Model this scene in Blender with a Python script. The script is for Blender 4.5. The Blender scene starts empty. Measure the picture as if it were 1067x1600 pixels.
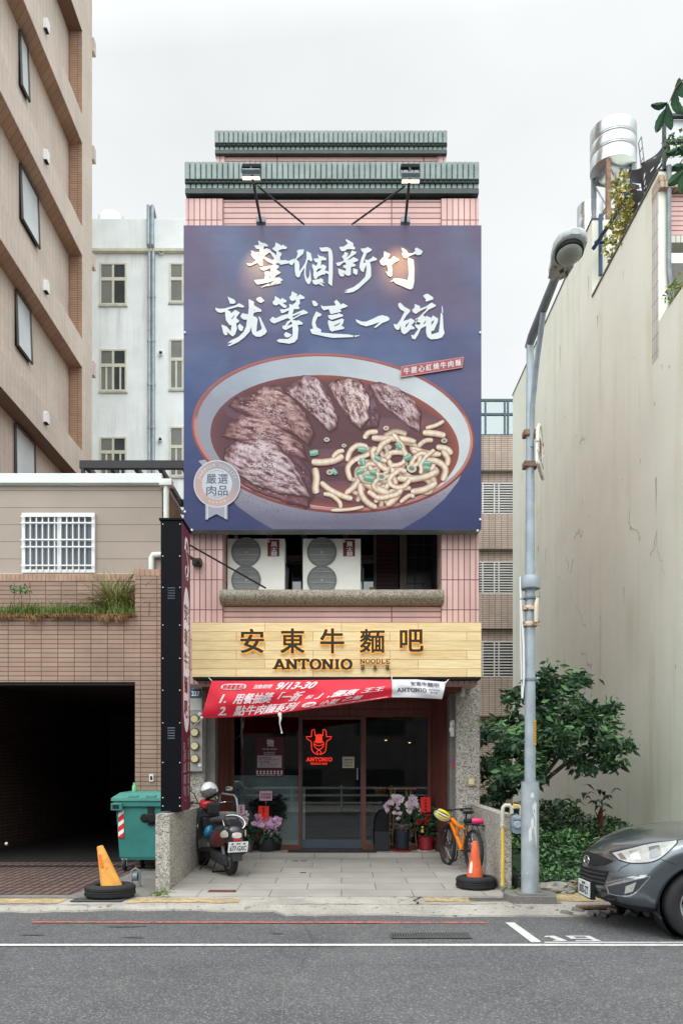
import bpy, bmesh, math, random
from mathutils import Vector, Matrix, noise as mnoise
from mathutils.bvhtree import BVHTree
R = math.radians
random.seed(7)
SC = bpy.context.scene
COL = SC.collection

# ------------------------------------------------------------------ camera, sky, sun, exposure
CAM_H, F, CX, HY = 1.6, 1244.0, 533.5, 1212.0
cam = bpy.data.objects.new('camera', bpy.data.cameras.new('camera'))
COL.objects.link(cam)
cam.location = (0, 0, CAM_H); cam.rotation_euler = (R(90), 0, 0)
cam.data.sensor_fit = 'HORIZONTAL'; cam.data.sensor_width = 36
cam.data.lens = 36 * F / 1067; cam.data.shift_y = (HY - 800) / 1067
cam.data.clip_end = 3000; cam.data.clip_start = 0.1
SC.camera = cam
SUN_EL, SUN_AZ = 52, 200          # behind the camera, behind the cloud
w = bpy.data.worlds.new('World'); SC.world = w; w.use_nodes = True
nt = w.node_tree; nt.nodes.clear()
def wn(t, **k):
    n = nt.nodes.new(t)
    for a, b in k.items(): setattr(n, a, b)
    return n
out = wn('ShaderNodeOutputWorld'); bg = wn('ShaderNodeBackground')
sky = wn('ShaderNodeTexSky', sky_type='NISHITA', sun_disc=False, sun_elevation=R(SUN_EL), sun_rotation=R(SUN_AZ))
tc = wn('ShaderNodeTexCoord')
# overcast deck: brighter overhead and towards the hidden sun, soft cloud mottling
dot = wn('ShaderNodeVectorMath', operation='DOT_PRODUCT'); dot.inputs[1].default_value = (-0.08, -0.5, 0.86)
nt.links.new(tc.outputs['Generated'], dot.inputs[0])
mr = wn('ShaderNodeMapRange'); mr.inputs[1].default_value = 0.22; mr.inputs[2].default_value = 0.97
mr.inputs[3].default_value = 0.92; mr.inputs[4].default_value = 3.3
nt.links.new(dot.outputs['Value'], mr.inputs[0])
mp = wn('ShaderNodeMapping'); mp.inputs['Scale'].default_value = (1.6, 1.6, 3.2)
nt.links.new(tc.outputs['Generated'], mp.inputs[0])
nz = wn('ShaderNodeTexNoise'); nz.inputs['Scale'].default_value = 1.7; nz.inputs['Detail'].default_value = 5
nt.links.new(mp.outputs[0], nz.inputs['Vector'])
mr2 = wn('ShaderNodeMapRange'); mr2.inputs[1].default_value = 0.3; mr2.inputs[2].default_value = 0.7
mr2.inputs[3].default_value = 0.92; mr2.inputs[4].default_value = 1.08
nt.links.new(nz.outputs[0], mr2.inputs[0])
mul = wn('ShaderNodeMath', operation='MULTIPLY')
nt.links.new(mr.outputs[0], mul.inputs[0]); nt.links.new(mr2.outputs[0], mul.inputs[1])
cl = wn('ShaderNodeVectorMath', operation='SCALE'); cl.inputs[0].default_value = (0.975, 1.0, 1.0)
nt.links.new(mul.outputs[0], cl.inputs['Scale'])
sk = wn('ShaderNodeVectorMath', operation='SCALE'); sk.inputs['Scale'].default_value = 0.012
nt.links.new(sky.outputs[0], sk.inputs[0])
ad = wn('ShaderNodeVectorMath', operation='ADD')
nt.links.new(cl.outputs[0], ad.inputs[0]); nt.links.new(sk.outputs[0], ad.inputs[1])
nt.links.new(ad.outputs[0], bg.inputs[0]); bg.inputs[1].default_value = 1.0
nt.links.new(bg.outputs[0], out.inputs[0])
sun = bpy.data.objects.new('sun', bpy.data.lights.new('sun', 'SUN')); COL.objects.link(sun)
sun.data.energy = 0.7; sun.data.angle = R(24); sun.data.color = (1.0, 0.96, 0.9)
sun.rotation_euler = (R(90 - SUN_EL), 0, R(-14))
SC.view_settings.view_transform = 'Standard'; SC.view_settings.look = 'None'
SC.view_settings.exposure = 0.0; SC.view_settings.gamma = 1.0; SC.view_settings.use_curve_mapping = False
try:
    SC.cycles.max_bounces = 8; SC.cycles.transparent_max_bounces = 16; SC.cycles.use_denoising = True
    SC.cycles.sample_clamp_indirect = 6
except Exception: pass

# ------------------------------------------------------------------ helpers
def s2l(c):
    c = c / 255
    return c / 12.92 if c <= 0.04045 else ((c + 0.055) / 1.055) ** 2.4
def rgb(r, g, b, k=1.0): return (min(s2l(r) * k, .9), min(s2l(g) * k, .9), min(s2l(b) * k, .9), 1)
def P(px, py, Y): return Vector(((px - CX) / F * Y, Y, CAM_H + (HY - py) / F * Y))   # a photo pixel at a depth, measured once to place things
def X(px, Y): return (px - CX) / F * Y
def Z(py, Y): return CAM_H + (HY - py) / F * Y

W = {}
def setp(o, label=None, cat=None, group=None, kind=None):
    if label: o['label'] = label
    if cat: o['category'] = cat
    if group: o['group'] = group
    if kind: o['kind'] = kind
    return o
def thing(name, loc, label, cat, group=None, rot=0, kind=None):
    o = bpy.data.objects.new(name, None); COL.objects.link(o)
    o.location = loc; o.rotation_euler = (0, 0, rot); o.empty_display_size = .1
    W[o] = Matrix.Translation(Vector(loc)) @ Matrix.Rotation(rot, 4, 'Z')
    return setp(o, label, cat, group, kind)
def copy_tree(root, loc=None, rot=None, label=None, group=None):
    def cp(o, par):
        c = o.copy(); COL.objects.link(c)
        if par is not None: c.parent = par
        for ch in [q for q in COL.objects if q.parent is o]: cp(ch, c)
        return c
    r = cp(root, None)
    if loc is not None: r.location = loc
    if rot is not None: r.rotation_euler = (0, 0, rot)
    if label: r['label'] = label
    if group: r['group'] = group
    return r

class MB:
    """collects shapes and links them as one mesh object"""
    def __init__(s): s.v = []; s.f = []; s.m = []; s.sm = []; s.c = []
    def add(s, vs, fs, mi=0, smooth=False, col=None):
        n = len(s.v); s.v += [tuple(v) for v in vs]
        if col is None: s.c += [(1, 1, 1, 1)] * len(vs)
        elif isinstance(col, list): s.c += col
        else: s.c += [col] * len(vs)
        for f in fs: s.f.append([n + i for i in f]); s.m.append(mi); s.sm.append(smooth)
        return s
    def box(s, x0, x1, y0, y1, z0, z1, b=0, mi=0):
        if x0 > x1: x0, x1 = x1, x0
        if y0 > y1: y0, y1 = y1, y0
        if z0 > z1: z0, z1 = z1, z0
        return s.obox(((x0 + x1) / 2, (y0 + y1) / 2, (z0 + z1) / 2), (x1 - x0, y1 - y0, z1 - z0), Matrix.Identity(3), b, mi)
    def obox(s, c, d, rot, b=0, mi=0):
        bm = bmesh.new(); bmesh.ops.create_cube(bm, size=1)
        for v in bm.verts: v.co = Vector((v.co.x * d[0], v.co.y * d[1], v.co.z * d[2]))
        if b: bmesh.ops.bevel(bm, geom=bm.edges[:], offset=min(b, min(d) * .45), segments=2, profile=.6, affect='EDGES')
        if not isinstance(rot, Matrix): rot = Matrix.Rotation(rot, 3, 'Z')
        c = Vector(c); bm.verts.index_update()
        s.add([rot.to_3x3() @ v.co + c for v in bm.verts], [[v.index for v in f.verts] for f in bm.faces], mi)
        bm.free(); return s
    def tube(s, pts, r, n=8, mi=0, cap=True, smooth=True):
        pts = [Vector(p) for p in pts]; k = len(pts)
        rs = r if isinstance(r, (list, tuple)) else [r] * k
        vs = []; up = None
        for i, p in enumerate(pts):
            t = (pts[min(i + 1, k - 1)] - pts[max(i - 1, 0)])
            if t.length < 1e-9: t = Vector((0, 0, 1))
            t.normalize()
            if up is None:
                up = Vector((0, 0, 1)) if abs(t.z) < .9 else Vector((1, 0, 0))
            a = t.cross(up)
            if a.length < 1e-6: a = t.orthogonal()
            a.normalize(); bb = a.cross(t).normalized(); up = bb
            for j in range(n):
                q = 2 * math.pi * j / n
                vs.append(p + (a * math.cos(q) + bb * math.sin(q)) * rs[i])
        fs = []
        for i in range(k - 1):
            for j in range(n):
                fs.append([i * n + j, i * n + (j + 1) % n, (i + 1) * n + (j + 1) % n, (i + 1) * n + j])
        s.add(vs, fs, mi, smooth)
        if cap:
            s.add(vs[:n], [list(range(n))[::-1]], mi); s.add(vs[-n:], [list(range(n))], mi)
        return s
    def lathe(s, prof, c=(0, 0, 0), n=24, mi=0, axis='Z', M=None, smooth=True, arc=1.0):
        c = Vector(c); vs = []; m = len(prof); full = arc >= .999; nn = n if full else n + 1
        for j in range(nn):
            q = 2 * math.pi * arc * j / n
            for (r, h) in prof:
                p = Vector((r * math.cos(q), r * math.sin(q), h))
                if axis == 'Y': p = Vector((p.x, p.z, p.y))
                elif axis == 'X': p = Vector((p.z, p.x, p.y))
                if M is not None: p = M @ p
                vs.append(c + p)
        fs = []
        for j in range(n):
            for i in range(m - 1):
                a = j * m + i; b = ((j + 1) % nn) * m + i
                fs.append([a, b, b + 1, a + 1])
        return s.add(vs, fs, mi, smooth)
    def prism(s, poly, ax, h0, h1, mi=0):
        """poly in the plane across axis ax: X->(y,z), Y->(x,z), Z->(x,y)"""
        def v(a, b, h): return {'X': (h, a, b), 'Y': (a, h, b), 'Z': (a, b, h)}[ax]
        n = len(poly); vs = [v(a, b, h0) for a, b in poly] + [v(a, b, h1) for a, b in poly]
        fs = [list(range(n))[::-1], list(range(n, 2 * n))] + [[i, (i + 1) % n, n + (i + 1) % n, n + i] for i in range(n)]
        return s.add(vs, fs, mi)
    def loft(s, rings, mi=0, smooth=True, cap=True, closed=True):
        n = len(rings[0]); vs = [p for r in rings for p in r]; fs = []
        for i in range(len(rings) - 1):
            for j in range(n if closed else n - 1):
                fs.append([i * n + j, i * n + (j + 1) % n, (i + 1) * n + (j + 1) % n, (i + 1) * n + j])
        s.add(vs, fs, mi, smooth)
        if cap:
            s.add(rings[0], [list(range(n))[::-1]], mi, smooth); s.add(rings[-1], [list(range(n))], mi, smooth)
        return s
    def ball(s, c, r, mi=0, n=14, M=None, arc=(0, math.pi)):
        rx, ry, rz = r if isinstance(r, (list, tuple)) else (r, r, r)
        rings = 9; c = Vector(c); vs = []
        for i in range(rings + 1):
            a = arc[0] + (arc[1] - arc[0]) * i / rings
            for j in range(n):
                q = 2 * math.pi * j / n
                p = Vector((rx * math.sin(a) * math.cos(q), ry * math.sin(a) * math.sin(q), rz * math.cos(a)))
                vs.append(c + (M @ p if M is not None else p))
        fs = [[i * n + j, i * n + (j + 1) % n, (i + 1) * n + (j + 1) % n, (i + 1) * n + j] for i in range(rings) for j in range(n)]
        return s.add(vs, fs, mi, True)
    def build(s, name, mat, parent=None, local=False, fixn=True, color=False):
        me = bpy.data.meshes.new(name); me.from_pydata(s.v, [], s.f)
        for mm in (mat if isinstance(mat, (list, tuple)) else [mat]): me.materials.append(mm)
        me.polygons.foreach_set('material_index', s.m); me.polygons.foreach_set('use_smooth', s.sm)
        if color:
            ca = me.color_attributes.new('ink', 'FLOAT_COLOR', 'POINT')
            ca.data.foreach_set('color', [q for c in s.c for q in c])
        me.update()
        if fixn:
            bm = bmesh.new(); bm.from_mesh(me); bmesh.ops.remove_doubles(bm, verts=bm.verts[:], dist=1e-5) if not color else None
            bmesh.ops.recalc_face_normals(bm, faces=bm.faces[:]); bm.to_mesh(me); bm.free()
        o = bpy.data.objects.new(name, me); COL.objects.link(o)
        if any(s.sm) and not all(s.sm) or any(s.sm):
            try: me.set_sharp_from_angle(angle=R(38))
            except Exception: pass
        if parent is not None:
            o.parent = parent
            if local: W[o] = W[parent]
            else: o.matrix_parent_inverse = W[parent].inverted(); W[o] = Matrix.Identity(4)
        else: W[o] = Matrix.Identity(4)
        return o

def se_ring(c, a, b, n=16, e=2.5, ax='X'):
    """superellipse ring across an axis"""
    out = []
    for j in range(n):
        q = 2 * math.pi * j / n; ca, sa = math.cos(q), math.sin(q)
        u = a * math.copysign(abs(ca) ** (2 / e), ca); v = b * math.copysign(abs(sa) ** (2 / e), sa)
        out.append({'X': (c[0], c[1] + u, c[2] + v), 'Y': (c[0] + u, c[1], c[2] + v), 'Z': (c[0] + u, c[1] + v, c[2])}[ax])
    return out

def text_mesh(txt, size=1, bold=0.0, shear=0.0, extrude=0.0, space=1.0, align='LEFT'):
    cu = bpy.data.curves.new('t', 'FONT'); cu.body = txt; cu.size = size; cu.shear = shear
    cu.extrude = extrude; cu.space_character = space; cu.align_x = align; cu.resolution_u = 3
    o = bpy.data.objects.new('t', cu); COL.objects.link(o); bpy.context.view_layer.update()
    me = o.evaluated_get(bpy.context.evaluated_depsgraph_get()).to_mesh()
    vs = [v.co.copy() for v in me.vertices]; fs = [list(p.vertices) for p in me.polygons]
    bpy.data.objects.remove(o); bpy.data.curves.remove(cu)
    if bold:
        n = len(vs); v0, f0 = vs, fs; vs, fs = [], []
        for k, (a, b) in enumerate(((0, 0), (1, .6), (-1, .6), (-1, -.6), (1, -.6))):
            vs += [Vector((v.x + a * bold * size, v.y + b * bold * size, k * .0002)) for v in v0]; fs += [[k * n + i for i in f] for f in f0]
    return vs, fs
def poly_mesh(loops):
    """filled outlines (with holes) -> flat mesh"""
    cu = bpy.data.curves.new('t', 'CURVE'); cu.dimensions = '2D'; cu.fill_mode = 'FRONT'
    for lp in loops:
        sp = cu.splines.new('POLY'); sp.points.add(len(lp) - 1); sp.use_cyclic_u = True
        for p, (a, b) in zip(sp.points, lp): p.co = (a, b, 0, 1)
    o = bpy.data.objects.new('t', cu); COL.objects.link(o); bpy.context.view_layer.update()
    me = o.evaluated_get(bpy.context.evaluated_depsgraph_get()).to_mesh()
    vs = [v.co.copy() for v in me.vertices]; fs = [list(p.vertices) for p in me.polygons]
    bpy.data.objects.remove(o); bpy.data.curves.remove(cu)
    return vs, fs
def put(mb, mesh, o, ux=(1, 0, 0), uy=(0, 0, 1), un=(0, -1, 0), mi=0, fit=None, col=None, fn=None):
    """lays a flat mesh into the world; fit=(width,height) stretches its bounding box, its centre at o"""
    vs, fs = mesh; o, ux, uy, un = Vector(o), Vector(ux), Vector(uy), Vector(un)
    if not vs: return
    if fit:
        x0, x1 = min(v.x for v in vs), max(v.x for v in vs); y0, y1 = min(v.y for v in vs), max(v.y for v in vs)
        sx = fit[0] / max(x1 - x0, 1e-6) if fit[0] else None; sy = fit[1] / max(y1 - y0, 1e-6) if fit[1] else None
        sx = sx or sy; sy = sy or sx
        vs = [Vector(((v.x - (x0 + x1) / 2) * sx, (v.y - (y0 + y1) / 2) * sy, v.z)) for v in vs]
    if fn: q = [fn(v) for v in vs]
    else: q = [o + ux * v.x + uy * v.y + un * v.z for v in vs]
    mb.add(q, fs, mi, False, col)

# slab letters from strokes: (polyline, serif list)
def _arc(cx, cy, rx, ry, a0, a1, n=14):
    return [(cx + rx * math.cos(R(a0 + (a1 - a0) * i / n)), cy + ry * math.sin(R(a0 + (a1 - a0) * i / n))) for i in range(n + 1)]
SLAB = {
 'A': (1.0, [[(.08, 0), (.48, 1)], [(.48, 1), (.9, 0)], [(.22, .32), (.76, .32)]], [(.08, 0), (.9, 0)]),
 'N': (1.0, [[(.16, 0), (.16, 1)], [(.16, .97), (.84, .03)], [(.84, 0), (.84, 1)]], [(.16, 0), (.1, 1), (.84, 1)]),
 'T': (.95, [[(.47, 0), (.47, 1)], [(.04, .95), (.91, .95)], [(.07, .72), (.07, 1)], [(.88, .72), (.88, 1)]], [(.47, 0)]),
 'O': (1.0, [_arc(.5, .5, .42, .45, 0, 360, 24)], []),
 'I': (.5, [[(.25, 0), (.25, 1)]], [(.25, 0), (.25, 1)]),
 'D': (.98, [[(.18, 0), (.18, 1)], [(.05, .95), (.45, .95)] + _arc(.45, .5, .4, .45, 90, -90) + [(.05, .05)]], []),
 'L': (.82, [[(.18, 0), (.18, 1)], [(.05, .05), (.76, .05)], [(.74, .0), (.74, .3)]], [(.18, 1)]),
 'E': (.86, [[(.18, 0), (.18, 1)], [(.05, .95), (.76, .95)], [(.05, .05), (.78, .05)], [(.18, .5), (.6, .5)], [(.74, .72), (.74, 1)], [(.76, 0), (.76, .28)]], []),
 'B': (.9, [[(.18, 0), (.18, 1)], [(.05, .95), (.45, .95)] + _arc(.48, .74, .26, .21, 90, -90) + [(.18, .53)], [(.45, .53)] + _arc(.5, .29, .3, .24, 90, -90) + [(.05, .05)]], []),
 'R': (.95, [[(.18, 0), (.18, 1)], [(.05, .95), (.45, .95)] + _arc(.48, .73, .28, .22, 90, -90) + [(.18, .51)], [(.5, .5), (.8, 0)]], [(.18, 0), (.8, 0)]),
}
def slab_text(txt, th=.17, gap=.14):
    """-> list of convex quads (each a list of 2D points), total width"""
    quads = []; x = 0
    for ch in txt:
        if ch == ' ': x += .5; continue
        wd, strokes, serifs = SLAB[ch]
        for st in strokes:
            for (a, b) in zip(st[:-1], st[1:]):
                d = Vector((b[0] - a[0], b[1] - a[1])); L = d.length
                if L < 1e-6: continue
                d /= L; nn = Vector((-d.y, d.x)) * th * (.5 if abs(d.y) > .5 else .36)
                ext = d * (.02 if len(st) > 3 else 0)
                p, q = Vector(a) - ext, Vector(b) + ext
                quads.append([(x + (p + nn).x, (p + nn).y), (x + (p - nn).x, (p - nn).y), (x + (q - nn).x, (q - nn).y), (x + (q + nn).x, (q + nn).y)])
        for (sx, sy) in serifs:
            y0 = 0 if sy == 0 else 1 - th * .62
            quads.append([(x + sx - .2, y0), (x + sx + .2, y0), (x + sx + .2, y0 + th * .62), (x + sx - .2, y0 + th * .62)])
        x += wd + gap
    return quads, x - gap
def put_slab(mb, txt, x0, x1, z0, z1, y, depth=0, th=.17, gap=.14, mi=0, fn=None, col=None, step=.0003):
    quads, tw = slab_text(txt, th, gap); sx = (x1 - x0) / tw; sz = z1 - z0
    for k, q in enumerate(quads):
        yy = y - step * (k % 7)
        p = [(x0 + a * sx, z0 + b * sz) for a, b in q]
        if fn: mb.add([fn(a, b, step * (k % 7)) for a, b in p], [[0, 1, 2, 3]], mi, False, col)
        elif depth: mb.prism(p, 'Y', yy, yy + depth, mi)
        else: mb.add([(a, yy, b) for a, b in p], [[0, 1, 2, 3]], mi, False, col)

# ------------------------------------------------------------------ materials
def newmat(name):
    m = bpy.data.materials.new(name); m.use_nodes = True
    t = m.node_tree; b = t.nodes['Principled BSDF']
    return m, t, b
def nd(t, ty, **k):
    n = t.nodes.new(ty)
    for a, v in k.items(): setattr(n, a, v)
    return n
def mixc(t, fac, a, b, mode='MIX'):
    n = nd(t, 'ShaderNodeMix', data_type='RGBA', blend_type=mode)
    for i, v in ((0, fac), (6, a), (7, b)):
        if hasattr(v, 'links') or hasattr(v, 'is_linked'): t.links.new(v, n.inputs[i])
        elif i == 0: n.inputs[0].default_value = v
        else: n.inputs[i].default_value = v
    return n.outputs[2]
def coords(t, world=False, scale=(1, 1, 1)):
    if world: s = nd(t, 'ShaderNodeNewGeometry').outputs['Position']
    else: s = nd(t, 'ShaderNodeTexCoord').outputs['Object']
    m = nd(t, 'ShaderNodeMapping'); m.inputs['Scale'].default_value = scale
    t.links.new(s, m.inputs[0]); return m.outputs[0]
def noi(t, vec, scale, detail=4, rough=.55, lo=.35, hi=.65):
    n = nd(t, 'ShaderNodeTexNoise'); n.inputs['Scale'].default_value = scale; n.inputs['Detail'].default_value = detail
    n.inputs['Roughness'].default_value = rough; t.links.new(vec, n.inputs['Vector'])
    r = nd(t, 'ShaderNodeMapRange'); r.inputs[1].default_value = lo; r.inputs[2].default_value = hi
    t.links.new(n.outputs[0], r.inputs[0]); return r.outputs[0]
def bump(t, b, h, strength=.3, dist=.01):
    n = nd(t, 'ShaderNodeBump'); n.inputs['Strength'].default_value = strength; n.inputs['Distance'].default_value = dist
    t.links.new(h, n.inputs['Height']); t.links.new(n.outputs[0], b.inputs['Normal']); return n
def sc(c, k): return (min(c[0] * k, .95), min(c[1] * k, .95), min(c[2] * k, .95), 1)
def M(name, col, rough=.7, var=.18, scale=3, bmp=0, bscale=40, metal=0, spec=.4, streak=None, streak_amt=.5, coat=0, world=False, speck=None, speck_scale=150, speck_amt=.5, rust=None, rust_lo=.58):
    m, t, b = newmat(name)
    v = coords(t, world)
    c = mixc(t, noi(t, v, scale, 5), sc(col, 1 - var), sc(col, 1 + var))
    if speck:
        vo = nd(t, 'ShaderNodeTexVoronoi'); vo.inputs['Scale'].default_value = speck_scale; t.links.new(v, vo.inputs['Vector'])
        r = nd(t, 'ShaderNodeSeparateColor'); t.links.new(vo.outputs['Color'], r.inputs[0])
        r1 = nd(t, 'ShaderNodeMapRange'); r1.inputs[1].default_value = .45; r1.inputs[2].default_value = .95; r1.inputs[4].default_value = speck_amt
        t.links.new(r.outputs[0], r1.inputs[0]); c = mixc(t, r1.outputs[0], c, speck)
        r2 = nd(t, 'ShaderNodeMapRange'); r2.inputs[1].default_value = .55; r2.inputs[2].default_value = 1.; r2.inputs[4].default_value = speck_amt * .8
        t.links.new(r.outputs[1], r2.inputs[0]); c = mixc(t, r2.outputs[0], c, sc(col, 1.9))
    if streak:
        sv = coords(t, True, (1.3, 1.3, .09))
        f = noi(t, sv, 2.2, 6, .65, .5, .78); f2 = noi(t, coords(t, True), .5, 3, .5, .35, .6)
        mm = nd(t, 'ShaderNodeMath', operation='MULTIPLY'); t.links.new(f, mm.inputs[0]); t.links.new(f2, mm.inputs[1])
        m2 = nd(t, 'ShaderNodeMath', operation='MULTIPLY'); t.links.new(mm.outputs[0], m2.inputs[0]); m2.inputs[1].default_value = streak_amt
        c = mixc(t, m2.outputs[0], c, streak)
    if rust:
        f = noi(t, v, 14, 6, .65, rust_lo, rust_lo + .06); c = mixc(t, f, c, rust)
    t.links.new(c, b.inputs['Base Color'])
    b.inputs['Roughness'].default_value = rough; b.inputs['Metallic'].default_value = metal
    b.inputs['Specular IOR Level'].default_value = spec; b.inputs['Coat Weight'].default_value = coat
    b.inputs['Coat Roughness'].default_value = .06
    if bmp: bump(t, b, noi(t, v, bscale, 4, .6, .2, .8), bmp, .01)
    return m
def tile(name, c1, c2, grout, tw, th, mort=.006, off=0.0, vertical=False, rough=.5, var=.12, bmp=.6, streak=None, streak_amt=.4, plane='wall', squash=1, big=None, bigw=0):
    """long tiles laid by world position: u along the wall, v up (or x,y on the ground)"""
    m, t, b = newmat(name)
    sep = nd(t, 'ShaderNodeSeparateXYZ'); t.links.new(nd(t, 'ShaderNodeNewGeometry').outputs['Position'], sep.inputs[0])
    cmb = nd(t, 'ShaderNodeCombineXYZ')
    if plane == 'wall':
        a = nd(t, 'ShaderNodeMath', operation='ADD'); t.links.new(sep.outputs[0], a.inputs[0]); t.links.new(sep.outputs[1], a.inputs[1])
        u, v = a.outputs[0], sep.outputs[2]
    else: u, v = sep.outputs[0], sep.outputs[1]
    if vertical: u, v = v, u
    t.links.new(u, cmb.inputs[0]); t.links.new(v, cmb.inputs[1])
    br = nd(t, 'ShaderNodeTexBrick', offset=off, squash=1)
    br.inputs['Scale'].default_value = 1; br.inputs['Brick Width'].default_value = tw; br.inputs['Row Height'].default_value = th
    br.inputs['Mortar Size'].default_value = mort; br.inputs['Mortar Smooth'].default_value = .2
    br.inputs['Color1'].default_value = c1; br.inputs['Color2'].default_value = c2; br.inputs['Mortar'].default_value = grout
    t.links.new(cmb.outputs[0], br.inputs['Vector'])
    c = br.outputs['Color']
    if var: c = mixc(t, noi(t, coords(t, True), .9, 6, .6), c, mixc(t, 1.0, c, (1 - var * 1.6,) * 3 + (1,), 'MULTIPLY'))
    if streak:
        f = noi(t, coords(t, True, (1.5, 1.5, .12)), 2.0, 6, .65, .48, .8)
        m2 = nd(t, 'ShaderNodeMath', operation='MULTIPLY'); t.links.new(f, m2.inputs[0]); m2.inputs[1].default_value = streak_amt
        c = mixc(t, m2.outputs[0], c, streak)
    t.links.new(c, b.inputs['Base Color']); b.inputs['Roughness'].default_value = rough; b.inputs['Specular IOR Level'].default_value = .35
    inv = nd(t, 'ShaderNodeMath', operation='SUBTRACT'); inv.inputs[0].default_value = 1; t.links.new(br.outputs['Fac'], inv.inputs[1])
    bump(t, b, inv.outputs[0], bmp, .012)
    return m
def emis(name, col, s):
    m, t, b = newmat(name); b.inputs['Base Color'].default_value = (0, 0, 0, 1)
    b.inputs['Emission Color'].default_value = col; b.inputs['Emission Strength'].default_value = s; return m
def glassmat(name, tint=(.8, .85, .85, 1), ior=1.5, boost=0.0):
    m = bpy.data.materials.new(name); m.use_nodes = True; t = m.node_tree; t.nodes.clear()
    o = nd(t, 'ShaderNodeOutputMaterial'); tr = nd(t, 'ShaderNodeBsdfTransparent'); tr.inputs[0].default_value = tint
    gl = nd(t, 'ShaderNodeBsdfGlossy'); gl.inputs['Roughness'].default_value = .015; gl.inputs[0].default_value = (.95, .97, .97, 1)
    fr = nd(t, 'ShaderNodeFresnel'); fr.inputs[0].default_value = ior
    a = nd(t, 'ShaderNodeMath', operation='ADD'); a.inputs[1].default_value = boost; a.use_clamp = True
    mx = nd(t, 'ShaderNodeMixShader'); t.links.new(fr.outputs[0], a.inputs[0]); t.links.new(a.outputs[0], mx.inputs[0])
    t.links.new(tr.outputs[0], mx.inputs[1]); t.links.new(gl.outputs[0], mx.inputs[2]); t.links.new(mx.outputs[0], o.inputs[0])
    return m
def inkmat(name, rough=.45, bmp=0, streaks=False):
    m, t, b = newmat(name); a = nd(t, 'ShaderNodeAttribute', attribute_name='ink')
    c = a.outputs['Color']
    v = coords(t, True)
    c = mixc(t, noi(t, v, 1.6, 5, .6), mixc(t, 1.0, c, (.62, .62, .63, 1), 'MULTIPLY'), mixc(t, 1.0, c, (.70, .70, .70, 1), 'MULTIPLY'))
    t.links.new(c, b.inputs['Base Color']); b.inputs['Roughness'].default_value = rough; b.inputs['Specular IOR Level'].default_value = .2
    if bmp: bump(t, b, noi(t, coords(t, True, (.8, 1, 1.6)), 1.5, 3, .5, .2, .8), bmp, .03)
    return m

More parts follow.
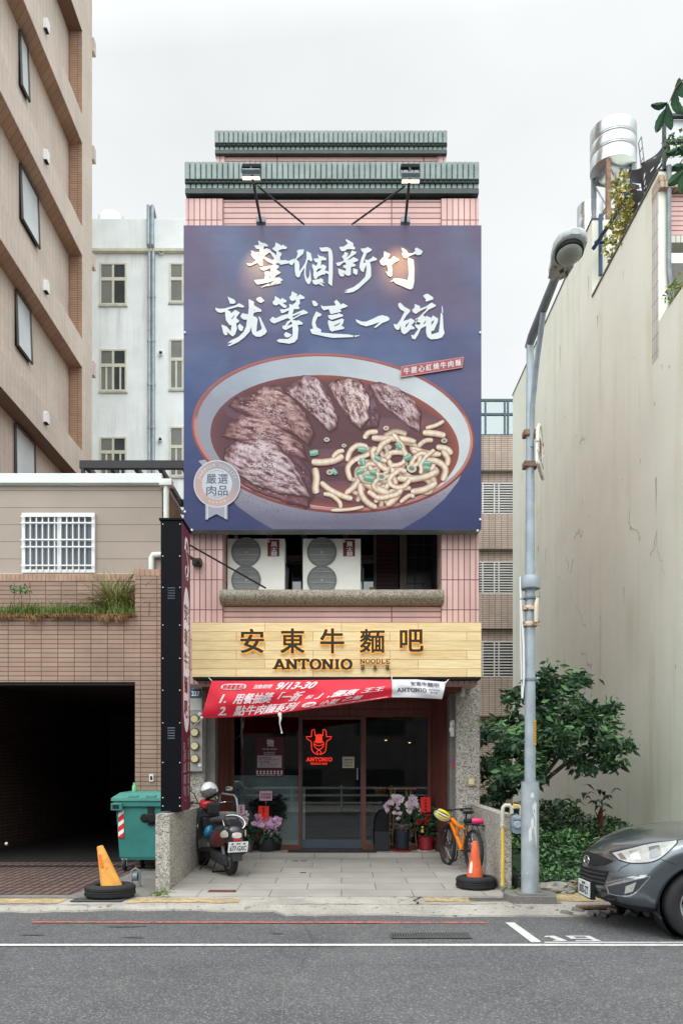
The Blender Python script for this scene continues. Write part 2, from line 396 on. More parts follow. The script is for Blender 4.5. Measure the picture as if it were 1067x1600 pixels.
MT = {}
BLK = (.012, .012, .013, 1)
def mats():
    m = MT
    # asphalt: speckled aggregate, worn patches
    for nm, k in (('asphalt', .97), ('asphalt_new', 1.05)):
        a, t, b = newmat(nm); v = coords(t, True)
        base = mixc(t, noi(t, v, 1.1, 8, .7, .3, .7), sc(rgb(114, 116, 122), .42 * k), sc(rgb(124, 124, 126), .62 * k))
        base = mixc(t, noi(t, coords(t, True, (.35, 1.6, 1)), 1.3, 4, .6, .5, .75), base, sc(rgb(118, 119, 122), .5 * k))
        vo = nd(t, 'ShaderNodeTexVoronoi'); vo.inputs['Scale'].default_value = 84; t.links.new(v, vo.inputs['Vector'])
        se = nd(t, 'ShaderNodeSeparateColor'); t.links.new(vo.outputs['Color'], se.inputs[0])
        r1 = nd(t, 'ShaderNodeMapRange'); r1.inputs[1].default_value = .5; r1.inputs[2].default_value = 1; r1.inputs[4].default_value = .6
        t.links.new(se.outputs[0], r1.inputs[0]); c = mixc(t, r1.outputs[0], base, (.035, .036, .038, 1))
        r2 = nd(t, 'ShaderNodeMapRange'); r2.inputs[1].default_value = .72; r2.inputs[2].default_value = 1; r2.inputs[4].default_value = .55
        t.links.new(se.outputs[1], r2.inputs[0]); c = mixc(t, r2.outputs[0], c, (.34, .34, .33, 1))
        vo2 = nd(t, 'ShaderNodeTexVoronoi', feature='DISTANCE_TO_EDGE'); vo2.inputs['Scale'].default_value = .42
        wv = mixc(t, .4, v, nd(t, 'ShaderNodeTexNoise').outputs['Color']); t.links.new(wv, vo2.inputs['Vector'])
        r3 = nd(t, 'ShaderNodeMapRange'); r3.inputs[1].default_value = 0; r3.inputs[2].default_value = .006; r3.inputs[3].default_value = .22; r3.inputs[4].default_value = 0
        t.links.new(vo2.outputs['Distance'], r3.inputs[0]); c = mixc(t, r3.outputs[0], c, (.03, .03, .03, 1))
        t.links.new(c, b.inputs['Base Color']); b.inputs['Roughness'].default_value = .85
        bump(t, b, noi(t, v, 120, 3, .7, .2, .8), .5, .01); m[nm] = a
    m['paint'] = M('road_paint', rgb(222, 222, 220, .8), .7, .1, 8, .2, 120, rust=rgb(130, 130, 130, .7), rust_lo=.6)
    m['redpaint'] = M('red_road_paint', rgb(216, 116, 102, .75), .75, .15, 8, .2, 120, rust=rgb(140, 120, 116, .6), rust_lo=.5)
    m['conc'] = M('concrete', rgb(186, 182, 174, .74), .9, .2, 1.6, .3, 60, world=True, speck=rgb(120, 116, 110, .6), speck_scale=130, speck_amt=.35, rust=rgb(120, 114, 104, .6), rust_lo=.6)
    m['concd'] = M('grey_concrete', rgb(150, 148, 144, .6), .9, .2, 2.2, .3, 60, world=True, speck=rgb(95, 95, 92, .6), speck_scale=120, speck_amt=.4)
    m['yellow'] = M('worn_yellow_tile', rgb(212, 184, 132, .75), .85, .2, 4, .3, 60, world=True, rust=rgb(172, 163, 148, .65), rust_lo=.5)
    m['granite'] = tile('granite_paver', rgb(190, 187, 180, .8), rgb(178, 174, 167, .8), rgb(120, 114, 106, .6), .92, .48, .0055, .5, plane='ground', rough=.8, var=.16, bmp=.3)
    m['garagepave'] = tile('ribbed_red_paving', rgb(140, 116, 108, .62), rgb(126, 102, 96, .62), rgb(70, 56, 54, .6), .3, .125, .02, 0, plane='ground', rough=.8, vertical=True, bmp=.6)
    m['pebble'] = M('washed_pebble', rgb(168, 164, 156), .9, .12, 2, .6, 110, world=True, speck=rgb(92, 88, 84, .8), speck_scale=62, speck_amt=.85, streak=rgb(96, 92, 86), streak_amt=.35)
    m['pinkv'] = tile('pink_upright_tile', rgb(216, 182, 176), rgb(206, 170, 165), rgb(112, 66, 66), .46, .088, .007, 0, vertical=True, streak=rgb(150, 112, 108), streak_amt=.3)
    m['pinkh'] = tile('pink_level_tile', rgb(214, 180, 174), rgb(205, 168, 163), rgb(132, 84, 82), 2.6, .084, .0095, 0, streak=rgb(150, 112, 108), streak_amt=.25)
    m['green'] = M('green_glazed_tile', rgb(118, 134, 130), .4, .18, 5, 0, 40, spec=.5)
    m['greend'] = M('dark_green_tile', rgb(52, 64, 62), .45, .2, 5)
    m['dark'] = M('black_joint', rgb(28, 30, 32), .8, .2)
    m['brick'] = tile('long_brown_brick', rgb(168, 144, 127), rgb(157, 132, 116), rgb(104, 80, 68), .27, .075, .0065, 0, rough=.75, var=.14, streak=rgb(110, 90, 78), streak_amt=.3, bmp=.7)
    m['brickd'] = tile('shaded_garage_brick', rgb(112, 94, 86), rgb(98, 82, 74), rgb(44, 36, 32), .27, .075, .0065, 0, rough=.8)  # darker copy of the brick, the garage's inner shade put into its colour
    m['siding'] = tile('taupe_siding', rgb(166, 156, 144), rgb(160, 150, 139), rgb(112, 102, 92), 3.8, .30, .005, 0, rough=.7, var=.06, bmp=.5)
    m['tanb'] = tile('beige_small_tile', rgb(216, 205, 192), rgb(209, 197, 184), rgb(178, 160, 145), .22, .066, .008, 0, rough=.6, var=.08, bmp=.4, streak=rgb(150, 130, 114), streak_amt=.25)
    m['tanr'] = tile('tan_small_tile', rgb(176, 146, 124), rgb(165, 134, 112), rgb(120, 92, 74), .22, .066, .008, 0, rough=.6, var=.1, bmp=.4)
    m['brown_far'] = tile('taupe_far_tile', rgb(190, 176, 163), rgb(180, 165, 152), rgb(120, 102, 92), .24, .08, .012, .0, rough=.7, var=.12, streak=rgb(110, 96, 88), streak_amt=.35)
    m['white'] = M('white_stucco', rgb(232, 240, 241), .85, .05, 1.2, .15, 30, world=True, streak=rgb(150, 150, 142), streak_amt=.5)
    m['cream'] = M('cream_stucco', rgb(227, 231, 218), .85, .04, .7, .25, 6, world=True, streak=rgb(184, 174, 124), streak_amt=.5)
    m['wood'] = None
    a, t, b = newmat('pale_wood_plank'); sep = nd(t, 'ShaderNodeSeparateXYZ'); t.links.new(nd(t, 'ShaderNodeNewGeometry').outputs['Position'], sep.inputs[0])
    cb = nd(t, 'ShaderNodeCombineXYZ'); t.links.new(sep.outputs[0], cb.inputs[0]); t.links.new(sep.outputs[2], cb.inputs[1])
    br = nd(t, 'ShaderNodeTexBrick', offset=.37); br.inputs['Scale'].default_value = 1; br.inputs['Brick Width'].default_value = 1.15; br.inputs['Row Height'].default_value = .139
    br.inputs['Mortar Size'].default_value = .003; br.inputs['Color1'].default_value = rgb(236, 216, 170); br.inputs['Color2'].default_value = rgb(224, 198, 148); br.inputs['Mortar'].default_value = rgb(130, 104, 70)
    t.links.new(cb.outputs[0], br.inputs['Vector'])
    g = noi(t, coords(t, True, (1.4, 1, 26)), 2.4, 8, .7, .4, .68)
    c = mixc(t, g, br.outputs[0], mixc(t, 1.0, br.outputs[0], (.80, .74, .62, 1), 'MULTIPLY'))
    t.links.new(c, b.inputs['Base Color']); b.inputs['Roughness'].default_value = .5; m['wood'] = a
    a, t, b = newmat('red_brown_wood')
    g = noi(t, coords(t, True, (9, 9, .7)), 2.4, 6, .6, .35, .7); c = mixc(t, g, rgb(118, 62, 52), rgb(84, 40, 34))
    wv = nd(t, 'ShaderNodeTexWave', wave_type='BANDS', bands_direction='X'); wv.inputs['Scale'].default_value = 4.2; t.links.new(coords(t, True, (1, 1, 0)), wv.inputs['Vector'])
    t.links.new(c, b.inputs['Base Color']); b.inputs['Roughness'].default_value = .55; m['redwood'] = a
    m['frame'] = M('red_brown_frame', rgb(110, 66, 54), .5, .12, 6)
    m['black'] = M('black_metal', rgb(26, 27, 31), .45, .15, 3, spec=.4)
    m['blackm'] = M('black_matte', rgb(22, 22, 24), .8, .2, 4)
    m['rubber'] = M('rubber', rgb(38, 39, 41), .75, .2, 8, .3, 60)
    m['galv'] = M('galvanised_steel', rgb(158, 170, 178), .5, .15, 5, .1, 30, metal=.25, streak=rgb(118, 112, 104), streak_amt=.4)
    m['galvd'] = M('weathered_steel', rgb(124, 132, 136), .55, .2, 5, .1, 30, metal=.25, rust=rgb(132, 92, 66), rust_lo=.66)
    m['rust'] = M('rusty_steel', rgb(132, 104, 86), .8, .3, 10, .3, 50)
    m['whitem'] = M('white_metal', rgb(224, 228, 228), .45, .05, 4, rust=rgb(150, 120, 98), rust_lo=.74)
    m['ac'] = M('air_conditioner_white', rgb(226, 226, 218), .5, .05, 3)
    m['grille'] = M('fan_grille', rgb(112, 116, 116), .5, .1)
    m['gutter'] = M('pale_green_metal', rgb(214, 224, 220), .4, .05, 2)
    m['oldmetal'] = M('olive_sheet', rgb(120, 118, 92), .6, .25, 2)
    m['win'] = glassmat('window_glass', (.45, .5, .52, 1), 1.55, .06)
    m['shopglass'] = glassmat('shop_glass', (.78, .82, .82, 1), 1.5, .02)
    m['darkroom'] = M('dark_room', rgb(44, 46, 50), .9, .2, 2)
    m['curtain'] = M('grey_curtain', rgb(150, 152, 150), .9, .15, 4)
    m['steel'] = M('stainless_steel', (.5, .52, .53, 1), .26, .03, 2, metal=1)
    m['chrome'] = M('chrome', (.55, .56, .57, 1), .16, .02, metal=1)
    m['redcloth'] = M('red_cloth', rgb(212, 32, 56), .6, .08, 3)
    m['leaf'] = None
mats()
def leafmat(name, c1, c2, c3, rough=.5, vs=.9, spec=.3):
    a, t, b = newmat(name); oi = nd(t, 'ShaderNodeNewGeometry')
    f = noi(t, coords(t, True), vs * 3, 3, .6, .35, .65)
    c = mixc(t, f, c1, c2); c = mixc(t, oi.outputs['Random Per Island'], c, c3)
    t.links.new(c, b.inputs['Base Color']); b.inputs['Roughness'].default_value = rough; b.inputs['Specular IOR Level'].default_value = spec
    return a
MT['leaf'] = leafmat('dark_leaf', rgb(58, 88, 60), rgb(72, 102, 66), rgb(44, 72, 54))
MT['leafl'] = leafmat('light_leaf', rgb(92, 132, 82), rgb(122, 158, 98), rgb(72, 112, 72))
MT['grass'] = leafmat('green_grass', rgb(78, 116, 52), rgb(104, 134, 62), rgb(118, 126, 68))
MT['dry'] = leafmat('dry_grass', rgb(182, 158, 112), rgb(148, 126, 84), rgb(122, 128, 80))
MT['root'] = leafmat('dry_roots', rgb(178, 142, 100), rgb(140, 104, 70), rgb(156, 124, 86))
MT['bark'] = M('bark', rgb(96, 84, 70), .9, .3, 12, .5, 40)
# ================================================================== SETTING: ground, road, kerbs
def sheet(name, pts, z, mat, kind='structure'):
    mb = MB()
    if len(pts) == 4: mb.add([(a, b, z) for a, b in pts], [[0, 1, 2, 3]])
    else:
        vs, fs = poly_mesh([pts]); mb.add([(v.x, v.y, z) for v in vs], fs)
    o = mb.build(name, mat); o['kind'] = kind
    return o
def slabbox(name, pts, z0, mat, kind='structure'):
    """pavement slab with a top that may slope: pts (x,y,ztop)"""
    n = len(pts); mb = MB()
    mb.add([(a, b, c) for a, b, c in pts] + [(a, b, z0) for a, b, c in pts], [list(range(n))] + [[i, n + i, n + (i + 1) % n, (i + 1) % n] for i in range(n)])
    o = mb.build(name, mat); o['kind'] = kind; return o
sheet('ground', [(-500, -500), (500, -500), (500, 900), (-500, 900)], -.03, MT['concd'])
sheet('road', [(-120, -3.2), (120, -3.2), (120, 9.45), (-120, 9.45)], 0, MT['asphalt'])
rr = random.Random(3)
seam = [(-.38, 5.0), (-.42, 5.9), (-.36, 6.3), (-.18, 6.9), (-.02, 7.3), (.3, 8.2), (.5, 8.75)]
sheet('road_patch', seam + [(9, 8.75), (9, 5.0)], .004, MT['asphalt_new'])
mb = MB()
for a, b in zip(seam[:-1], seam[1:]):
    mb.add([(a[0] - .004, a[1], .0055), (b[0] - .008, b[1], .0055), (b[0], b[1], .0055), (a[0], a[1], .0055)], [[0, 1, 2, 3]])
o = mb.build('road_seam', MT['concd']); o['kind'] = 'structure'
# painted lines
sheet('parking_line', [(-30, 7.42), (30, 7.42), (30, 7.51), (-30, 7.51)], .009, MT['paint'])
sheet('parking_line', [(1.93, 7.555), (12, 7.555), (12, 7.6), (1.93, 7.6)], .009, MT['paint'])
sheet('parking_line', [(1.806, 7.58), (1.91, 7.58), (1.865, 8.60), (1.768, 8.60)], .0095, MT['paint'])
sheet('no_parking_line', [(-3.35, 8.59), (1.56, 8.56), (1.56, 8.64), (-3.35, 8.67)], .009, MT['redpaint'])
mb = MB()
def slant(poly): mb.add([(a, b, .009) for a, b in poly], [list(range(len(poly)))])
# parking number 19, lying on the asphalt, readable from the road
slant([(2.09, 7.64), (2.17, 7.64), (2.11, 7.89), (2.03, 7.89)]); slant([(1.99, 7.84), (2.03, 7.89), (2.041, 7.843), (2.01, 7.82)]); slant([(2.04, 7.64), (2.0895, 7.64), (2.08, 7.675), (2.035, 7.675)])
x0 = 2.22
for q in ([(0, .25), (.24, .25), (.235, .215), (-.0, .215)], [(-.0, .2149), (.06, .2149), (.075, .14), (.01, .14)], [(.01, .1399), (.25, .1399), (.25, .105), (.01, .105)],
          [(.18, .2149), (.24, .2149), (.25, .1401), (.19, .1401)], [(.19, .1049), (.25, .1049), (.27, .031), (.21, .031)], [(.03, .03), (.27, .03), (.28, -.01), (.03, -.01)]):
    slant([(x0 + a, 7.64 + b) for a, b in q])
o = mb.build('parking_number', MT['paint']); o['kind'] = 'structure'

mb = MB()
for (px, py, a, b_) in ((190, 1449, .2, .05), (48, 1462, .12, .04), (210, 1466, .1, .03), (430, 1460, .07, .03)):
    Yq = 1990 / (py - HY); n = 22; ph = rr.random() * 6
    pts = [(X(px, Yq) + a * math.cos(q) * (1 + .35 * math.sin(3 * q + ph) + rr.uniform(-.12, .12)), Yq + b_ * math.sin(q) * (1 + .3 * math.sin(2 * q + ph) + rr.uniform(-.15, .15)), .0062) for q in [2 * math.pi * i / n for i in range(n)]]
    mb.add(pts, [list(range(n))])
o = mb.build('road_stain', M('tar_smear', rgb(96, 96, 98, .6), .8, .3, 30)); o['kind'] = 'structure'
# footway: concrete apron with a broken front edge, yellow tiled parts
edge = [(-60, 9.12), (-9, 9.12), (-5, 9.10)]
xx = -4.2
while xx < 3.0:
    k = .38 if -3.0 < xx < -1.6 else (.10 if -1.6 <= xx < -.8 else -.06)
    edge.append((xx, 9.28 + k * .25 + rr.uniform(-.04, .04) - (.22 if xx > -.7 else 0) - (.06 if xx > .9 else 0))); xx += .17
edge += [(3.15, 9.2), (3.3, 9.3), (60, 9.3)]
mb = MB(); n = len(edge)
mb.add([(a, b, -.02) for a, b in edge] + [(a, b + .01, .02) for a, b in edge] + [(a, 9.47, .057) for a, b in edge] + [(a, 10.42, .06) for a, b in edge], [[k * n + i, k * n + i + 1, (k + 1) * n + i + 1, (k + 1) * n + i] for k in range(3) for i in range(n - 1)])
o = mb.build('footway', MT['conc']); o['kind'] = 'structure'
def ragged(x0, x1, y0, y1, j=.05):
    p = []; x = x0
    while x < x1: p.append((x, y0 + rr.uniform(-j, j))); x += rr.uniform(.06, .25)
    p.append((x1, y0)); q = []; x = x1
    while x > x0: q.append((x + rr.uniform(-.02, .02), y1 + rr.uniform(-j, j) * .3)); x -= rr.uniform(.06, .25)
    return p + q + [(x0, y1)]
for a in ((-6, -3.4, 9.56, 9.92), (-2.6, -1.25, 9.6, 9.94), (1.02, 2.02, 9.68, 9.98), (2.62, 8, 9.72, 10.36)): sheet('tactile_strip', ragged(*a), .0635, MT['yellow'])
slabbox('kerb_strip', [(-60, 9.93, .075), (-3.08, 9.93, .075), (-3.0, 10.06, .075), (-3.5, 10.12, .078), (-60, 10.12, .078)], 0, MT['concd'])
# forecourt of granite slabs, sloping up to the shop step
slabbox('forecourt', [(-2.27, 10.1, .066), (2.09, 10.1, .066), (2.09, 13.62, .20), (-2.27, 13.62, .20)], -.04, MT['granite'])
slabbox('shop_step', [(-2.27, 13.62, .27), (2.09, 13.62, .27), (2.09, 14.5, .27), (-2.27, 14.5, .27)], 0, MT['granite'])
slabbox('garage_paving', [(-40, 10.12, .07), (-3.5, 10.12, .07), (-3.3, 11.2, .08), (-3.25, 13.7, .104), (-40, 13.7, .104)], -.04, MT['garagepave'])
slabbox('side_paving', [(-3.5, 10.12, .066), (-2.45, 10.08, .066), (-2.45, 13.0, .10), (-3.25, 13.0, .096), (-3.3, 11.2, .076)], -.04, MT['concd'])
sheet('vacant_lot', [(2.24, 10.42), (40, 10.42), (40, 40), (2.24, 40)], .03, M('lot_soil', rgb(96, 88, 72, .6), .95, .3, 2, .6, 20, world=True))
slabbox('garage_floor', [(-30, 13.0, .1), (-3.2, 13.0, .1), (-3.2, 27, .1), (-30, 27, .1)], -.04, M('shaded_garage_concrete', rgb(30, 28, 27), .9))  # near-black floor colour carries the shade of the garage interior
slabbox('shop_floor', [(-2.2, 14.5, .262), (2.0, 14.5, .262), (2.0, 21, .262), (-2.2, 21, .262)], 0, M('dark_floor', rgb(58, 54, 52), .5, .2, 3))
# cracks in the apron
mb = MB()
def crack(pts, wdt, z):
    for (a, b) in zip(pts[:-1], pts[1:]):
        d = Vector((b[0] - a[0], b[1] - a[1], 0)); n_ = Vector((-d.y, d.x, 0)).normalized() * wdt * rr.uniform(.3, 1)
        mb.add([Vector((a[0], a[1], z)) - n_, Vector((b[0], b[1], z)) - n_, Vector((b[0], b[1], z)) + n_, Vector((a[0], a[1], z)) + n_], [[0, 1, 2, 3]])
for (xa, xb, y0) in ((-.75, 1.9, 9.5), (-4.8, -2.6, 9.46), (.6, 2.0, 10.02)):
    pts = []; q = xa
    while q < xb: pts.append((q, y0 + rr.uniform(-.03, .03))); q += rr.uniform(.07, .16)
    crack(pts, .011, .0665 if y0 > 10 else .064)
pts = [(.9, 9.5), (.93, 9.62), (.88, 9.75), (.95, 9.9), (1.0, 10.05)]; crack(pts, .012, .0668)
o = mb.build('pavement_crack', MT['dark']); o['kind'] = 'structure'

# ================================================================== OPPOSITE SIDE OF THE STREET (seen only in the shop glass)
b = thing('street_house', (0, -12, 0), 'grey terrace across the road mirrored in the dark shop glass', 'house')
mb = MB(); mb.box(-30, 30, -16, -11, 0, 8.5, .02); mb.build('wall', M('terrace_wall', rgb(92, 92, 90), .9, .2, 1, streak=rgb(60, 60, 58)), b)
for i in range(14):
    for zz in (.2, 3.6, 6.2): mb = MB(); mb.box(-28 + i * 4.1, -25.6 + i * 4.1, -11.02, -10.96, zz, zz + 1.7); mb.build('window', MT['darkroom'], b)
slabbox('opposite_footway', [(-60, -3.2, .14), (60, -3.2, .14), (60, -11, .14), (-60, -11, .14)], -.03, MT['conc'])
g = thing('guard_rail', (0, -3.6, .14), 'white horizontal guard rail along the opposite kerb, mirrored in the glass', 'railing')
mb = MB()
for zz in (.45, .75, 1.05): mb.box(-12, 12, -3.63, -3.57, zz, zz + .08, .01)
mb.build('rail', MT['whitem'], g)
mb = MB()
for i in range(13): mb.box(-12 + i * 2 - .04, -12 + i * 2 + .04, -3.56, -3.5, .14, 1.2, .01)
mb.build('railing_posts', MT['whitem'], g)

# ================================================================== THE PINK SHOP HOUSE
FY = 12.2; PFY = 12.95
XL, XR = X(290, FY), X(748, FY); XA, XB = X(349, FY), X(689, FY)
house = thing('shop_house', (-.14, FY, 0), 'narrow pink tiled shop house with green eaves and a noodle bar on the ground floor', 'house')
ZT = 10.45
mb = MB()
mb.box(XL, XA, FY, FY + .5, 3.0, ZT); mb.box(XB, XR, FY, FY + .5, 3.0, ZT)
mb.box(XL, XL + .2, FY + .5, 23, 3.0, ZT); mb.box(XR - .2, XR, FY + .5, 23, 3.0, ZT)
mb.build('side_wall', MT['pinkv'], house)
mb = MB()
mb.box(XA, XB, FY + .03, FY + .4, 5.6, ZT); mb.box(XA, XB, FY + .03, FY + .4, 3.0, 4.3)
mb.build('front_wall', MT['pinkh'], house)
mb = MB(); mb.box(XL + .2, XR - .2, FY + .5, 23, ZT - .2, ZT); mb.build('roof', MT['concd'], house)
def cornice(x0, x1, y, z0, z1, depth, parent):
    h = z1 - z0; n = int((x1 - x0) / .083); st = (x1 - x0) / n
    mb = MB()
    for i in range(n):
        a = x0 + i * st + .004; c = x0 + (i + 1) * st - .004
        for (za, zb, yy) in ((z0 + .40 * h, z1, y), (z0 + .16 * h, z0 + .33 * h, y + .06)):
            ring = lambda zz: [(a, yy + .012, zz), (a + (c - a) * .14, yy, zz), (c - (c - a) * .14, yy, zz), (c, yy + .012, zz), (c, yy + .05, zz), (a, yy + .05, zz)]
            mb.loft([ring(za), ring(zb)], smooth=False)
    mb.build('cornice_tile', MT['green'], parent)
    mb = MB(); mb.box(x0, x1, y + .045, y + depth, z0 + .36 * h, z1 - .004); mb.box(x0, x1, y + .1, y + depth - .001, z0, z0 + .36 * h); mb.box(x0, x1, y + .03, y + depth + .002, z0 + .32 * h, z0 + .385 * h)
    mb.box(x0 - .0, x1, y + .055, y + depth - .002, z0 - .01, z0 + .14 * h)
    mb.build('cornice_backing', MT['greend'], parent)
cornice(X(288, 12.1), X(749, 12.1), 12.1, Z(296, 12.1), Z(252, 12.1), .5, house)
cornice(X(335, 14), X(699, 14), 14.0, Z(234, 14), Z(203, 14), .8, house)
mb = MB(); xa, xb = X(338, 14.1), X(697, 14.1); mb.box(xa, xa + .15, 14.12, 20, ZT, 12.7); mb.build('penthouse_side', MT['pinkv'], house); mb = MB(); mb.box(xb - .15, xb, 14.12, 20, ZT, 12.7); mb.build('penthouse_side', MT['pinkv'], house)
mb = MB(); mb.box(xa + .15, xb - .15, 14.14, 14.5, ZT, 12.7); mb.box(xa + .15, xb - .15, 14.5, 20, 12.5, 12.7); mb.build('penthouse_wall', MT['pinkh'], house)
# balcony
mb = MB(); n = 14; prof = []
for i in range(n + 1):
    q = R(90 + 180 * i / n); prof.append((FY - .02 + .13 * math.cos(q) * 1.3, 4.325 + .115 * math.sin(q)))
prof = [(FY + .3, 4.44)] + prof + [(FY + .3, 4.21)]
mb.prism(prof, 'X', X(344, 12.1), X(693, 12.1)); mb.build('balcony_sill', M('washed_pebble_sill', rgb(150, 144, 130, .85), .9, .12, 2, .6, 110, world=True, speck=rgb(96, 88, 78, .8), speck_scale=62, speck_amt=.8), house)
mb = MB(); mb.box(XA, XB, FY + .4, 13.5, 3.6, 4.25); mb.box(XA, XB, FY + .4, 13.5, 5.95, 6.1); mb.box(XA - .06, XA, FY + .5, 13.5, 4.25, 5.95); mb.box(XB, XB + .06, FY + .5, 13.5, 4.25, 5.95)
mb.build('balcony_slab', MT['darkroom'], house)
mb = MB(); mb.box(X(588, 13.5), X(622, 13.5), 13.5, 13.6, 4.25, 5.95); mb.build('shutter', tile('maroon_shutter', rgb(86, 48, 52), rgb(80, 44, 48), rgb(40, 22, 26), 3, .07, .008, 0), house)
alu0 = M('grey_alu', rgb(112, 112, 108), .5, .1)
for (a, c) in ((352, 420), (420, 475), (475, 540), (540, 588)):
    mb = MB(); xa, xc = X(a, 13.5), X(c, 13.5)
    mb.box(xa, xa + .05, 13.46, 13.55, 4.25, 5.95); mb.box(xc - .05, xc, 13.462, 13.55, 4.25, 5.95); mb.box(xa, xc, 13.464, 13.55, 5.2, 5.25)
    mb.build('balcony_window_frame', alu0, house)
mb = MB(); mb.box(XA, X(588, 13.5), 13.52, 13.53, 4.25, 5.95); mb.build('balcony_window', MT['win'], house)
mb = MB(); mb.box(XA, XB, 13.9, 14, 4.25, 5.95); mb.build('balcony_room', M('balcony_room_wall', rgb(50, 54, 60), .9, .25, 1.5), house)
mb = MB(); mb.box(X(577, 13.45), X(586, 13.45), 13.44, 13.455, 4.62, 4.78); mb.build('notice', M('lime_paper', rgb(196, 196, 84), .8), house)
dr = None
mb = MB(); a, c = X(624, 13.5), X(686, 13.5); mb.box(a, a + .12, 13.42, 13.5, 4.25, 5.95, .01); mb.box(c - .06, c, 13.42, 13.5, 4.25, 5.95, .01); dr = mb.build('balcony_door', M('taupe_alu', rgb(128, 120, 104), .5, .1), house)
mb = MB(); mb.tube([(a + .09, 13.41, 4.62), (a + .09, 13.36, 4.62), (a + .16, 13.36, 4.61)], .012); mb.box(a + .07, a + .11, 13.4, 13.42, 4.52, 4.74, .005); mb.build('handle', MT['blackm'], dr)
mb = MB(); mb.box(a + .12, c - .06, 13.47, 13.5, 4.25, 5.95); mb.build('pane', M('dark_panel', rgb(38, 40, 46), .3, .1), dr)
mb = MB()
for i in range(1, 4): mb.box(a + .12 + i * .14 - .008, a + .12 + i * .14 + .008, 13.455, 13.469, 4.25, 5.95)
for i in range(7): mb.box(a + .12, c - .06, 13.454, 13.468, 4.4 + i * .22, 4.412 + i * .22)
mb.build('door_lattice', M('dark_bars', rgb(70, 72, 76), .5), dr)
# ground floor piers
mb = MB(); mb.box(X(297, PFY), X(320, PFY), PFY, PFY + .45, .05, 3.35, .02); mb.build('pier', MT['pebble'], house)
mb = MB(); mb.box(X(712, PFY), X(750, PFY), PFY, PFY + .45, .05, 3.35, .02); mb.build('pier', MT['pebble'], house)
mb = MB(); mb.box(X(320, PFY), X(334, PFY), PFY + .12, PFY + .4, .05, 3.35); mb.build('pier_return', MT['concd'], house); mb = MB(); mb.box(X(704, PFY), X(712, PFY), PFY + .12, PFY + .4, .05, 3.35); mb.build('pier_return', MT['concd'], house)
mb = MB(); mb.box(XL + .1, XR - .1, FY + .02, 14.3, 3.02, 3.2); mb.build('canopy_slab', MT['darkroom'], house)
# red wood lining of the shop recess
zf = .14
for xx, xe, in ((-2.12, -1.955), (1.82, 1.585)):
    s = -1 if xx < 0 else 1; mb = MB()
    mb.add([(xx, 13.3, zf), (xe, 14.22, zf), (xe, 14.22, 3.0), (xx, 13.3, 3.0), (xx + s * .12, 13.3, zf), (xe + s * .2, 14.22, zf), (xe + s * .2, 14.22, 3.0), (xx + s * .12, 13.3, 3.0)],
           [[0, 1, 2, 3], [4, 7, 6, 5], [0, 4, 5, 1], [3, 2, 6, 7], [0, 3, 7, 4], [1, 5, 6, 2]])
    for i in range(9):
        yy = 13.31 + i * .1; q = (yy - 13.3) / .92; xw = xx + (xe - xx) * q
        mb.box(xw - s * .008, xw + s * .03, yy, yy + .06, zf, 2.995)
    mb.build('recess_lining', MT['redwood'], house)
mb = MB()
for i in range(8): mb.box(-2.2, 1.9, 12.6 + i * .2, 12.6 + i * .2 + .185, 2.94, 3.0)
mb.box(-1.97, 1.6, 14.2, 14.3, 2.64, 2.939)
for i in range(2): mb.box(-1.97, 1.6, 14.18, 14.2, 2.66 + i * .13, 2.66 + i * .13 + .115)
mb.build('recess_ceiling', MT['redwood'], house)
# shop window and door
GY = 14.22
def gx(px): return X(px, GY)
mb = MB()
for a, c in ((361, 366), (466.5, 470.5), (565, 571.5), (668, 673)): mb.box(gx(a), gx(c), GY - .05, GY + .06, .27, 2.64, .006)
mb.box(gx(366), gx(466.5), GY - .045, GY + .06, .27, .36, .004); mb.box(gx(571.5), gx(668), GY - .045, GY + .06, .27, .36, .004); mb.box(gx(470.5), gx(565), GY - .045, GY + .06, 2.6, 2.64)
mb.build('shop_window_frame', MT['frame'], house)
for a, c in ((366, 466.5), (571.5, 668)):
    mb = MB(); mb.box(gx(a), gx(c), GY, GY + .012, .36, 2.64); mb.build('shop_window', MT['shopglass'], house)
mb = MB(); mb.box(gx(366), gx(466.5), GY + .016, GY + .02, .36, 1.60); mb.build('frosted_film', M('frosted_film', rgb(150, 162, 166), .55, .08, 1.2), house)
mb = MB(); mb.box(gx(470.5), gx(476.5), GY + .05, GY + .06, .42, 1.36); mb.build('frosted_film', M('frosted_film_pale', rgb(166, 176, 178), .5, .08, 1.2), house)
sd = thing; mb = MB()
mb.box(gx(470.5), gx(565), GY - .01, GY + .035, .29, .45, .005); mb.box(gx(470.5), gx(472.5), GY - .011, GY + .035, .45, 2.6); mb.box(gx(563), gx(565), GY - .011, GY + .035, .45, 2.6)
dd = mb.build('shop_door', M('slate_blue_door_rail', rgb(72, 84, 98), .4, .08), house)
mb = MB(); mb.box(gx(472.5), gx(563), GY + .008, GY + .02, .45, 2.6); mb.build('door_pane', MT['shopglass'], dd)
mb = MB(); mb.box(gx(557), gx(559.2), GY - .05, GY - .03, 1.52, 1.73, .006); mb.box(gx(557.5), gx(558.7), GY - .03, GY + .005, 1.55, 1.57); mb.box(gx(557.5), gx(558.7), GY - .03, GY + .005, 1.68, 1.70); mb.build('door_handle', MT['chrome'], dd)
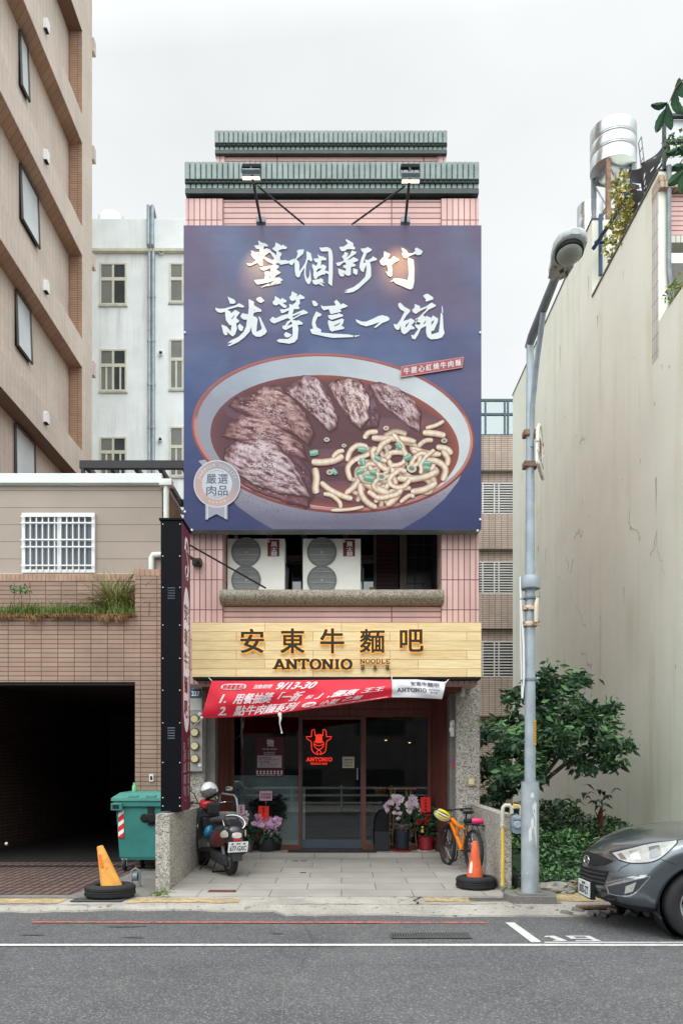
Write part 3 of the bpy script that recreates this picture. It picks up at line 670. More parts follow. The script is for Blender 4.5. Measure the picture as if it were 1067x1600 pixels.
# dim room behind the glass
mb = MB(); mb.box(-2.15, 1.95, 20.4, 20.5, .26, 3.0); mb.box(-2.2, -2.1, 14.35, 20.4, .26, 3.0); mb.box(1.9, 2.0, 14.35, 20.4, .26, 3.0); mb.box(-2.1, 1.9, 14.35, 20.4, 2.9, 3.0)
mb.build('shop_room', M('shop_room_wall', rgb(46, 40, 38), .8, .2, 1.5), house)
for px, pz in ((603, 2.35), (640, 2.3), (420, 2.35)):
    mb = MB(); x_ = gx(px) * 1.15; mb.tube([(x_, 16.4, 2.9), (x_, 16.4, pz + .08)], .006); mb.lathe([(.02, .08), (.05, .04), (.055, 0), (.03, -.02)], (x_, 16.4, pz), 12); ob = mb.build('pendant_lamp', MT['blackm'], house)
    mb = MB(); mb.ball((x_, 16.4, pz - .01), .028, n=8); mb.build('bulb', emis('warm_bulb', (1, .5, .2, 1), 3), ob)

# ================================================================== FASCIA SIGN (pale wood, halo-lit letters)
SY = 11.92
fs = thing('fascia_sign', (X(526, SY), SY, 3.07), 'long pale wood fascia sign with black backlit characters above the shop entrance', 'sign')
mb = MB(); mb.box(X(300, SY), X(752, SY), SY, FY - .004, Z(1058, SY), Z(972.5, SY), .004); mb.build('board', MT['wood'], fs)
mb = MB(); mb.box(X(301, SY), X(751.5, SY), SY + .01, FY - .006, Z(1058, SY) - .03, Z(1058, SY)); mb.build('board_underside', MT['blackm'], fs)
LY = SY - .05
halo = emis('warm_led', (1.0, .50, .03, 1), 3.4)
mbk = MB(); mbh = MB()
for ch, cx, wpx, hpx in zip('安東牛麵吧', (394, 457, 519, 581.5, 643), (37, 38, 38, 39, 37), (38, 39, 39, 37, 35)):
    tm = text_mesh(ch, 1, .02, 0, .0); dpt = .025
    vs, f = tm
    x0_, x1_ = min(v.x for v in vs), max(v.x for v in vs); y0_, y1_ = min(v.y for v in vs), max(v.y for v in vs)
    sx = X(533.5 + wpx, LY) / (x1_ - x0_); sy = hpx / F * LY / (y1_ - y0_); c0 = P(cx, 1001 + (.5 if ch != '吧' else 0), LY)
    k = [(c0.x + (v.x - (x0_ + x1_) / 2) * sx, c0.z + (v.y - (y0_ + y1_) / 2) * sy) for v in vs]
    n = len(k)
    mbk.add([(a, LY - v.z, c) for (a, c), v in zip(k, vs)] + [(a, LY + dpt + v.z, c) for (a, c), v in zip(k, vs)], f + [[n + i for i in q][::-1] for q in f])
    from collections import Counter
    ec = Counter(); dirs = {}
    for q in f:
        for i in range(len(q)):
            e = (q[i], q[(i + 1) % len(q)]); ke = tuple(sorted(e)); ec[ke] += 1; dirs[ke] = e
    base = len(mbk.v) - 2 * n
    for ke, cnt in ec.items():
        if cnt == 1: a, c = dirs[ke]; mbk.f.append([base + a, base + c, base + n + c, base + n + a]); mbk.m.append(0); mbk.sm.append(False)
    mbh.add([(a, LY + dpt + .003 + v.z, c) for (a, c), v in zip(k, vs)], f); mbk.build('sign_character', MT['black'], fs); mbk = MB()
put_slab(mbk, 'ANTONIO', X(428, LY), X(550, LY), Z(1046, LY), Z(1030, LY), LY, .022, th=.26, gap=.1, step=.0004)
put_slab(mbh, 'ANTONIO', X(428, LY), X(550, LY), Z(1046, LY), Z(1030, LY), LY + .026, 0, th=.2, gap=.1)
put_slab(mbk, 'NOODLE', X(562.5, LY), X(609, LY), Z(1037, LY), Z(1030, LY), LY, .018, th=.2, gap=.12, step=.0004)
for ch, a in (('B', 563.5), ('A', 583), ('R', 602.5)): put_slab(mbk, ch, X(a, LY), X(a + 6, LY), Z(1046.5, LY), Z(1039.5, LY), LY, .018, th=.2, step=.0004)
put_slab(mbh, 'NOODLE', X(562.5, LY), X(609, LY), Z(1037, LY), Z(1030, LY), LY + .022, 0, th=.12, gap=.12)
for (a, c) in [(394, 1022), (378, 1020), (410, 1019), (457, 1022), (443, 1019), (472, 1019), (519, 1022), (569, 1020), (597, 1019), (631, 1012), (661, 1018), (445, 1048), (467, 1049), (487, 1047), (504, 1048), (522, 1048), (541, 1048), (567, 1049), (586, 1049), (606, 1049)]:
    p = P(a, c - 3, LY); mbk.tube([(p.x, LY + .012, p.z), (p.x, SY + .002, p.z - .005)], .006, 6)
mbk.build('sign_lettering', MT['black'], fs); mbh.build('led_backing', halo, fs, fixn=False)

# ================================================================== TALL TAN BLOCK on the far side of the garage
tb = thing('apartment_block', (-10, 19, 0), 'tall tan tiled apartment block with deep recessed window bays', 'building')
TX, TX2 = -7.5, -7.9
yF = 23.95; yR = 23.05
mb = MB()
mb.box(-20, TX2, 15, yF - .02, 0, 40)
mb.build('recess_wall', MT['tanb'], tb)
lv = [13.42 + 3.25 * i for i in range(-4, 8)]
mb = MB()
mb.box(TX2, TX, yR, yF, 0, 40, mi=0)
for z in lv: mb.box(TX2, TX, 15, yR - .003, z, z + .82, mi=0)
mb.build('spandrel', MT['tanb'], tb)
mb = MB(); mb.box(TX2 + .002, TX - .012, yR - .012, yR - .002, 0, 39)
for z in lv: mb.box(TX2 + .002, TX - .012, 15, yR - .013, z - .006, z - .001)
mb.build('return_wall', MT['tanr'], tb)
for z in lv: mb = MB(); mb.box(TX - .3, TX + .05, yF, yF + .22, z + .25, z + .66); mb.build('balcony_ledge', MT['tanb'], tb)
winframe = M('dark_bronze', rgb(70, 66, 66), .4, .1)
frost = M('frosted_pane', rgb(196, 205, 207), .4, .08, 1.5, spec=.4)
for (pa, pb, pya, zl) in ((30, 57, 247, 16.65), (23, 45, 455, 13.4), (22, 52, 667, 10.15), (29, 41, 30, 19.9)):
    ya, yb = TX2 * F / (pa - CX), TX2 * F / (pb - CX); z1 = zl - .06; z0 = z1 - 1.32
    mb = MB(); sl = .05 if zl > 10.5 else .02
    # awning casement: hinged at the top, swung out at the bottom
    def q(y, z, o=0): return (TX2 + .03 + o + sl * (z1 - z) / (z1 - z0), y, z)
    for (y_, z_, y2, z2) in ((ya, z0, yb, z0), (ya, z1, yb, z1), (ya, z0, ya, z1), (yb, z0, yb, z1)):
        a, c = Vector(q(y_, z_)), Vector(q(y2, z2)); d = (c - a).normalized() * .02
        mb.tube([a - d, c + d], .035, 4, smooth=False)
    fr = mb.build('casement_window', winframe, tb)
    mb = MB(); mb.add([q(ya, z0), q(yb, z0), q(yb, z1), q(ya, z1)], [[0, 1, 2, 3]]); mb.build('pane', frost, fr)
    mb = MB(); mb.box(TX2 - .01, TX2 + .004, ya, yb, z0, z1); mb.build('window_opening', MT['darkroom'], fr)
for py in (38, 243, 447, 652):
    yv = TX * F / (70 - CX); zv = Z(py, yv)
    mb = MB(); mb.prism([(yv - .1, zv - .15), (yv + .1, zv - .15), (yv + .1, zv + .08), (yv + .06, zv + .13), (yv - .06, zv + .13), (yv - .1, zv + .08)], 'X', TX, TX + .09)
    vh = mb.build('vent_hood', MT['whitem'], tb)
    mb = MB(); mb.box(TX + .01, TX + .08, yv - .08, yv + .08, zv - .165, zv - .152); mb.build('vent_opening', MT['dark'], vh)

# ================================================================== WHITE BLOCK behind
wb = thing('apartment_block', (-7.5, 29, 0), 'white stuccoed apartment block with twin grey downpipes, behind the garage roof', 'building')
WY = 29
mb = MB(); mb.box(-13, X(300, WY), WY, WY + 12, 0, Z(396, WY)); mb.box(-13, X(300, WY), WY - .08, WY + 12, Z(390, WY), Z(343, WY), .03); mb.build('wall', MT['white'], wb)
mb = MB(); mb.box(-13, X(300, WY), WY - .16, WY, Z(396, WY), Z(391, WY), .02); mb.build('string_course', M('cream_ledge', rgb(206, 204, 184), .8, .08), wb)
alu = M('cream_alu', rgb(206, 206, 190), .5, .06)
def win_white(pa, pb, pya, pyb, mid, split, parent=wb):
    xa, xb, za, zb = X(pa, WY), X(pb, WY), Z(pyb, WY), Z(pya, WY)
    mb = MB(); t_ = .06; zm = za + (zb - za) * mid; xm = (xa + xb) / 2
    mb.box(xa, xb, WY - .04, WY + .02, zb - t_, zb); mb.box(xa, xb, WY - .06, WY + .02, za, za + t_)
    mb.box(xa, xa + t_, WY - .04, WY + .02, za + t_, zb - t_); mb.box(xb - t_, xb, WY - .04, WY + .02, za + t_, zb - t_)
    mb.box(xa + t_, xb - t_, WY - .036, WY + .02, zm - .06, zm + .06); mb.box(xm - .04, xm + .04, WY - .035, WY + .02, za + t_, zm - .06); mb.box(xm - .04, xm + .04, WY - .035, WY + .02, zm + .06, zb - t_)
    if split:
        for k in (.25, .77): mb.box(xa + (xb - xa) * k - .03, xa + (xb - xa) * k + .03, WY - .03, WY + .015, za + t_, zm - .06)
    wf = mb.build('window', alu, parent)
    mb = MB(); mb.box(xa + t_, xm, WY - .012, WY - .004, za + t_, zb - t_); mb.build('pane', M('dull_pane', rgb(118, 122, 118), .25, .15, 1.3, spec=.6), wf)
    mb = MB(); mb.box(xm, xb - t_, WY - .012, WY - .004, za + t_, zb - t_); mb.build('pane', M('dark_pane', rgb(52, 62, 66), .15, .3, 1.6, spec=.7), wf)
    mb = MB(); mb.box(xa - .04, xb + .04, WY - .06, WY - .001, za - .06, za - .002, .01); mb.build('sill', M('grey_sill', rgb(186, 188, 180), .8), wf)
for (a, c) in ((411, 477), (546, 612), (683, 745)): win_white(156, 198, a, c, .62, c > 500)
for (a, c) in ((411, 473), (530, 609), (667, 745)): win_white(265, 307, a, c, .6, c > 500)
mb = MB()
for px in (234.5, 240.5):
    x_ = X(px, WY); mb.tube([(x_, WY - .1, 5), (x_, WY - .1, Z(392, WY)), (x_, WY - .25, Z(389, WY)), (x_, WY - .25, Z(329, WY)), (x_ + .06, WY + .1, Z(333, WY) - .3)], .065, 8)
    for py in (466, 535, 603, 670): mb.lathe([(.085, -.04), (.085, .04)], (x_, WY - .1, Z(py, WY)), 8)
mb.build('downpipe', MT['galv'], wb)
for px, py in ((252, 553), (251, 688), (253, 396)):
    mb = MB(); p = P(px, py, WY); mb.lathe([(.08, 0), (.08, -.12), (.065, -.12), (.065, 0)], p, 10, axis='Y'); vo = mb.build('vent_pipe', MT['whitem'], wb)
    mb = MB(); mb.lathe([(.0, -.02), (.064, -.02)], p, 10, axis='Y'); mb.build('vent_opening', MT['dark'], vo)
tk = thing('water_tank', (X(177, 33), 33, 22), 'round steel water tank peeping over the white parapet', 'water tank')
mb = MB(); mb.lathe([(.0, 1.0), (.35, .97), (.5, .85), (.56, .75), (.56, -1.2)], (X(175, 33), 33, Z(345, 33) - .72), 24); mb.build('tank_body', MT['steel'], tk)

# ================================================================== BROWN BLOCK with louvres, right rear
bb = thing('apartment_block', (8, 31, 0), 'taupe tiled block with rows of louvred openings behind the vacant lot', 'building')
BY = 31
mb = MB()
bx0, bx1 = X(700, BY), 12
for (a, c) in ((684, 738), (806, 860), (930, 984), (1060, 1120), (1180, 1260)): mb.box(bx0, bx1, BY - .22, BY + .1, Z(c, BY), Z(a, BY))
mb.box(bx0, bx1, BY, BY + 8, 0, Z(684, BY)); mb.build('wall', MT['brown_far'], bb)
lou = M('pale_louvre', rgb(196, 196, 192), .5, .06)
for (a, c) in ((757, 804), (880, 928), (1004, 1058)):
    mb = MB(); mb.box(X(748, BY), X(804, BY), BY - .06, BY - .01, Z(c, BY), Z(a, BY)); lo = mb.build('louvre_opening', MT['dark'], bb); mb = MB(); n = 13
    for i in range(n):
        z_ = Z(c, BY) + (Z(a, BY) - Z(c, BY)) * i / (n - 1); mb.box(X(748, BY), X(803.5, BY), BY - .14, BY - .08, z_ - .022, z_ + .022)
    for px in (752, 770, 777, 801.5): mb.box(X(px, BY), X(px + 2, BY), BY - .16, BY - .141, Z(c, BY), Z(a, BY))
    mb.build('louvre', lou, lo)
mb = MB(); z0, z1 = Z(684, BY), Z(627, BY)
blu = M('slate_blue_frame', rgb(70, 88, 98), .5, .08)
for px in (748, 756, 786, 791, 808, 830): mb.box(X(px, BY), X(px + 2.5, BY), BY - .2, BY - .1, z0, z1)
for py in (628, 650, 683): mb.box(X(748, BY), X(833, BY), BY - .19, BY - .105, Z(py + 1.6, BY), Z(py - 1.6, BY))
mb.build('glazed_lantern_frame', blu, bb)
mb = MB(); mb.box(X(748, BY), X(833, BY), BY - .14, BY - .13, z0, z1); mb.build('lantern_glass', glassmat('pale_glass', (.55, .62, .62, 1), 1.6, .12), bb)
mb = MB(); mb.box(bx0, bx1, BY + 5, BY + 5.3, z0, z0 + .9); mb.build('roof_parapet', MT['white'], bb)
# ================================================================== GARAGE BUILDING with planter and clad upper room
gb = thing('garage_building', (-5, 13, .1), 'brown brick garage with a dark open entrance, grass planter and taupe clad upper room', 'building')
GF = 13.0
def gX(px): return X(px, GF)
def gZ(py): return Z(py, GF)
xr = gX(258)
mb = MB()
mb.box(gX(211), xr, GF, GF + .6, .09, gZ(890)); mb.box(-30, gX(211) - .002, GF, GF + .35, gZ(1066), gZ(966)); mb.box(xr - .3, xr, GF + .6, 27, .09, 4.7)
mb.box(-30, gX(211) - .002, GF + .75, GF + .95, gZ(966) - .3, Z(897, GF + .75))
mb.build('brick_wall', MT['brick'], gb)
mb = MB()
for i in range(int((gX(211) + 9) / .075)):
    xx = -9 + i * .075; mb.box(xx, xx + .066, GF + .745, GF + .96, Z(908, GF + .75), Z(897, GF + .75) + .004, .004)
for i in range(6): xx = gX(211) + .002 + i * .083; mb.box(xx, xx + .075, GF - .006, GF + .61, gZ(900), gZ(890) + .005, .004)
mb.build('soldier_course', M('soldier_brick', rgb(168, 138, 118), .75, .15, 6), gb)
mb = MB(); mb.box(-30, gX(211) - .004, GF + .02, GF + .8, gZ(966) - .25, gZ(960)); mb.build('planter_soil', M('soil', rgb(92, 76, 58, .7), .95, .3, 5), gb)
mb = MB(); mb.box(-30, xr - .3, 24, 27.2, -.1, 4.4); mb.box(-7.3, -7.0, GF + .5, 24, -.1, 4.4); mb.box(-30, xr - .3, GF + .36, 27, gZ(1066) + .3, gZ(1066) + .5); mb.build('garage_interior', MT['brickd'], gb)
mb = MB(); mb.box(-30, gX(211) - .003, GF + .02, GF + .34, gZ(1066) - .05, gZ(1066) - .002); mb.box(gX(125), gX(131), GF + 4, GF + 4.1, .1, 1.9); mb.build('shutter_box', MT['blackm'], gb)
mb = MB(); p = P(237, 1216, GF); mb.box(p.x - .035, p.x + .035, GF - .03, GF - .001, p.z - .06, p.z + .06, .008); sw = mb.build('door_bell', MT['whitem'], gb)
mb = MB(); mb.box(p.x - .018, p.x + .018, GF - .036, GF - .0305, p.z - .035, p.z + .03, .002); mb.build('bell_button', MT['blackm'], sw)
mb = MB(); mb.ball(P(10, 1319, 14), .03, n=8); mb.build('marker_lamp', MT['whitem'], gb)
# upper room
UY = GF + .96; ux = X(253, UY)
mb = MB(); mb.box(-30, ux, UY, UY + .1, Z(900, UY), Z(757, UY)); mb.box(-30, -29.9, UY + .1, UY + 4, 4.5, 6.4); mb.build('clad_wall', MT['siding'], gb)
mb = MB(); mb.box(ux - .05, ux, UY + .101, UY + 1.75, 4.7, Z(757, UY)); mb.build('olive_side_wall', MT['oldmetal'], gb)
mb = MB(); mb.box(-30, ux + .02, UY - .1, UY + .02, Z(757, UY) - .01, Z(742.5, UY), .015); mb.box(-30, ux + .02, UY - .05, UY + .03, Z(759, UY), Z(757, UY) - .011); mb.box(-30, ux, UY + .03, UY + 1.9, Z(745, UY) - .02, Z(745, UY)); mb.build('gutter', MT['gutter'], gb)
mb = MB(); xp = X(259, UY - .1); mb.tube([(xp, UY - .06, Z(752, UY)), (xp, UY - .06, Z(815, UY)), (xp, UY - .06, Z(865, UY)), (xp - .06, UY - .06, Z(868, UY)), (X(240, UY), UY - .06, Z(869, UY)), (X(238, UY), UY - .06, Z(873, UY)), (X(238, UY), UY - .06, Z(892, UY))], .05, 10)
mb.box(xp - .11, xp + .11, UY - .14, UY + .04, Z(762, UY), Z(752, UY), .01); mb.build('downpipe', MT['gutter'], gb)
# barred window
xa, xb, za, zb = X(36, UY), X(149.5, UY), Z(896, UY), Z(803, UY)
mb = MB(); t_ = .055
mb.box(xa, xb, UY - .06, UY + .02, zb - t_, zb); mb.box(xa, xb, UY - .06, UY + .02, za, za + t_); mb.box(xa, xa + t_, UY - .058, UY + .02, za + t_, zb - t_); mb.box(xb - t_, xb, UY - .058, UY + .02, za + t_, zb - t_); mb.box((xa + xb) / 2 - .03, (xa + xb) / 2 + .03, UY - .03, UY + .018, za + t_, zb - t_)
wf = mb.build('window', MT['whitem'], gb)
mb = MB()
for i in range(1, 11): x_ = xa + t_ + (xb - xa - 2 * t_) * i / 11; mb.box(x_ - .009, x_ + .009, UY - .09, UY - .072, za + .02, zb - .02)
for k in (.11, .42, .54, .82, .93): z_ = za + (zb - za) * k; mb.box(xa, xb, UY - .106, UY - .091, z_ - .011, z_ + .011)
mb.build('window_bars', MT['whitem'], wf)
mb = MB(); mb.box(xa + t_, xb - t_, UY - .012, UY - .004, za + t_, zb - t_); mb.build('pane', M('blue_dark_pane', rgb(84, 92, 100), .2, .15, 1.2, spec=.6), wf)
mb = MB(); mb.box(-30, ux + .001, UY - .03, UY - .001, Z(901, UY), Z(897, UY)); mb.build('wall_trim', MT['gutter'], gb)
# pergola on the roof behind
pg = thing('pergola', (X(200, 17), 17, 6.5), 'black steel pergola frame on the flat roof below the white block', 'pergola')
mb = MB(); PY = 17
mb.box(X(124, PY), X(330, PY), PY, PY + .12, Z(731, PY), Z(719, PY)); mb.box(X(124, PY), X(330, PY), PY + 2.4, PY + 2.5, Z(731, PY) , Z(719, PY))
mb.build('beam', MT['black'], pg)
mb = MB()
for i in range(6): x_ = X(130 + i * 38, PY); mb.box(x_, x_ + .09, PY + .12, PY + 2.4, Z(730, PY), Z(722, PY))
mb.build('rafter', MT['black'], pg)
mb = MB(); mb.box(X(126, PY), X(131, PY), PY + .01, PY + .1, 5.6, Z(731, PY)); mb.box(X(126, PY), X(131, PY), PY + 2.41, PY + 2.49, 5.6, Z(731, PY)); mb.build('post', MT['black'], pg)
mb = MB(); mb.box(X(126, PY), X(330, PY), PY + 2.3, PY + 2.34, Z(748, PY), Z(741, PY)); mb.build('rail', MT['black'], pg)

# planting
def leaves(n, centers, size, rnd, mb, flat=.4, elong=2.0, col=None, up=0.0):
    """small two-faced leaves spread through given ellipsoids (x,y,z,rx,ry,rz)"""
    for i in range(n):
        c = rnd.choice(centers)
        while True:
            u = Vector((rnd.uniform(-1, 1), rnd.uniform(-1, 1), rnd.uniform(-1, 1)))
            if u.length <= 1: break
        u = u.normalized() * (u.length ** .55)
        p = Vector((c[0] + u.x * c[3], c[1] + u.y * c[4], c[2] + u.z * c[5]))
        s = size * rnd.uniform(.6, 1.35)
        d = Vector((rnd.gauss(0, 1), rnd.gauss(0, 1), rnd.gauss(-.25 + up, .6))).normalized()
        nn = d.cross(Vector((rnd.gauss(0, 1), rnd.gauss(0, 1), rnd.gauss(0, 1)))).normalized(); sd = d.cross(nn).normalized()
        a = p; b_ = p + d * s * elong; m_ = p + d * s * elong * .45 + nn * s * .12
        mb.add([a, m_ + sd * s * .5, b_ + nn * -s * .15, m_ - sd * s * .5], [[0, 1, 2, 3]])
def blades(n, fn, h, wdt, rnd, mb, droop=.5):
    for i in range(n):
        p = Vector(fn(rnd)); hh = h * rnd.uniform(.5, 1.3); a = rnd.uniform(0, 6.28); d = Vector((math.cos(a), math.sin(a), 0)) * rnd.uniform(.1, 1) * droop * hh
        sd = Vector((-math.sin(a), math.cos(a), 0)) * wdt
        p1 = p + d * .35 + Vector((0, 0, hh * .6)); p2 = p + d + Vector((0, 0, hh * (1 - .45 * droop * rnd.random())))
        mb.add([p - sd, p + sd, p1 + sd * .8, p1 - sd * .8, p2], [[0, 1, 2, 3], [3, 2, 4]])
rn = random.Random(11)
mb = MB(); blades(6500, lambda r: (r.uniform(-9, gX(211) - .02), GF + r.uniform(-.02, .5), gZ(962)), .13, .006, rn, mb, .9); blades(1500, lambda r: (gX(r.choice((12, 40, 44, 70, 96, 100, 118, 140, 186, 200))) + r.gauss(0, .12), GF + r.uniform(-.03, .3), gZ(962)), .24, .006, rn, mb, .9)
o = mb.build('planter_grass', MT['grass'], fixn=False); setp(o, kind='stuff')
mb = MB()
xx = -8.0
while xx < gX(209):
    dp = rn.choice((.03, .06, .1, .16)) if xx < gX(120) else rn.choice((.05, .1, .16, .3))
    for i in range(int(90 + dp * 700)):
        o_ = rn.gauss(0, .11); p = Vector((xx + o_, GF - .03 + rn.gauss(0, .03), gZ(962))); L = dp * rn.uniform(.25, 1.15) * math.exp(-(o_ / .12) ** 2) + rn.uniform(.02, .07)
        q = p + Vector((rn.gauss(0, .05), -.04 + rn.gauss(0, .03), -L)); m_ = (p + q) / 2 + Vector((rn.gauss(0, .03), -.05, .03)); sd = Vector((.005, 0, .003))
        mb.add([p - sd, p + sd, m_ + sd, m_ - sd, q], [[0, 1, 2, 3], [3, 2, 4]])
    xx += rn.uniform(.12, .42)
o = mb.build('dry_roots', MT['root'], fixn=False); setp(o, kind='stuff')
tg = thing('ornamental_grass', (gX(168), GF + .3, gZ(962)), 'big arching half dry grass tuft growing at the end of the brick planter', 'plant')
for nm, mt, n, dr, hh in (('green_blades', 'grass', 330, 1.6, .82), ('dry_blades', 'dry', 460, 1.9, .74)):
    mb = MB()
    for i in range(n):
        a = rn.uniform(0, 6.28); p = Vector((gX(176) + rn.gauss(0, .13), GF + .32 + rn.gauss(0, .07), gZ(960)))
        L = hh * rn.uniform(.55, 1.25); d = Vector((math.cos(a) * 1.15, math.sin(a) * .55, 0)); k = rn.uniform(.3, 1) * dr; sd = Vector((-math.sin(a), math.cos(a), 0)) * .006
        pts = [p + d * (k * L * .72 * t ** 1.5) + Vector((0, 0, L * (t * 1.25 - t * t * k * .6))) for t in (0, .3, .55, .8, 1)]
        vs = []
        for j, q in enumerate(pts): ww = (1, 1, .9, .6, .1)[j]; vs += [q - sd * ww, q + sd * ww]
        mb.add(vs, [[2 * j, 2 * j + 1, 2 * j + 3, 2 * j + 2] for j in range(4)])
    mb.build(nm, MT[mt], tg, fixn=False)
tw = thing('seedling', (gX(22), GF + .3, gZ(960)), 'small feathery seedling rising from the planter grass', 'plant')
mb = MB(); mb.tube([(gX(23), GF + .3, gZ(962)), (gX(22), GF + .3, gZ(925)), (gX(20), GF + .28, gZ(912))], .006, 5); mb.build('stem', MT['bark'], tw)
mb = MB(); leaves(90, [(gX(14), GF + .3, gZ(914), .13, .1, .05), (gX(28), GF + .3, gZ(915), .1, .1, .05)], .03, rn, mb); mb.build('leaves', MT['leafl'], tw, fixn=False)

# ================================================================== CREAM NEIGHBOUR, stepped roof terraces
WX = 5.5
cb_ = thing('apartment_block', (WX + 3, 18, 0), 'pale cream building with a blank stained side wall stepping up in terraces', 'building')
def wz(px, py): Yv = WX * F / (px - CX); return Yv, Z(py, Yv)
y1, z1 = wz(801, 618); y2, z2 = wz(925, 352); y2b, z2b = wz(925, 458); y3, z3 = wz(1029, 277); y3b, z3b = wz(1029, 499); y4, z4 = wz(1067, 451)
z2 = z1; zt2 = (z2b + z3) / 2; zt3 = (z3b + z4) / 2
mb = MB()
mb.prism([(y1, 0), (y2, 0), (y2, z1), (y1, z1)], 'X', WX, WX + 9)
mb.prism([(y2 - .002, 0), (y3, 0), (y3, zt2), (y2 - .002, zt2)], 'X', WX, WX + .22)
mb.prism([(y3 - .002, 0), (7.0, 0), (7.0, zt3), (y3 - .002, zt3)], 'X', WX - .003, WX + .2)
mb.build('blank_wall', MT['cream'], cb_)
mb = MB(); rs = random.Random(8)
for i in range(60):
    y = rs.uniform(12.9, 24.5); z = rs.uniform(2.5, 9.0 if y < 13.8 else 11.8 if y < 17.4 else 13.4); w_ = rs.uniform(.008, .03); l_ = rs.uniform(.03, .12) if rs.random() < .7 else rs.uniform(.2, .7)
    mb.add([(WX - .005, y - w_ * .4, z), (WX - .005, y + w_, z + .02), (WX - .005, y + w_ * .5, z - l_ * .5), (WX - .005, y + w_ * .1, z - l_)], [[0, 1, 2, 3]])
for i in range(7):
    y, z = rs.uniform(13, 20), rs.uniform(4, 9.5); pts = [(y, z)]
    for k in range(9): y += rs.uniform(-.02, .16); z += rs.gauss(.04, .09); pts.append((y, z))
    mb.tube([(WX - .003, a, b) for a, b in pts], .0035, 4)
mb.build('wall_stain', M('wall_stain', rgb(146, 142, 128), .95, .3, 9), cb_, fixn=False)
mb = MB(); mb.box(WX + .22, WX + 9, y3 + .15, y2 - .01, 0, z2b - 1.6); mb.box(WX + .2, WX + 9, 9, y3 + .1, 0, zt3 - 1.1); mb.build('terrace_floor', MT['concd'], cb_)
mb = MB(); mb.prism([(y1 + .01, z1), (y2 - .02, z1), (y2 - .02, z1 + .03), (y1 + .01, z1 + .03)], 'X', WX - .02, WX + .25); mb.box(WX - .02, WX + .24, y3 + .01, y2 - .03, zt2, zt2 + .05); mb.build('parapet_cap', M('dark_flashing', rgb(86, 84, 78), .7, .2), cb_)
# tiled pilaster and pink balcony wall facing the street
px0, px1 = X(1030, y3), X(1041, y3)
mb = MB(); mb.box(WX - .004, px1 + .04, y3 + .002, y3 + .3, zt3 - .6, zt2 - .1); mb.box(px1 + .04, WX + 5, y3 + .02, y3 + .3, Z(377, y3), Z(366, y3)); mb.build('white_tile_band', tile('white_tile', rgb(216, 214, 204), rgb(206, 204, 194), rgb(128, 128, 124), .085, .3, .008, 0, rough=.5), cb_)
mb = MB(); mb.box(px1 + .04, WX + 5, y3 + .04, y3 + .3, Z(366, y3) + .001, Z(300, y3)); mb.box(px1 + .04, WX + 5, y3 + 1.6, y3 + 1.7, zt3 - 1, Z(377, y3)); mb.build('pink_balcony_wall', MT['pinkh'], cb_)
mb = MB()
for i, k in enumerate((0, 1)):
    z_ = Z(300, y3) + .02 + k * .14
    for j in range(24): xx = px0 - .02 + j * .085; mb.box(xx, xx + .075, y3 - .10 + k * .04, y3 + .3, z_, z_ + .11, .01)
mb.build('eaves_tile', M('cream_brown_tile', rgb(168, 146, 124), .5, .2, 6), cb_)
mb = MB(); mb.tube([(X(1043, y3), y3 - .05, Z(262, y3)), (X(1043, y3), y3 - .05, Z(420, y3)), (X(1047, y3), y3 - .05, Z(470, y3)), (X(1049, y3), y3 - .05, Z(500, y3))], .045, 8); mb.build('downpipe', MT['galvd'], cb_)
mb = MB(); mb.tube([(WX + .1, y3, zt3 + .12), (WX + .1, 9.5, zt3 + .3)], .02, 6); mb.build('hand_rail', MT['rust'], cb_)
mb = MB(); mb.box(px1 + .05, WX + 5, y3 + 1.0, y3 + 1.1, Z(430, y3), Z(421, y3)); mb.build('balcony_maroon_rail', MT['redwood'], cb_)  # dark red-brown rail across the pink balcony
# rooftop glasshouse frame and shade net
mb = MB(); zg = Z(262, y3)
for px in (1036, 1075): mb.box(X(px, y3), X(px + 3, y3), y3 - .05, y3 + .05, zg, Z(178, y3))
for py in (181, 221, 263): mb.box(X(1036, y3), WX + 4, y3 - .04, y3 + .04, Z(py + 2, y3), Z(py - 2, y3))
mb.build('roof_room_frame', M('dark_steel', rgb(52, 58, 66), .5), cb_)
mb = MB(); mb.box(X(1038, y3), WX + 4, y3 + .05, y3 + .06, Z(219, y3), Z(183, y3)); mb.build('roof_room_panel', M('pale_sheet', rgb(214, 220, 224), .3, .04), cb_)
nt_ = thing('shade_net', (WX + .2, y3 + 1, zt2), 'torn black shade net draped from the roof frame down to the sloping cream parapet', 'net')
mb = MB(); n1, n2 = 26, 26; rn2 = random.Random(5)
A0, A1 = Vector(P(1040, 196, y3 + .1)), Vector(P(1032, 272, y3 + .1)); B0, B1 = Vector(P(985, 262, 15.9)), Vector(P(993, 336, 15.6))
grid = []
for i in range(n1 + 1):
    t = i / n1
    for j in range(n2 + 1):
        u = j / n2; a = A0.lerp(B0, t); b_ = A1.lerp(B1, t); p = a.lerp(b_, u); p.z -= .28 * math.sin(math.pi * t) * (1 - u * .5); p.x += .1 * math.sin(t * 9 + u * 3); p.y += .08 * math.sin(t * 7 + u * 8); grid.append(p)
fs_ = [[i * (n2 + 1) + j, i * (n2 + 1) + j + 1, (i + 1) * (n2 + 1) + j + 1, (i + 1) * (n2 + 1) + j] for i in range(n1) for j in range(n2) if mnoise.noise(Vector((i * .5, j * .35, 1))) + .5 * (j / n2) * (1 if i > 9 else 0) < .5]
mb.add(grid, fs_, 0, True); mb.build('net', MT['blackm'], nt_, fixn=False)
mb = MB()
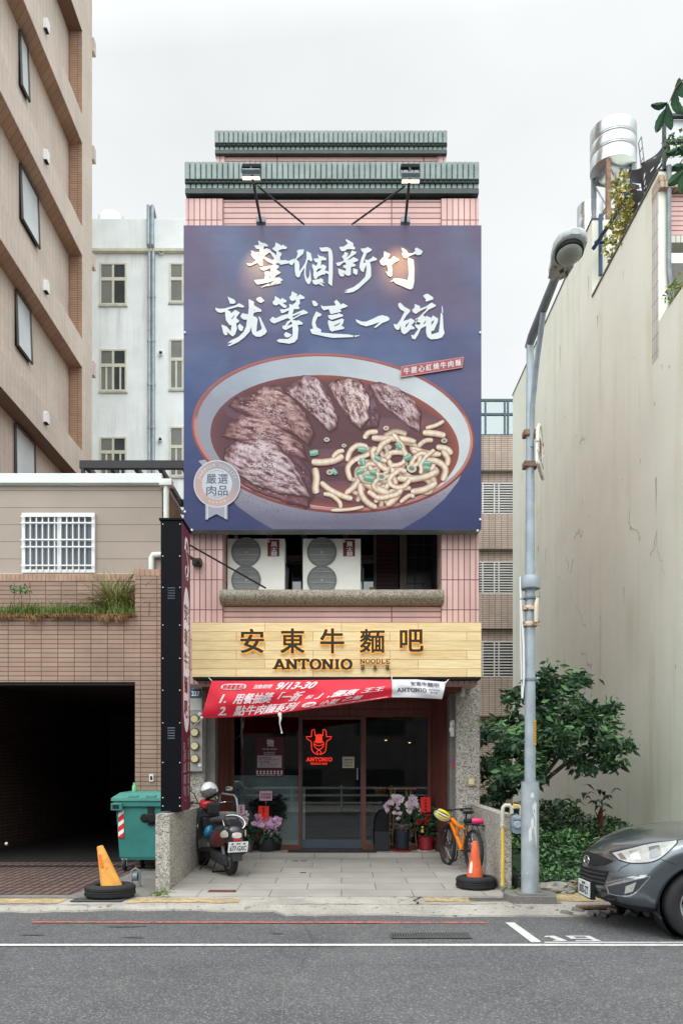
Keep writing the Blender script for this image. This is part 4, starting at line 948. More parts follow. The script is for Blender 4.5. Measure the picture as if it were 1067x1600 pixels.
vine = [(X(962, 16.6) , 16.6, Z(372, 16.6), .22, .4, .5), (X(975, 15.8), 15.8, Z(330, 15.8), .25, .4, .5), (X(972, 16.4), 16.4, Z(300, 16.4), .2, .3, .4), (X(985, 15.5), 15.5, Z(350, 15.5), .2, .3, .45)]
vt = thing('climbing_vine', (X(968, 16.4), 16.4, zt2), 'tangled yellow green vine on a blue steel frame below the water tank', 'vine')
leaves(700, vine, .07, rn, mb, elong=1.4); mb.build('foliage', leafmat('vine_leaf', rgb(138, 150, 66), rgb(104, 132, 62), rgb(176, 156, 74)), vt, fixn=False)
mb = MB(); leaves(70, [(X(1058, y3 - .2), y3 - .2, Z(240, y3), .25, .2, .2)], .06, rn, mb, elong=1.4); mb.build('upper_foliage', MT['leafl'], vt, fixn=False)
bs = thing('balcony_plant', (X(1056, 13), 13.2, zt3), 'yellowish balcony plants behind the lowest parapet of the cream building', 'plant')
mb = MB(); leaves(200, [(X(1052, 13.3), 13.3, Z(458, 13.3), .14, .2, .18), (X(1070, 13), 13.0, Z(440, 13), .2, .3, .15)], .035, rn, mb, elong=2.2); mb.build('foliage', leafmat('yellow_leaf', rgb(150, 148, 70), rgb(116, 132, 66), rgb(92, 116, 60)), bs, fixn=False)
bf = thing('steel_bracket', (X(940, 17), 17.2, zt2), 'blue steel bracket frame in the recess under the water tank', 'bracket')
mb = MB(); bl = M('blue_steel', rgb(52, 72, 104), .5, .1)
a = P(927, 388, 17.3); c = P(985, 300, 15.9); mb.tube([a, c], .05, 4, smooth=False); mb.tube([P(930, 378, 17.3), P(963, 377, 16.9)], .04, 4, smooth=False); mb.tube([P(938, 335, 17.35), P(938, 430, 17.35)], .045, 6); mb.tube([P(977, 300, 16.2), P(977, 372, 16.2)], .035, 4, smooth=False); mb.build('frame', bl, bf)
# water tanks
def tank(cx, cy, zb, r, h, label, legs):
    t = thing('water_tank', (cx, cy, zb - .9), label, 'water tank')
    mb = MB(); prof = [(0, h + .12 * r), (r * .5, h + .09 * r), (r * .93, h + .02), (r, h)]
    for k in (.3, .36, .62, .68): prof += [(r, h * (1 - k) + .03), (r * .975, h * (1 - k)), (r, h * (1 - k) - .03)]
    prof += [(r, 0), (r * .55, -.28 * r), (0, -.42 * r)]
    mb.lathe(prof, (cx, cy, zb), 40); bd = mb.build('tank_body', MT['steel'], t)
    mb = MB(); mb.lathe([(.02, 0), (.02, .1), (.05, .1), (.05, .14)], (cx - .05, cy, zb + h + .06), 8); mb.build('valve', MT['blackm'], bd)
    if legs:
        for k in range(4):
            q = R(45 + 90 * k + 12); xx, yy = cx + r * .86 * math.cos(q), cy + r * .86 * math.sin(q)
            mb = MB(); mb.box(xx - .05, xx + .05, yy - .05, yy + .05, zb - legs, zb + .22); mb.build('leg', MT['galvd'] if k != 2 else MT['rust'], t)
        mb = MB()
        for zz in (zb - .12, zb - legs * .6):
            pts = [(cx + r * .86 * math.cos(R(57 + 90 * k)), cy + r * .86 * math.sin(R(57 + 90 * k)), zz) for k in range(5)]; mb.tube(pts, .03, 4, smooth=False)
        for k in range(4): mb.tube([(cx + r * .86 * math.cos(R(57 + 90 * k)), cy + r * .86 * math.sin(R(57 + 90 * k)), zb - .12), (cx + r * .86 * math.cos(R(147 + 90 * k)), cy + r * .86 * math.sin(R(147 + 90 * k)), zb - legs * .6)], .022, 4, smooth=False)
        mb.build('bracing', MT['galvd'], t)
        mb = MB()
        for s_ in (-.09, .09): mb.tube([(cx + r + .1, cy + s_, zb + h * .8), (cx + r + .28, cy + s_, zb - .9)], .014, 5)
        for i in range(8): f = i / 7; mb.tube([(cx + r + .1 + .18 * f, cy - .09, zb + h * .8 - (h * .8 + .9) * f), (cx + r + .1 + .18 * f, cy + .09, zb + h * .8 - (h * .8 + .9) * f)], .011, 5)
        mb.tube([(cx + r * .4, cy - .2, zb - .3), (cx + r * .5, cy - .3, zb - .7), (cx + r * .7, cy - .3, zb - 1.0)], .06, 8)
        mb.build('ladder', MT['galvd'], t)
    return t
ty = 18.6
tank(X(958, ty), ty, 15.73, 35 / F * ty, .92, 'big shiny steel water tank on a rusty leg frame on the cream roof', 1.9)
ty = 21.5
tank(X(922, ty), ty, 15.9, 20 / F * ty, 1.05, 'smaller steel water tank lower down, half hidden behind the cream wall', 1.9)
# ================================================================== BILLBOARD
BBY = 11.93
bbd = thing('billboard', (-.13, FY, 5.3), 'huge violet billboard of a beef noodle bowl with white brush characters', 'billboard')
BL, BR, BT, BBm = X(287, BBY), X(752, BBY), Z(351.5, BBY), Z(828, BBY)
mb = MB(); mb.box(BL + .01, BR - .01, BBY + .012, FY - .004, BBm + .01, BT - .01); mb.build('backing_frame', MT['galvd'], bbd)
rb = random.Random(9)
def L3(c, k=1): return tuple(s2l(v) * k for v in c) + (1,)
def lerp3(a, b, t): return tuple(a[i] + (b[i] - a[i]) * t for i in range(3))
# printed vinyl: violet ground with blue drift, slightly slack between its fixings
mb = MB(); NX, NZ = 60, 62; vs, cs = [], []
for j in range(NZ + 1):
    for i in range(NX + 1):
        u, v = i / NX, j / NZ; x_ = BL + (BR - BL) * u; z_ = BT + (BBm - BT) * v
        n1 = mnoise.fractal(Vector((u * 2.6 + 3, v * 2.2, 1.7)), 1, 2, 4); n2 = mnoise.fractal(Vector((u * 5 + 9, v * 4, 4.7)), 1, 2, 4)
        c = lerp3((108, 100, 128), (74, 92, 138), min(1, max(0, (v - .25) * 3 + n1)))
        c = lerp3(c, (60, 66, 110), min(1, max(0, (v - .5) * 2)))
        c = lerp3(c, (112, 128, 162), min(1, max(0, (.55 * n2 + .5 * n1) * (1.1 if v < .6 else .35))))
        c = lerp3(c, (70, 80, 120), .6 * max(0, 1 - abs(v - .362) / .012)); cs.append(L3(c))
        w_ = 0
        vs.append((x_, BBY + w_, z_))
mb.add(vs, [[j * (NX + 1) + i, j * (NX + 1) + i + 1, (j + 1) * (NX + 1) + i + 1, (j + 1) * (NX + 1) + i] for j in range(NZ) for i in range(NX)], 0, True, cs)
ink = inkmat('vinyl_print', .42, .25)
mb.build('billboard_vinyl', ink, bbd, fixn=False, color=True)
mb = MB(); lay = [.0015]
def up(): lay[0] += .00012; return BBY - lay[0]
def bp(px, py, y): p = P(px, py, BBY); return (p.x, y, p.z)
def ell(cx, cy, a, b, tilt, n=72, k0=0, k1=360):
    out = []
    for i in range(n + (0 if k1 - k0 >= 360 else 1)):
        q = R(k0 + (k1 - k0) * i / n); u, v = a * math.cos(q), b * math.sin(q); t = R(tilt)
        out.append((cx + u * math.cos(t) - v * math.sin(t), cy + u * math.sin(t) + v * math.cos(t)))
    return out
def fan(poly, colf, center=None, rings=6):
    """filled shape with a colour that may drift across it (print gradient)"""
    y = up(); n = len(poly); cx = sum(p[0] for p in poly) / n; cy = sum(p[1] for p in poly) / n
    if center: cx, cy = center
    vs, cs = [bp(cx, cy, y)], [L3(colf(cx, cy, 0))]
    for r in range(1, rings + 1):
        t = r / rings
        for (a, b) in poly: q = (cx + (a - cx) * t, cy + (b - cy) * t); vs.append(bp(q[0], q[1], y)); cs.append(L3(colf(q[0], q[1], t)))
    fs = [[0, 1 + i, 1 + (i + 1) % n] for i in range(n)]
    for r in range(rings - 1):
        o = 1 + r * n
        fs += [[o + i, o + n + i, o + n + (i + 1) % n, o + (i + 1) % n] for i in range(n)]
    mb.add(vs, fs, 0, False, cs)
# bowl outside
out_ = [(352, 770), (372, 792), (400, 812), (426, 827), (628, 827), (664, 806), (694, 780), (716, 752), (736, 700), (640, 700), (420, 700), (310, 720)]
fan(out_, lambda x, y, t: lerp3((176, 172, 182), (112, 110, 132), min(1, max(0, (y - 775 + abs(x - 520) * .14) / 52))), (520, 740), 8)
for i in range(300):
    a = rb.uniform(-1, 1); px = 528 + a * 175; base = 803 - 62 * abs(a) ** 2.4; py = base + rb.uniform(3, 24)
    if py < 826: s_ = rb.uniform(.4, 1.1); fan([(px - s_, py), (px, py - s_ * .7), (px + s_, py), (px, py + s_ * .7)], lambda x, y, t: (92, 86, 108), None, 1); lay[0] -= .00012
lay[0] += .00012
# rim, inner wall, soup
rim = ell(520.5, 677, 221.5, 124.5, 5.0); fan(rim, lambda x, y, t: lerp3((176, 104, 100), (132, 68, 68), min(1, max(0, (y - 600) / 190 + .3 * (x > 600)))), None, 4)
inn = ell(521, 675.5, 214, 118, 5.0)
fan(ell(520.7, 676.5, 218.5, 121, 5.0), lambda x, y, t: (196, 138, 130) if y > 650 else (150, 96, 98), None, 3)
fan(inn, lambda x, y, t: lerp3(lerp3((160, 170, 184), (212, 220, 224), min(1, max(0, (x - 330) / 330))), (150, 146, 160), min(1, max(0, (470 - x) / 260 * (y > 610)))), None, 8)
soup = ell(523, 690, 195, 103, 5.5)
fan(soup, lambda x, y, t: lerp3(lerp3((106, 68, 72), (88, 60, 72), min(1, max(0, (640 - x) / 300))), (176, 92, 70), max(0, (t - .88) * 8) * (.8 if x > 480 else .35)), None, 14)
for (cx, cy, a, b_, c) in ((600, 668, 40, 16, (130, 84, 88)), (660, 660, 34, 14, (140, 88, 82)), (520, 715, 36, 14, (128, 82, 82)), (560, 770, 80, 18, (162, 90, 76)), (390, 640, 40, 20, (92, 66, 84))):
    fan(ell(cx, cy, a, b_, 4, 24), lambda x, y, t, c=c: lerp3(c, (108, 77, 91), t), None, 5)
# beef
def zz(l, x0=270, y0=540, s=2.134): return [(x0 + a / s, y0 + b / s) for a, b in l]
def densify(poly, jit=1.2, step=5):
    o = []
    for a, b in zip(poly, poly[1:] + poly[:1]):
        d = math.hypot(b[0] - a[0], b[1] - a[1]); n = max(1, int(d / step))
        for i in range(n): t = i / n; o.append((a[0] + (b[0] - a[0]) * t + rb.uniform(-jit, jit), a[1] + (b[1] - a[1]) * t + rb.uniform(-jit, jit)))
    return o
def meat(poly, light, dark, ang, fibres, shade=(80, 48, 52), amt=1):
    poly = zz(poly); cx = sum(p[0] for p in poly) / len(poly); cy = sum(p[1] for p in poly) / len(poly)
    edge_ = [(cx + (a - cx) * 1.05 + .8, cy + (b - cy) * 1.05 + 1.6) for a, b in poly]
    fan(densify(edge_, .6), lambda x, y, t: shade, None, 1)
    def cf(x, y, t):
        u = (x - cx) * math.cos(ang) + (y - cy) * math.sin(ang); v = -(x - cx) * math.sin(ang) + (y - cy) * math.cos(ang)
        n = 1.3 * mnoise.fractal(Vector((u * .07, v * .24, cx)), .9, 2.2, 5); m_ = mnoise.noise(Vector((x * .55, y * .55, 7)))
        cr = abs(math.sin(v * .32 + 2.2 * mnoise.noise(Vector((u * .06, v * .05, cx + 4))) + u * .04)) ** .45; k = min(1, max(0, .5 + .6 * n + .4 * m_ + .25 * (cr - .75))) * (1 - .5 * max(0, t - .82) / .18) * (.55 + .45 * cr) * (.92 - .012 * v * (1 if abs(v) < 30 else 0))
        return lerp3(lerp3((92, 50, 50), dark, min(1, k * 2.2)), light, min(1, max(0, k * 1.5 - .12)) * amt)
    fan(densify(poly, .9, 4), cf, None, 22)
    ys = up()
    for i in range(fibres):                      # fibre strokes
        a, b_ = rb.choice(poly); t = rb.uniform(.05, .88); c2 = rb.choice(poly); q = rb.random() * .5
        x_ = cx + (a - cx) * t * (1 - q) + (c2[0] - cx) * t * q; y_ = cy + (b_ - cy) * t * (1 - q) + (c2[1] - cy) * t * q
        L_ = rb.uniform(1.2, 5.5); an = ang + rb.gauss(0, .5); dx, dy = math.cos(an) * L_ * .5, math.sin(an) * L_ * .5; wn_ = rb.uniform(.25, .75); nx_, ny_ = -math.sin(an) * wn_, math.cos(an) * wn_
        col = L3(lerp3(light, (246, 236, 236), rb.random() * .8)) if rb.random() < .52 else L3(lerp3(dark, (74, 48, 58), rb.random() * .7))
        yy = ys - .00004 * (i % 5)
        mb.add([bp(x_ - dx, y_ - dy, yy), bp(x_ + nx_, y_ + ny_, yy), bp(x_ + dx, y_ + dy, yy), bp(x_ - nx_, y_ - ny_, yy)], [[0, 1, 2, 3]], 0, False, col)
    lay[0] += .0003
lt, dk = (232, 212, 208), (122, 80, 80)
meat([(655, 130), (690, 120), (750, 140), (800, 180), (825, 220), (820, 285), (790, 270), (730, 220), (690, 190)], (212, 188, 190), (122, 84, 90), 1.0, 220)
meat([(620, 115), (660, 150), (690, 230), (682, 268), (625, 278), (655, 230)], (132, 98, 112), (96, 64, 82), 1.1, 60)
meat([(518, 132), (545, 112), (580, 105), (620, 115), (655, 170), (652, 240), (625, 278), (590, 250), (545, 180)], lt, dk, 1.2, 300)
meat([(365, 150), (395, 130), (435, 100), (480, 105), (510, 150), (530, 190), (550, 230), (545, 270), (520, 285), (480, 245), (420, 190)], (222, 204, 208), dk, .9, 320)
meat([(190, 200), (215, 170), (240, 175), (310, 135), (350, 130), (400, 180), (440, 225), (468, 290), (450, 330), (400, 290), (300, 250), (215, 215)], (200, 166, 164), (108, 70, 72), .35, 320)
meat([(165, 300), (190, 262), (230, 232), (300, 240), (380, 290), (430, 330), (445, 380), (360, 350), (250, 322)], (204, 170, 168), (102, 64, 68), .25, 300)
meat([(372, 355), (425, 372), (458, 425), (468, 500), (440, 540), (390, 470)], (120, 84, 98), (82, 54, 72), 1.0, 80)
meat([(200, 420), (270, 462), (380, 500), (450, 505), (450, 536), (380, 522), (270, 482), (205, 440)], (150, 100, 106), (112, 72, 84), .3, 60)
meat([(172, 385), (178, 345), (212, 320), (290, 314), (350, 328), (372, 362), (400, 392), (428, 440), (455, 505), (430, 500), (350, 490), (270, 462), (205, 420)], (222, 206, 210), (158, 124, 134), .5, 520)
# noodles
def z3(l): return [(480 + a / 4.268, 660 + b / 4.268) for a, b in l]
def smooth(pts, n=4):
    o = []
    for i in range(len(pts) - 1):
        p0, p1, p2, p3 = pts[max(i - 1, 0)], pts[i], pts[i + 1], pts[min(i + 2, len(pts) - 1)]
        for k in range(n):
            t = k / n; o.append(tuple(.5 * (2 * p1[d] + (p2[d] - p0[d]) * t + (2 * p0[d] - 5 * p1[d] + 4 * p2[d] - p3[d]) * t * t + (3 * p1[d] - p0[d] - 3 * p2[d] + p3[d]) * t ** 3) for d in (0, 1)))
    return o + [pts[-1]]
def noodle(l, wd, raw=False, dim=1.0):
    pts = smooth(l if raw else z3(l), 5); wd = wd / 4.268 / 2.1; y = up(); rows = []; cs = []
    prof = ((-1.12, (172, 126, 104)), (-1, (206, 172, 146)), (-.55, (240, 226, 200)), (-.1, (248, 240, 224)), (.5, (226, 202, 172)), (1, (182, 132, 112)), (1.2, (150, 100, 88)))
    k = len(pts)
    for i, p in enumerate(pts):
        a, b_ = pts[max(i - 1, 0)], pts[min(i + 1, k - 1)]; d = Vector((b_[0] - a[0], b_[1] - a[1])).normalized(); n = Vector((-d.y, d.x))
        if i == 0: sg_ = 1 if n.y > 0 else -1
        n = n * sg_
        e = wd * (.55 if i in (0, k - 1) else .86 if i in (1, k - 2) else .95)
        for (o, c) in prof: rows.append(bp(p[0] + n.x * o * e, p[1] + n.y * o * e, y)); v = dim - .04 * math.sin(i * .22 + p[0]); cs.append(L3(tuple(q * v for q in c)))
    m_ = len(prof); mb.add(rows, [[i * m_ + j, i * m_ + j + 1, (i + 1) * m_ + j + 1, (i + 1) * m_ + j] for i in range(k - 1) for j in range(m_ - 1)], 0, False, cs)
for i in range(28):
    a = rb.uniform(0, 6.28); r = rb.random() ** .6; qx, qy = 560 + 330 * r * math.cos(a), 320 + 190 * r * math.sin(a); b = rb.uniform(0, 6.28); tr_ = rb.choice((-1, 1)) * rb.uniform(.25, .75); l = [(qx, qy)]
    for k in range(rb.randint(4, 7)):
        qx += 42 * math.cos(b); qy += 30 * math.sin(b); b += tr_ + rb.gauss(0, .25)
        if not ((qx - 540) / 430) ** 2 + ((qy - 310) / 270) ** 2 < 1 or qx < 60: break
        l.append((qx, qy))
    if len(l) > 2: noodle(l, rb.uniform(30, 38), dim=rb.uniform(.84, .98))
for l, wd in (([(770, 70), (850, 75), (920, 90)], 42), ([(790, 40), (860, 20), (910, -8)], 28), ([(860, 165), (930, 180), (960, 215)], 42), ([(380, 110), (410, 70), (470, 65)], 36), ([(700, 175), (790, 205), (890, 215)], 40), ([(900, 190), (935, 240), (930, 290)], 38),
               ([(430, 105), (520, 110), (620, 110), (715, 130)], 42), ([(470, 200), (500, 150), (560, 110)], 38), ([(600, 375), (700, 380), (800, 360), (860, 330)], 44), ([(780, 255), (860, 260), (920, 310), (900, 390)], 42),
               ([(560, 280), (600, 310), (660, 330)], 40), ([(700, 190), (745, 220), (740, 270), (700, 290)], 34), ([(515, 240), (560, 205), (640, 205), (690, 240)], 36), ([(30, 265), (100, 268), (180, 255), (240, 225)], 46), ([(170, 235), (205, 200), (245, 190)], 32),
               ([(265, 260), (290, 190), (340, 155), (400, 165)], 36), ([(290, 390), (270, 310), (310, 255), (400, 215), (440, 170)], 36), ([(50, 305), (62, 370), (55, 440), (65, 475)], 46), ([(90, 400), (150, 450), (230, 490), (300, 512)], 38), ([(110, 478), (165, 490), (215, 535), (222, 572)], 30),
               ([(160, 588), (280, 582), (375, 565)], 24), ([(255, 478), (320, 425), (355, 365)], 38), ([(540, 250), (570, 330), (585, 425)], 36), ([(690, 465), (780, 450), (862, 405)], 44), ([(620, 535), (680, 490), (712, 500)], 30), ([(530, 555), (590, 505), (622, 440)], 44),
               ([(350, 410), (360, 480), (400, 535), (460, 570)], 40), ([(450, 535), (500, 480), (550, 400)], 34), ([(380, 400), (450, 440), (540, 475)], 52), ([(540, 300), (520, 350)], 40)): noodle(l, wd)
for i in range(10):
    a = rb.uniform(0, 6.28); r = rb.random() ** .6; qx, qy = 560 + 230 * r * math.cos(a), 320 + 150 * r * math.sin(a); b = rb.uniform(0, 6.28); tr_ = rb.choice((-1, 1)) * rb.uniform(.2, .55); l = [(qx, qy)]
    for k in range(rb.randint(6, 9)):
        qx += 42 * math.cos(b); qy += 30 * math.sin(b); b += tr_ + rb.gauss(0, .25)
        if not ((qx - 540) / 430) ** 2 + ((qy - 310) / 270) ** 2 < 1 or qx < 60: break
        l.append((qx, qy))
    if len(l) > 2: noodle(l, rb.uniform(30, 38), dim=rb.uniform(.96, 1.03))
def scallion(cx, cy, s, a, ring=False):
    cx, cy = 480 + cx / 4.268, 660 + cy / 4.268; s /= 5.1
    if ring:
        e = ell(cx, cy, s, s * .8, a, 18); fan(e, lambda x, y, t: (222, 228, 214) if t > .75 else (196, 204, 180), None, 3); fan(ell(cx, cy, s * .55, s * .42, a, 14), lambda x, y, t: (158, 130, 110), None, 1)
        return
    q = R(a); co, si = math.cos(q), math.sin(q); rot = lambda u, v: (cx + u * co - v * si, cy + u * si + v * co)
    fan([rot(-s, -s * .6), rot(s * .2, -s * .75), rot(s, -s * .55), rot(s, s * .55), rot(0, s * .75), rot(-s, s * .6)], lambda x, y, t: lerp3((152, 196, 172), (92, 150, 130), min(1, max(0, .5 + (y - cy) / s * .6))), None, 3)
    fan([rot(-s * .8, -s * .3), rot(s * .8, -s * .35), rot(s * .8, -s * .1), rot(-s * .8, 0)], lambda x, y, t: (188, 218, 198), None, 1)
for q in ((365, 183, 34, 10), (610, 158, 32, 60), (470, 245, 30, 30), (670, 237, 34, -25), (368, 265, 34, 80), (352, 330, 32, -20), (410, 375, 42, 12), (180, 332, 28, 50), (797, 275, 30, 5), (795, 308, 28, 8), (45, 206, 34, -10), (440, 335, 26, 20)): scallion(*q)
for q in ((695, 310, 40, 20, True), (150, 335, 26, 0, True), (495, 365, 38, 10, True), (912, 125, 24, 0, True), (130, 118, 22, 0, True), (525, 42, 22, 0, True), (245, 158, 18, 0, True)): scallion(*q)
scallion(-415, 470, 30, 8) if False else None
mb.build('bowl_print', ink, bbd, fixn=False, color=True)
lay[0] += .0003
# rosette and dish-name tag
mb = MB()
cx, cy = 339.5, 757
fan([(321, 780), (356, 780), (356, 813), (338.5, 804), (321, 813)], lambda x, y, t: (168, 168, 182), (338.5, 795), 2)
fan([(323.5, 780), (325.5, 780), (325.5, 812), (323.5, 813)], lambda x, y, t: (214, 218, 224), None, 1); fan([(351.5, 780), (353.5, 780), (353.5, 812), (351.5, 811)], lambda x, y, t: (214, 218, 224), None, 1)
fan(ell(cx, cy, 36.5, 37, 0, 60), lambda x, y, t: (218, 224, 232), None, 2)
fan(ell(cx, cy, 35, 35.5, 0, 60), lambda x, y, t: lerp3((158, 160, 174), (206, 178, 170), min(1, max(0, .5 + (y - x - 400) / 70))), None, 6)
fan(ell(cx, cy, 23.5, 24, 0, 48), lambda x, y, t: (206, 216, 224), None, 2)
mb.build('badge_print', ink, bbd, fixn=False, color=True); mb = MB()
def bput(tx, px, py, wpx, hpx, col, bold=.02, rot=0, shear=0):
    y = up(); c = bp(px, py, y); a = R(-rot); s_ = BBY / F
    put(mb, text_mesh(tx, 1, bold, shear), c, (math.cos(a), 0, math.sin(a)), (-math.sin(a), 0, math.cos(a)), fit=(wpx * s_, hpx * s_ if hpx else None), col=L3(col))
for ch, px, py in (('嚴', 330.6, 749), ('選', 348.8, 749), ('肉', 330.6, 767.5), ('品', 348.6, 767.5)): bput(ch, px, py, 15.5, 15.5, (104, 104, 122), .012)
for i, ch in enumerate('PREMIUM QUALITY'):
    if ch == ' ': continue
    a = -70 + 140 * i / 14; bput(ch, cx + 29.3 * math.sin(R(a)), cy - 29.3 * math.cos(R(a)), 3.3 if ch != 'I' else .9, 4.4, (220, 222, 228), .015, a)
for i in range(5):
    a = 180 + (-24 + 12 * i); px, py = cx + 29 * math.sin(R(a)), cy - 29 * math.cos(R(a))
    fan([(px + (2 if k % 2 == 0 else .85) * math.sin(R(36 * k)), py - (2 if k % 2 == 0 else .85) * math.cos(R(36 * k))) for k in range(10)], lambda x, y, t: (232, 222, 218), None, 1)
for sg in (-1, 1):
    for i in range(13): a = (i - 6) * 5; px, py = cx + 21 * math.sin(R(a)), cy + sg * 21 * math.cos(R(a)); fan(ell(px, py, .55, .55, 0, 6), lambda x, y, t: (110, 110, 126), None, 1); lay[0] -= .00011
mb.build('badge_lettering', ink, bbd, fixn=False, color=True); mb = MB()
fan([(627, 573.5), (724, 558.5), (722, 575.5), (625, 591)], lambda x, y, t: (222, 150, 140), None, 1); fan([(628, 574.5), (722.6, 559.8), (721, 574.6), (626.6, 589.2)], lambda x, y, t: (176, 96, 104), None, 1)
for i, ch in enumerate('牛腱心紅燒牛肉麵'): bput(ch, 635 + i * 11.45, 580.6 - i * 1.82, 10, 10, (240, 238, 240), .02, -9, .15)
mb.build('dish_tag_print', ink, bbd, fixn=False, color=True)
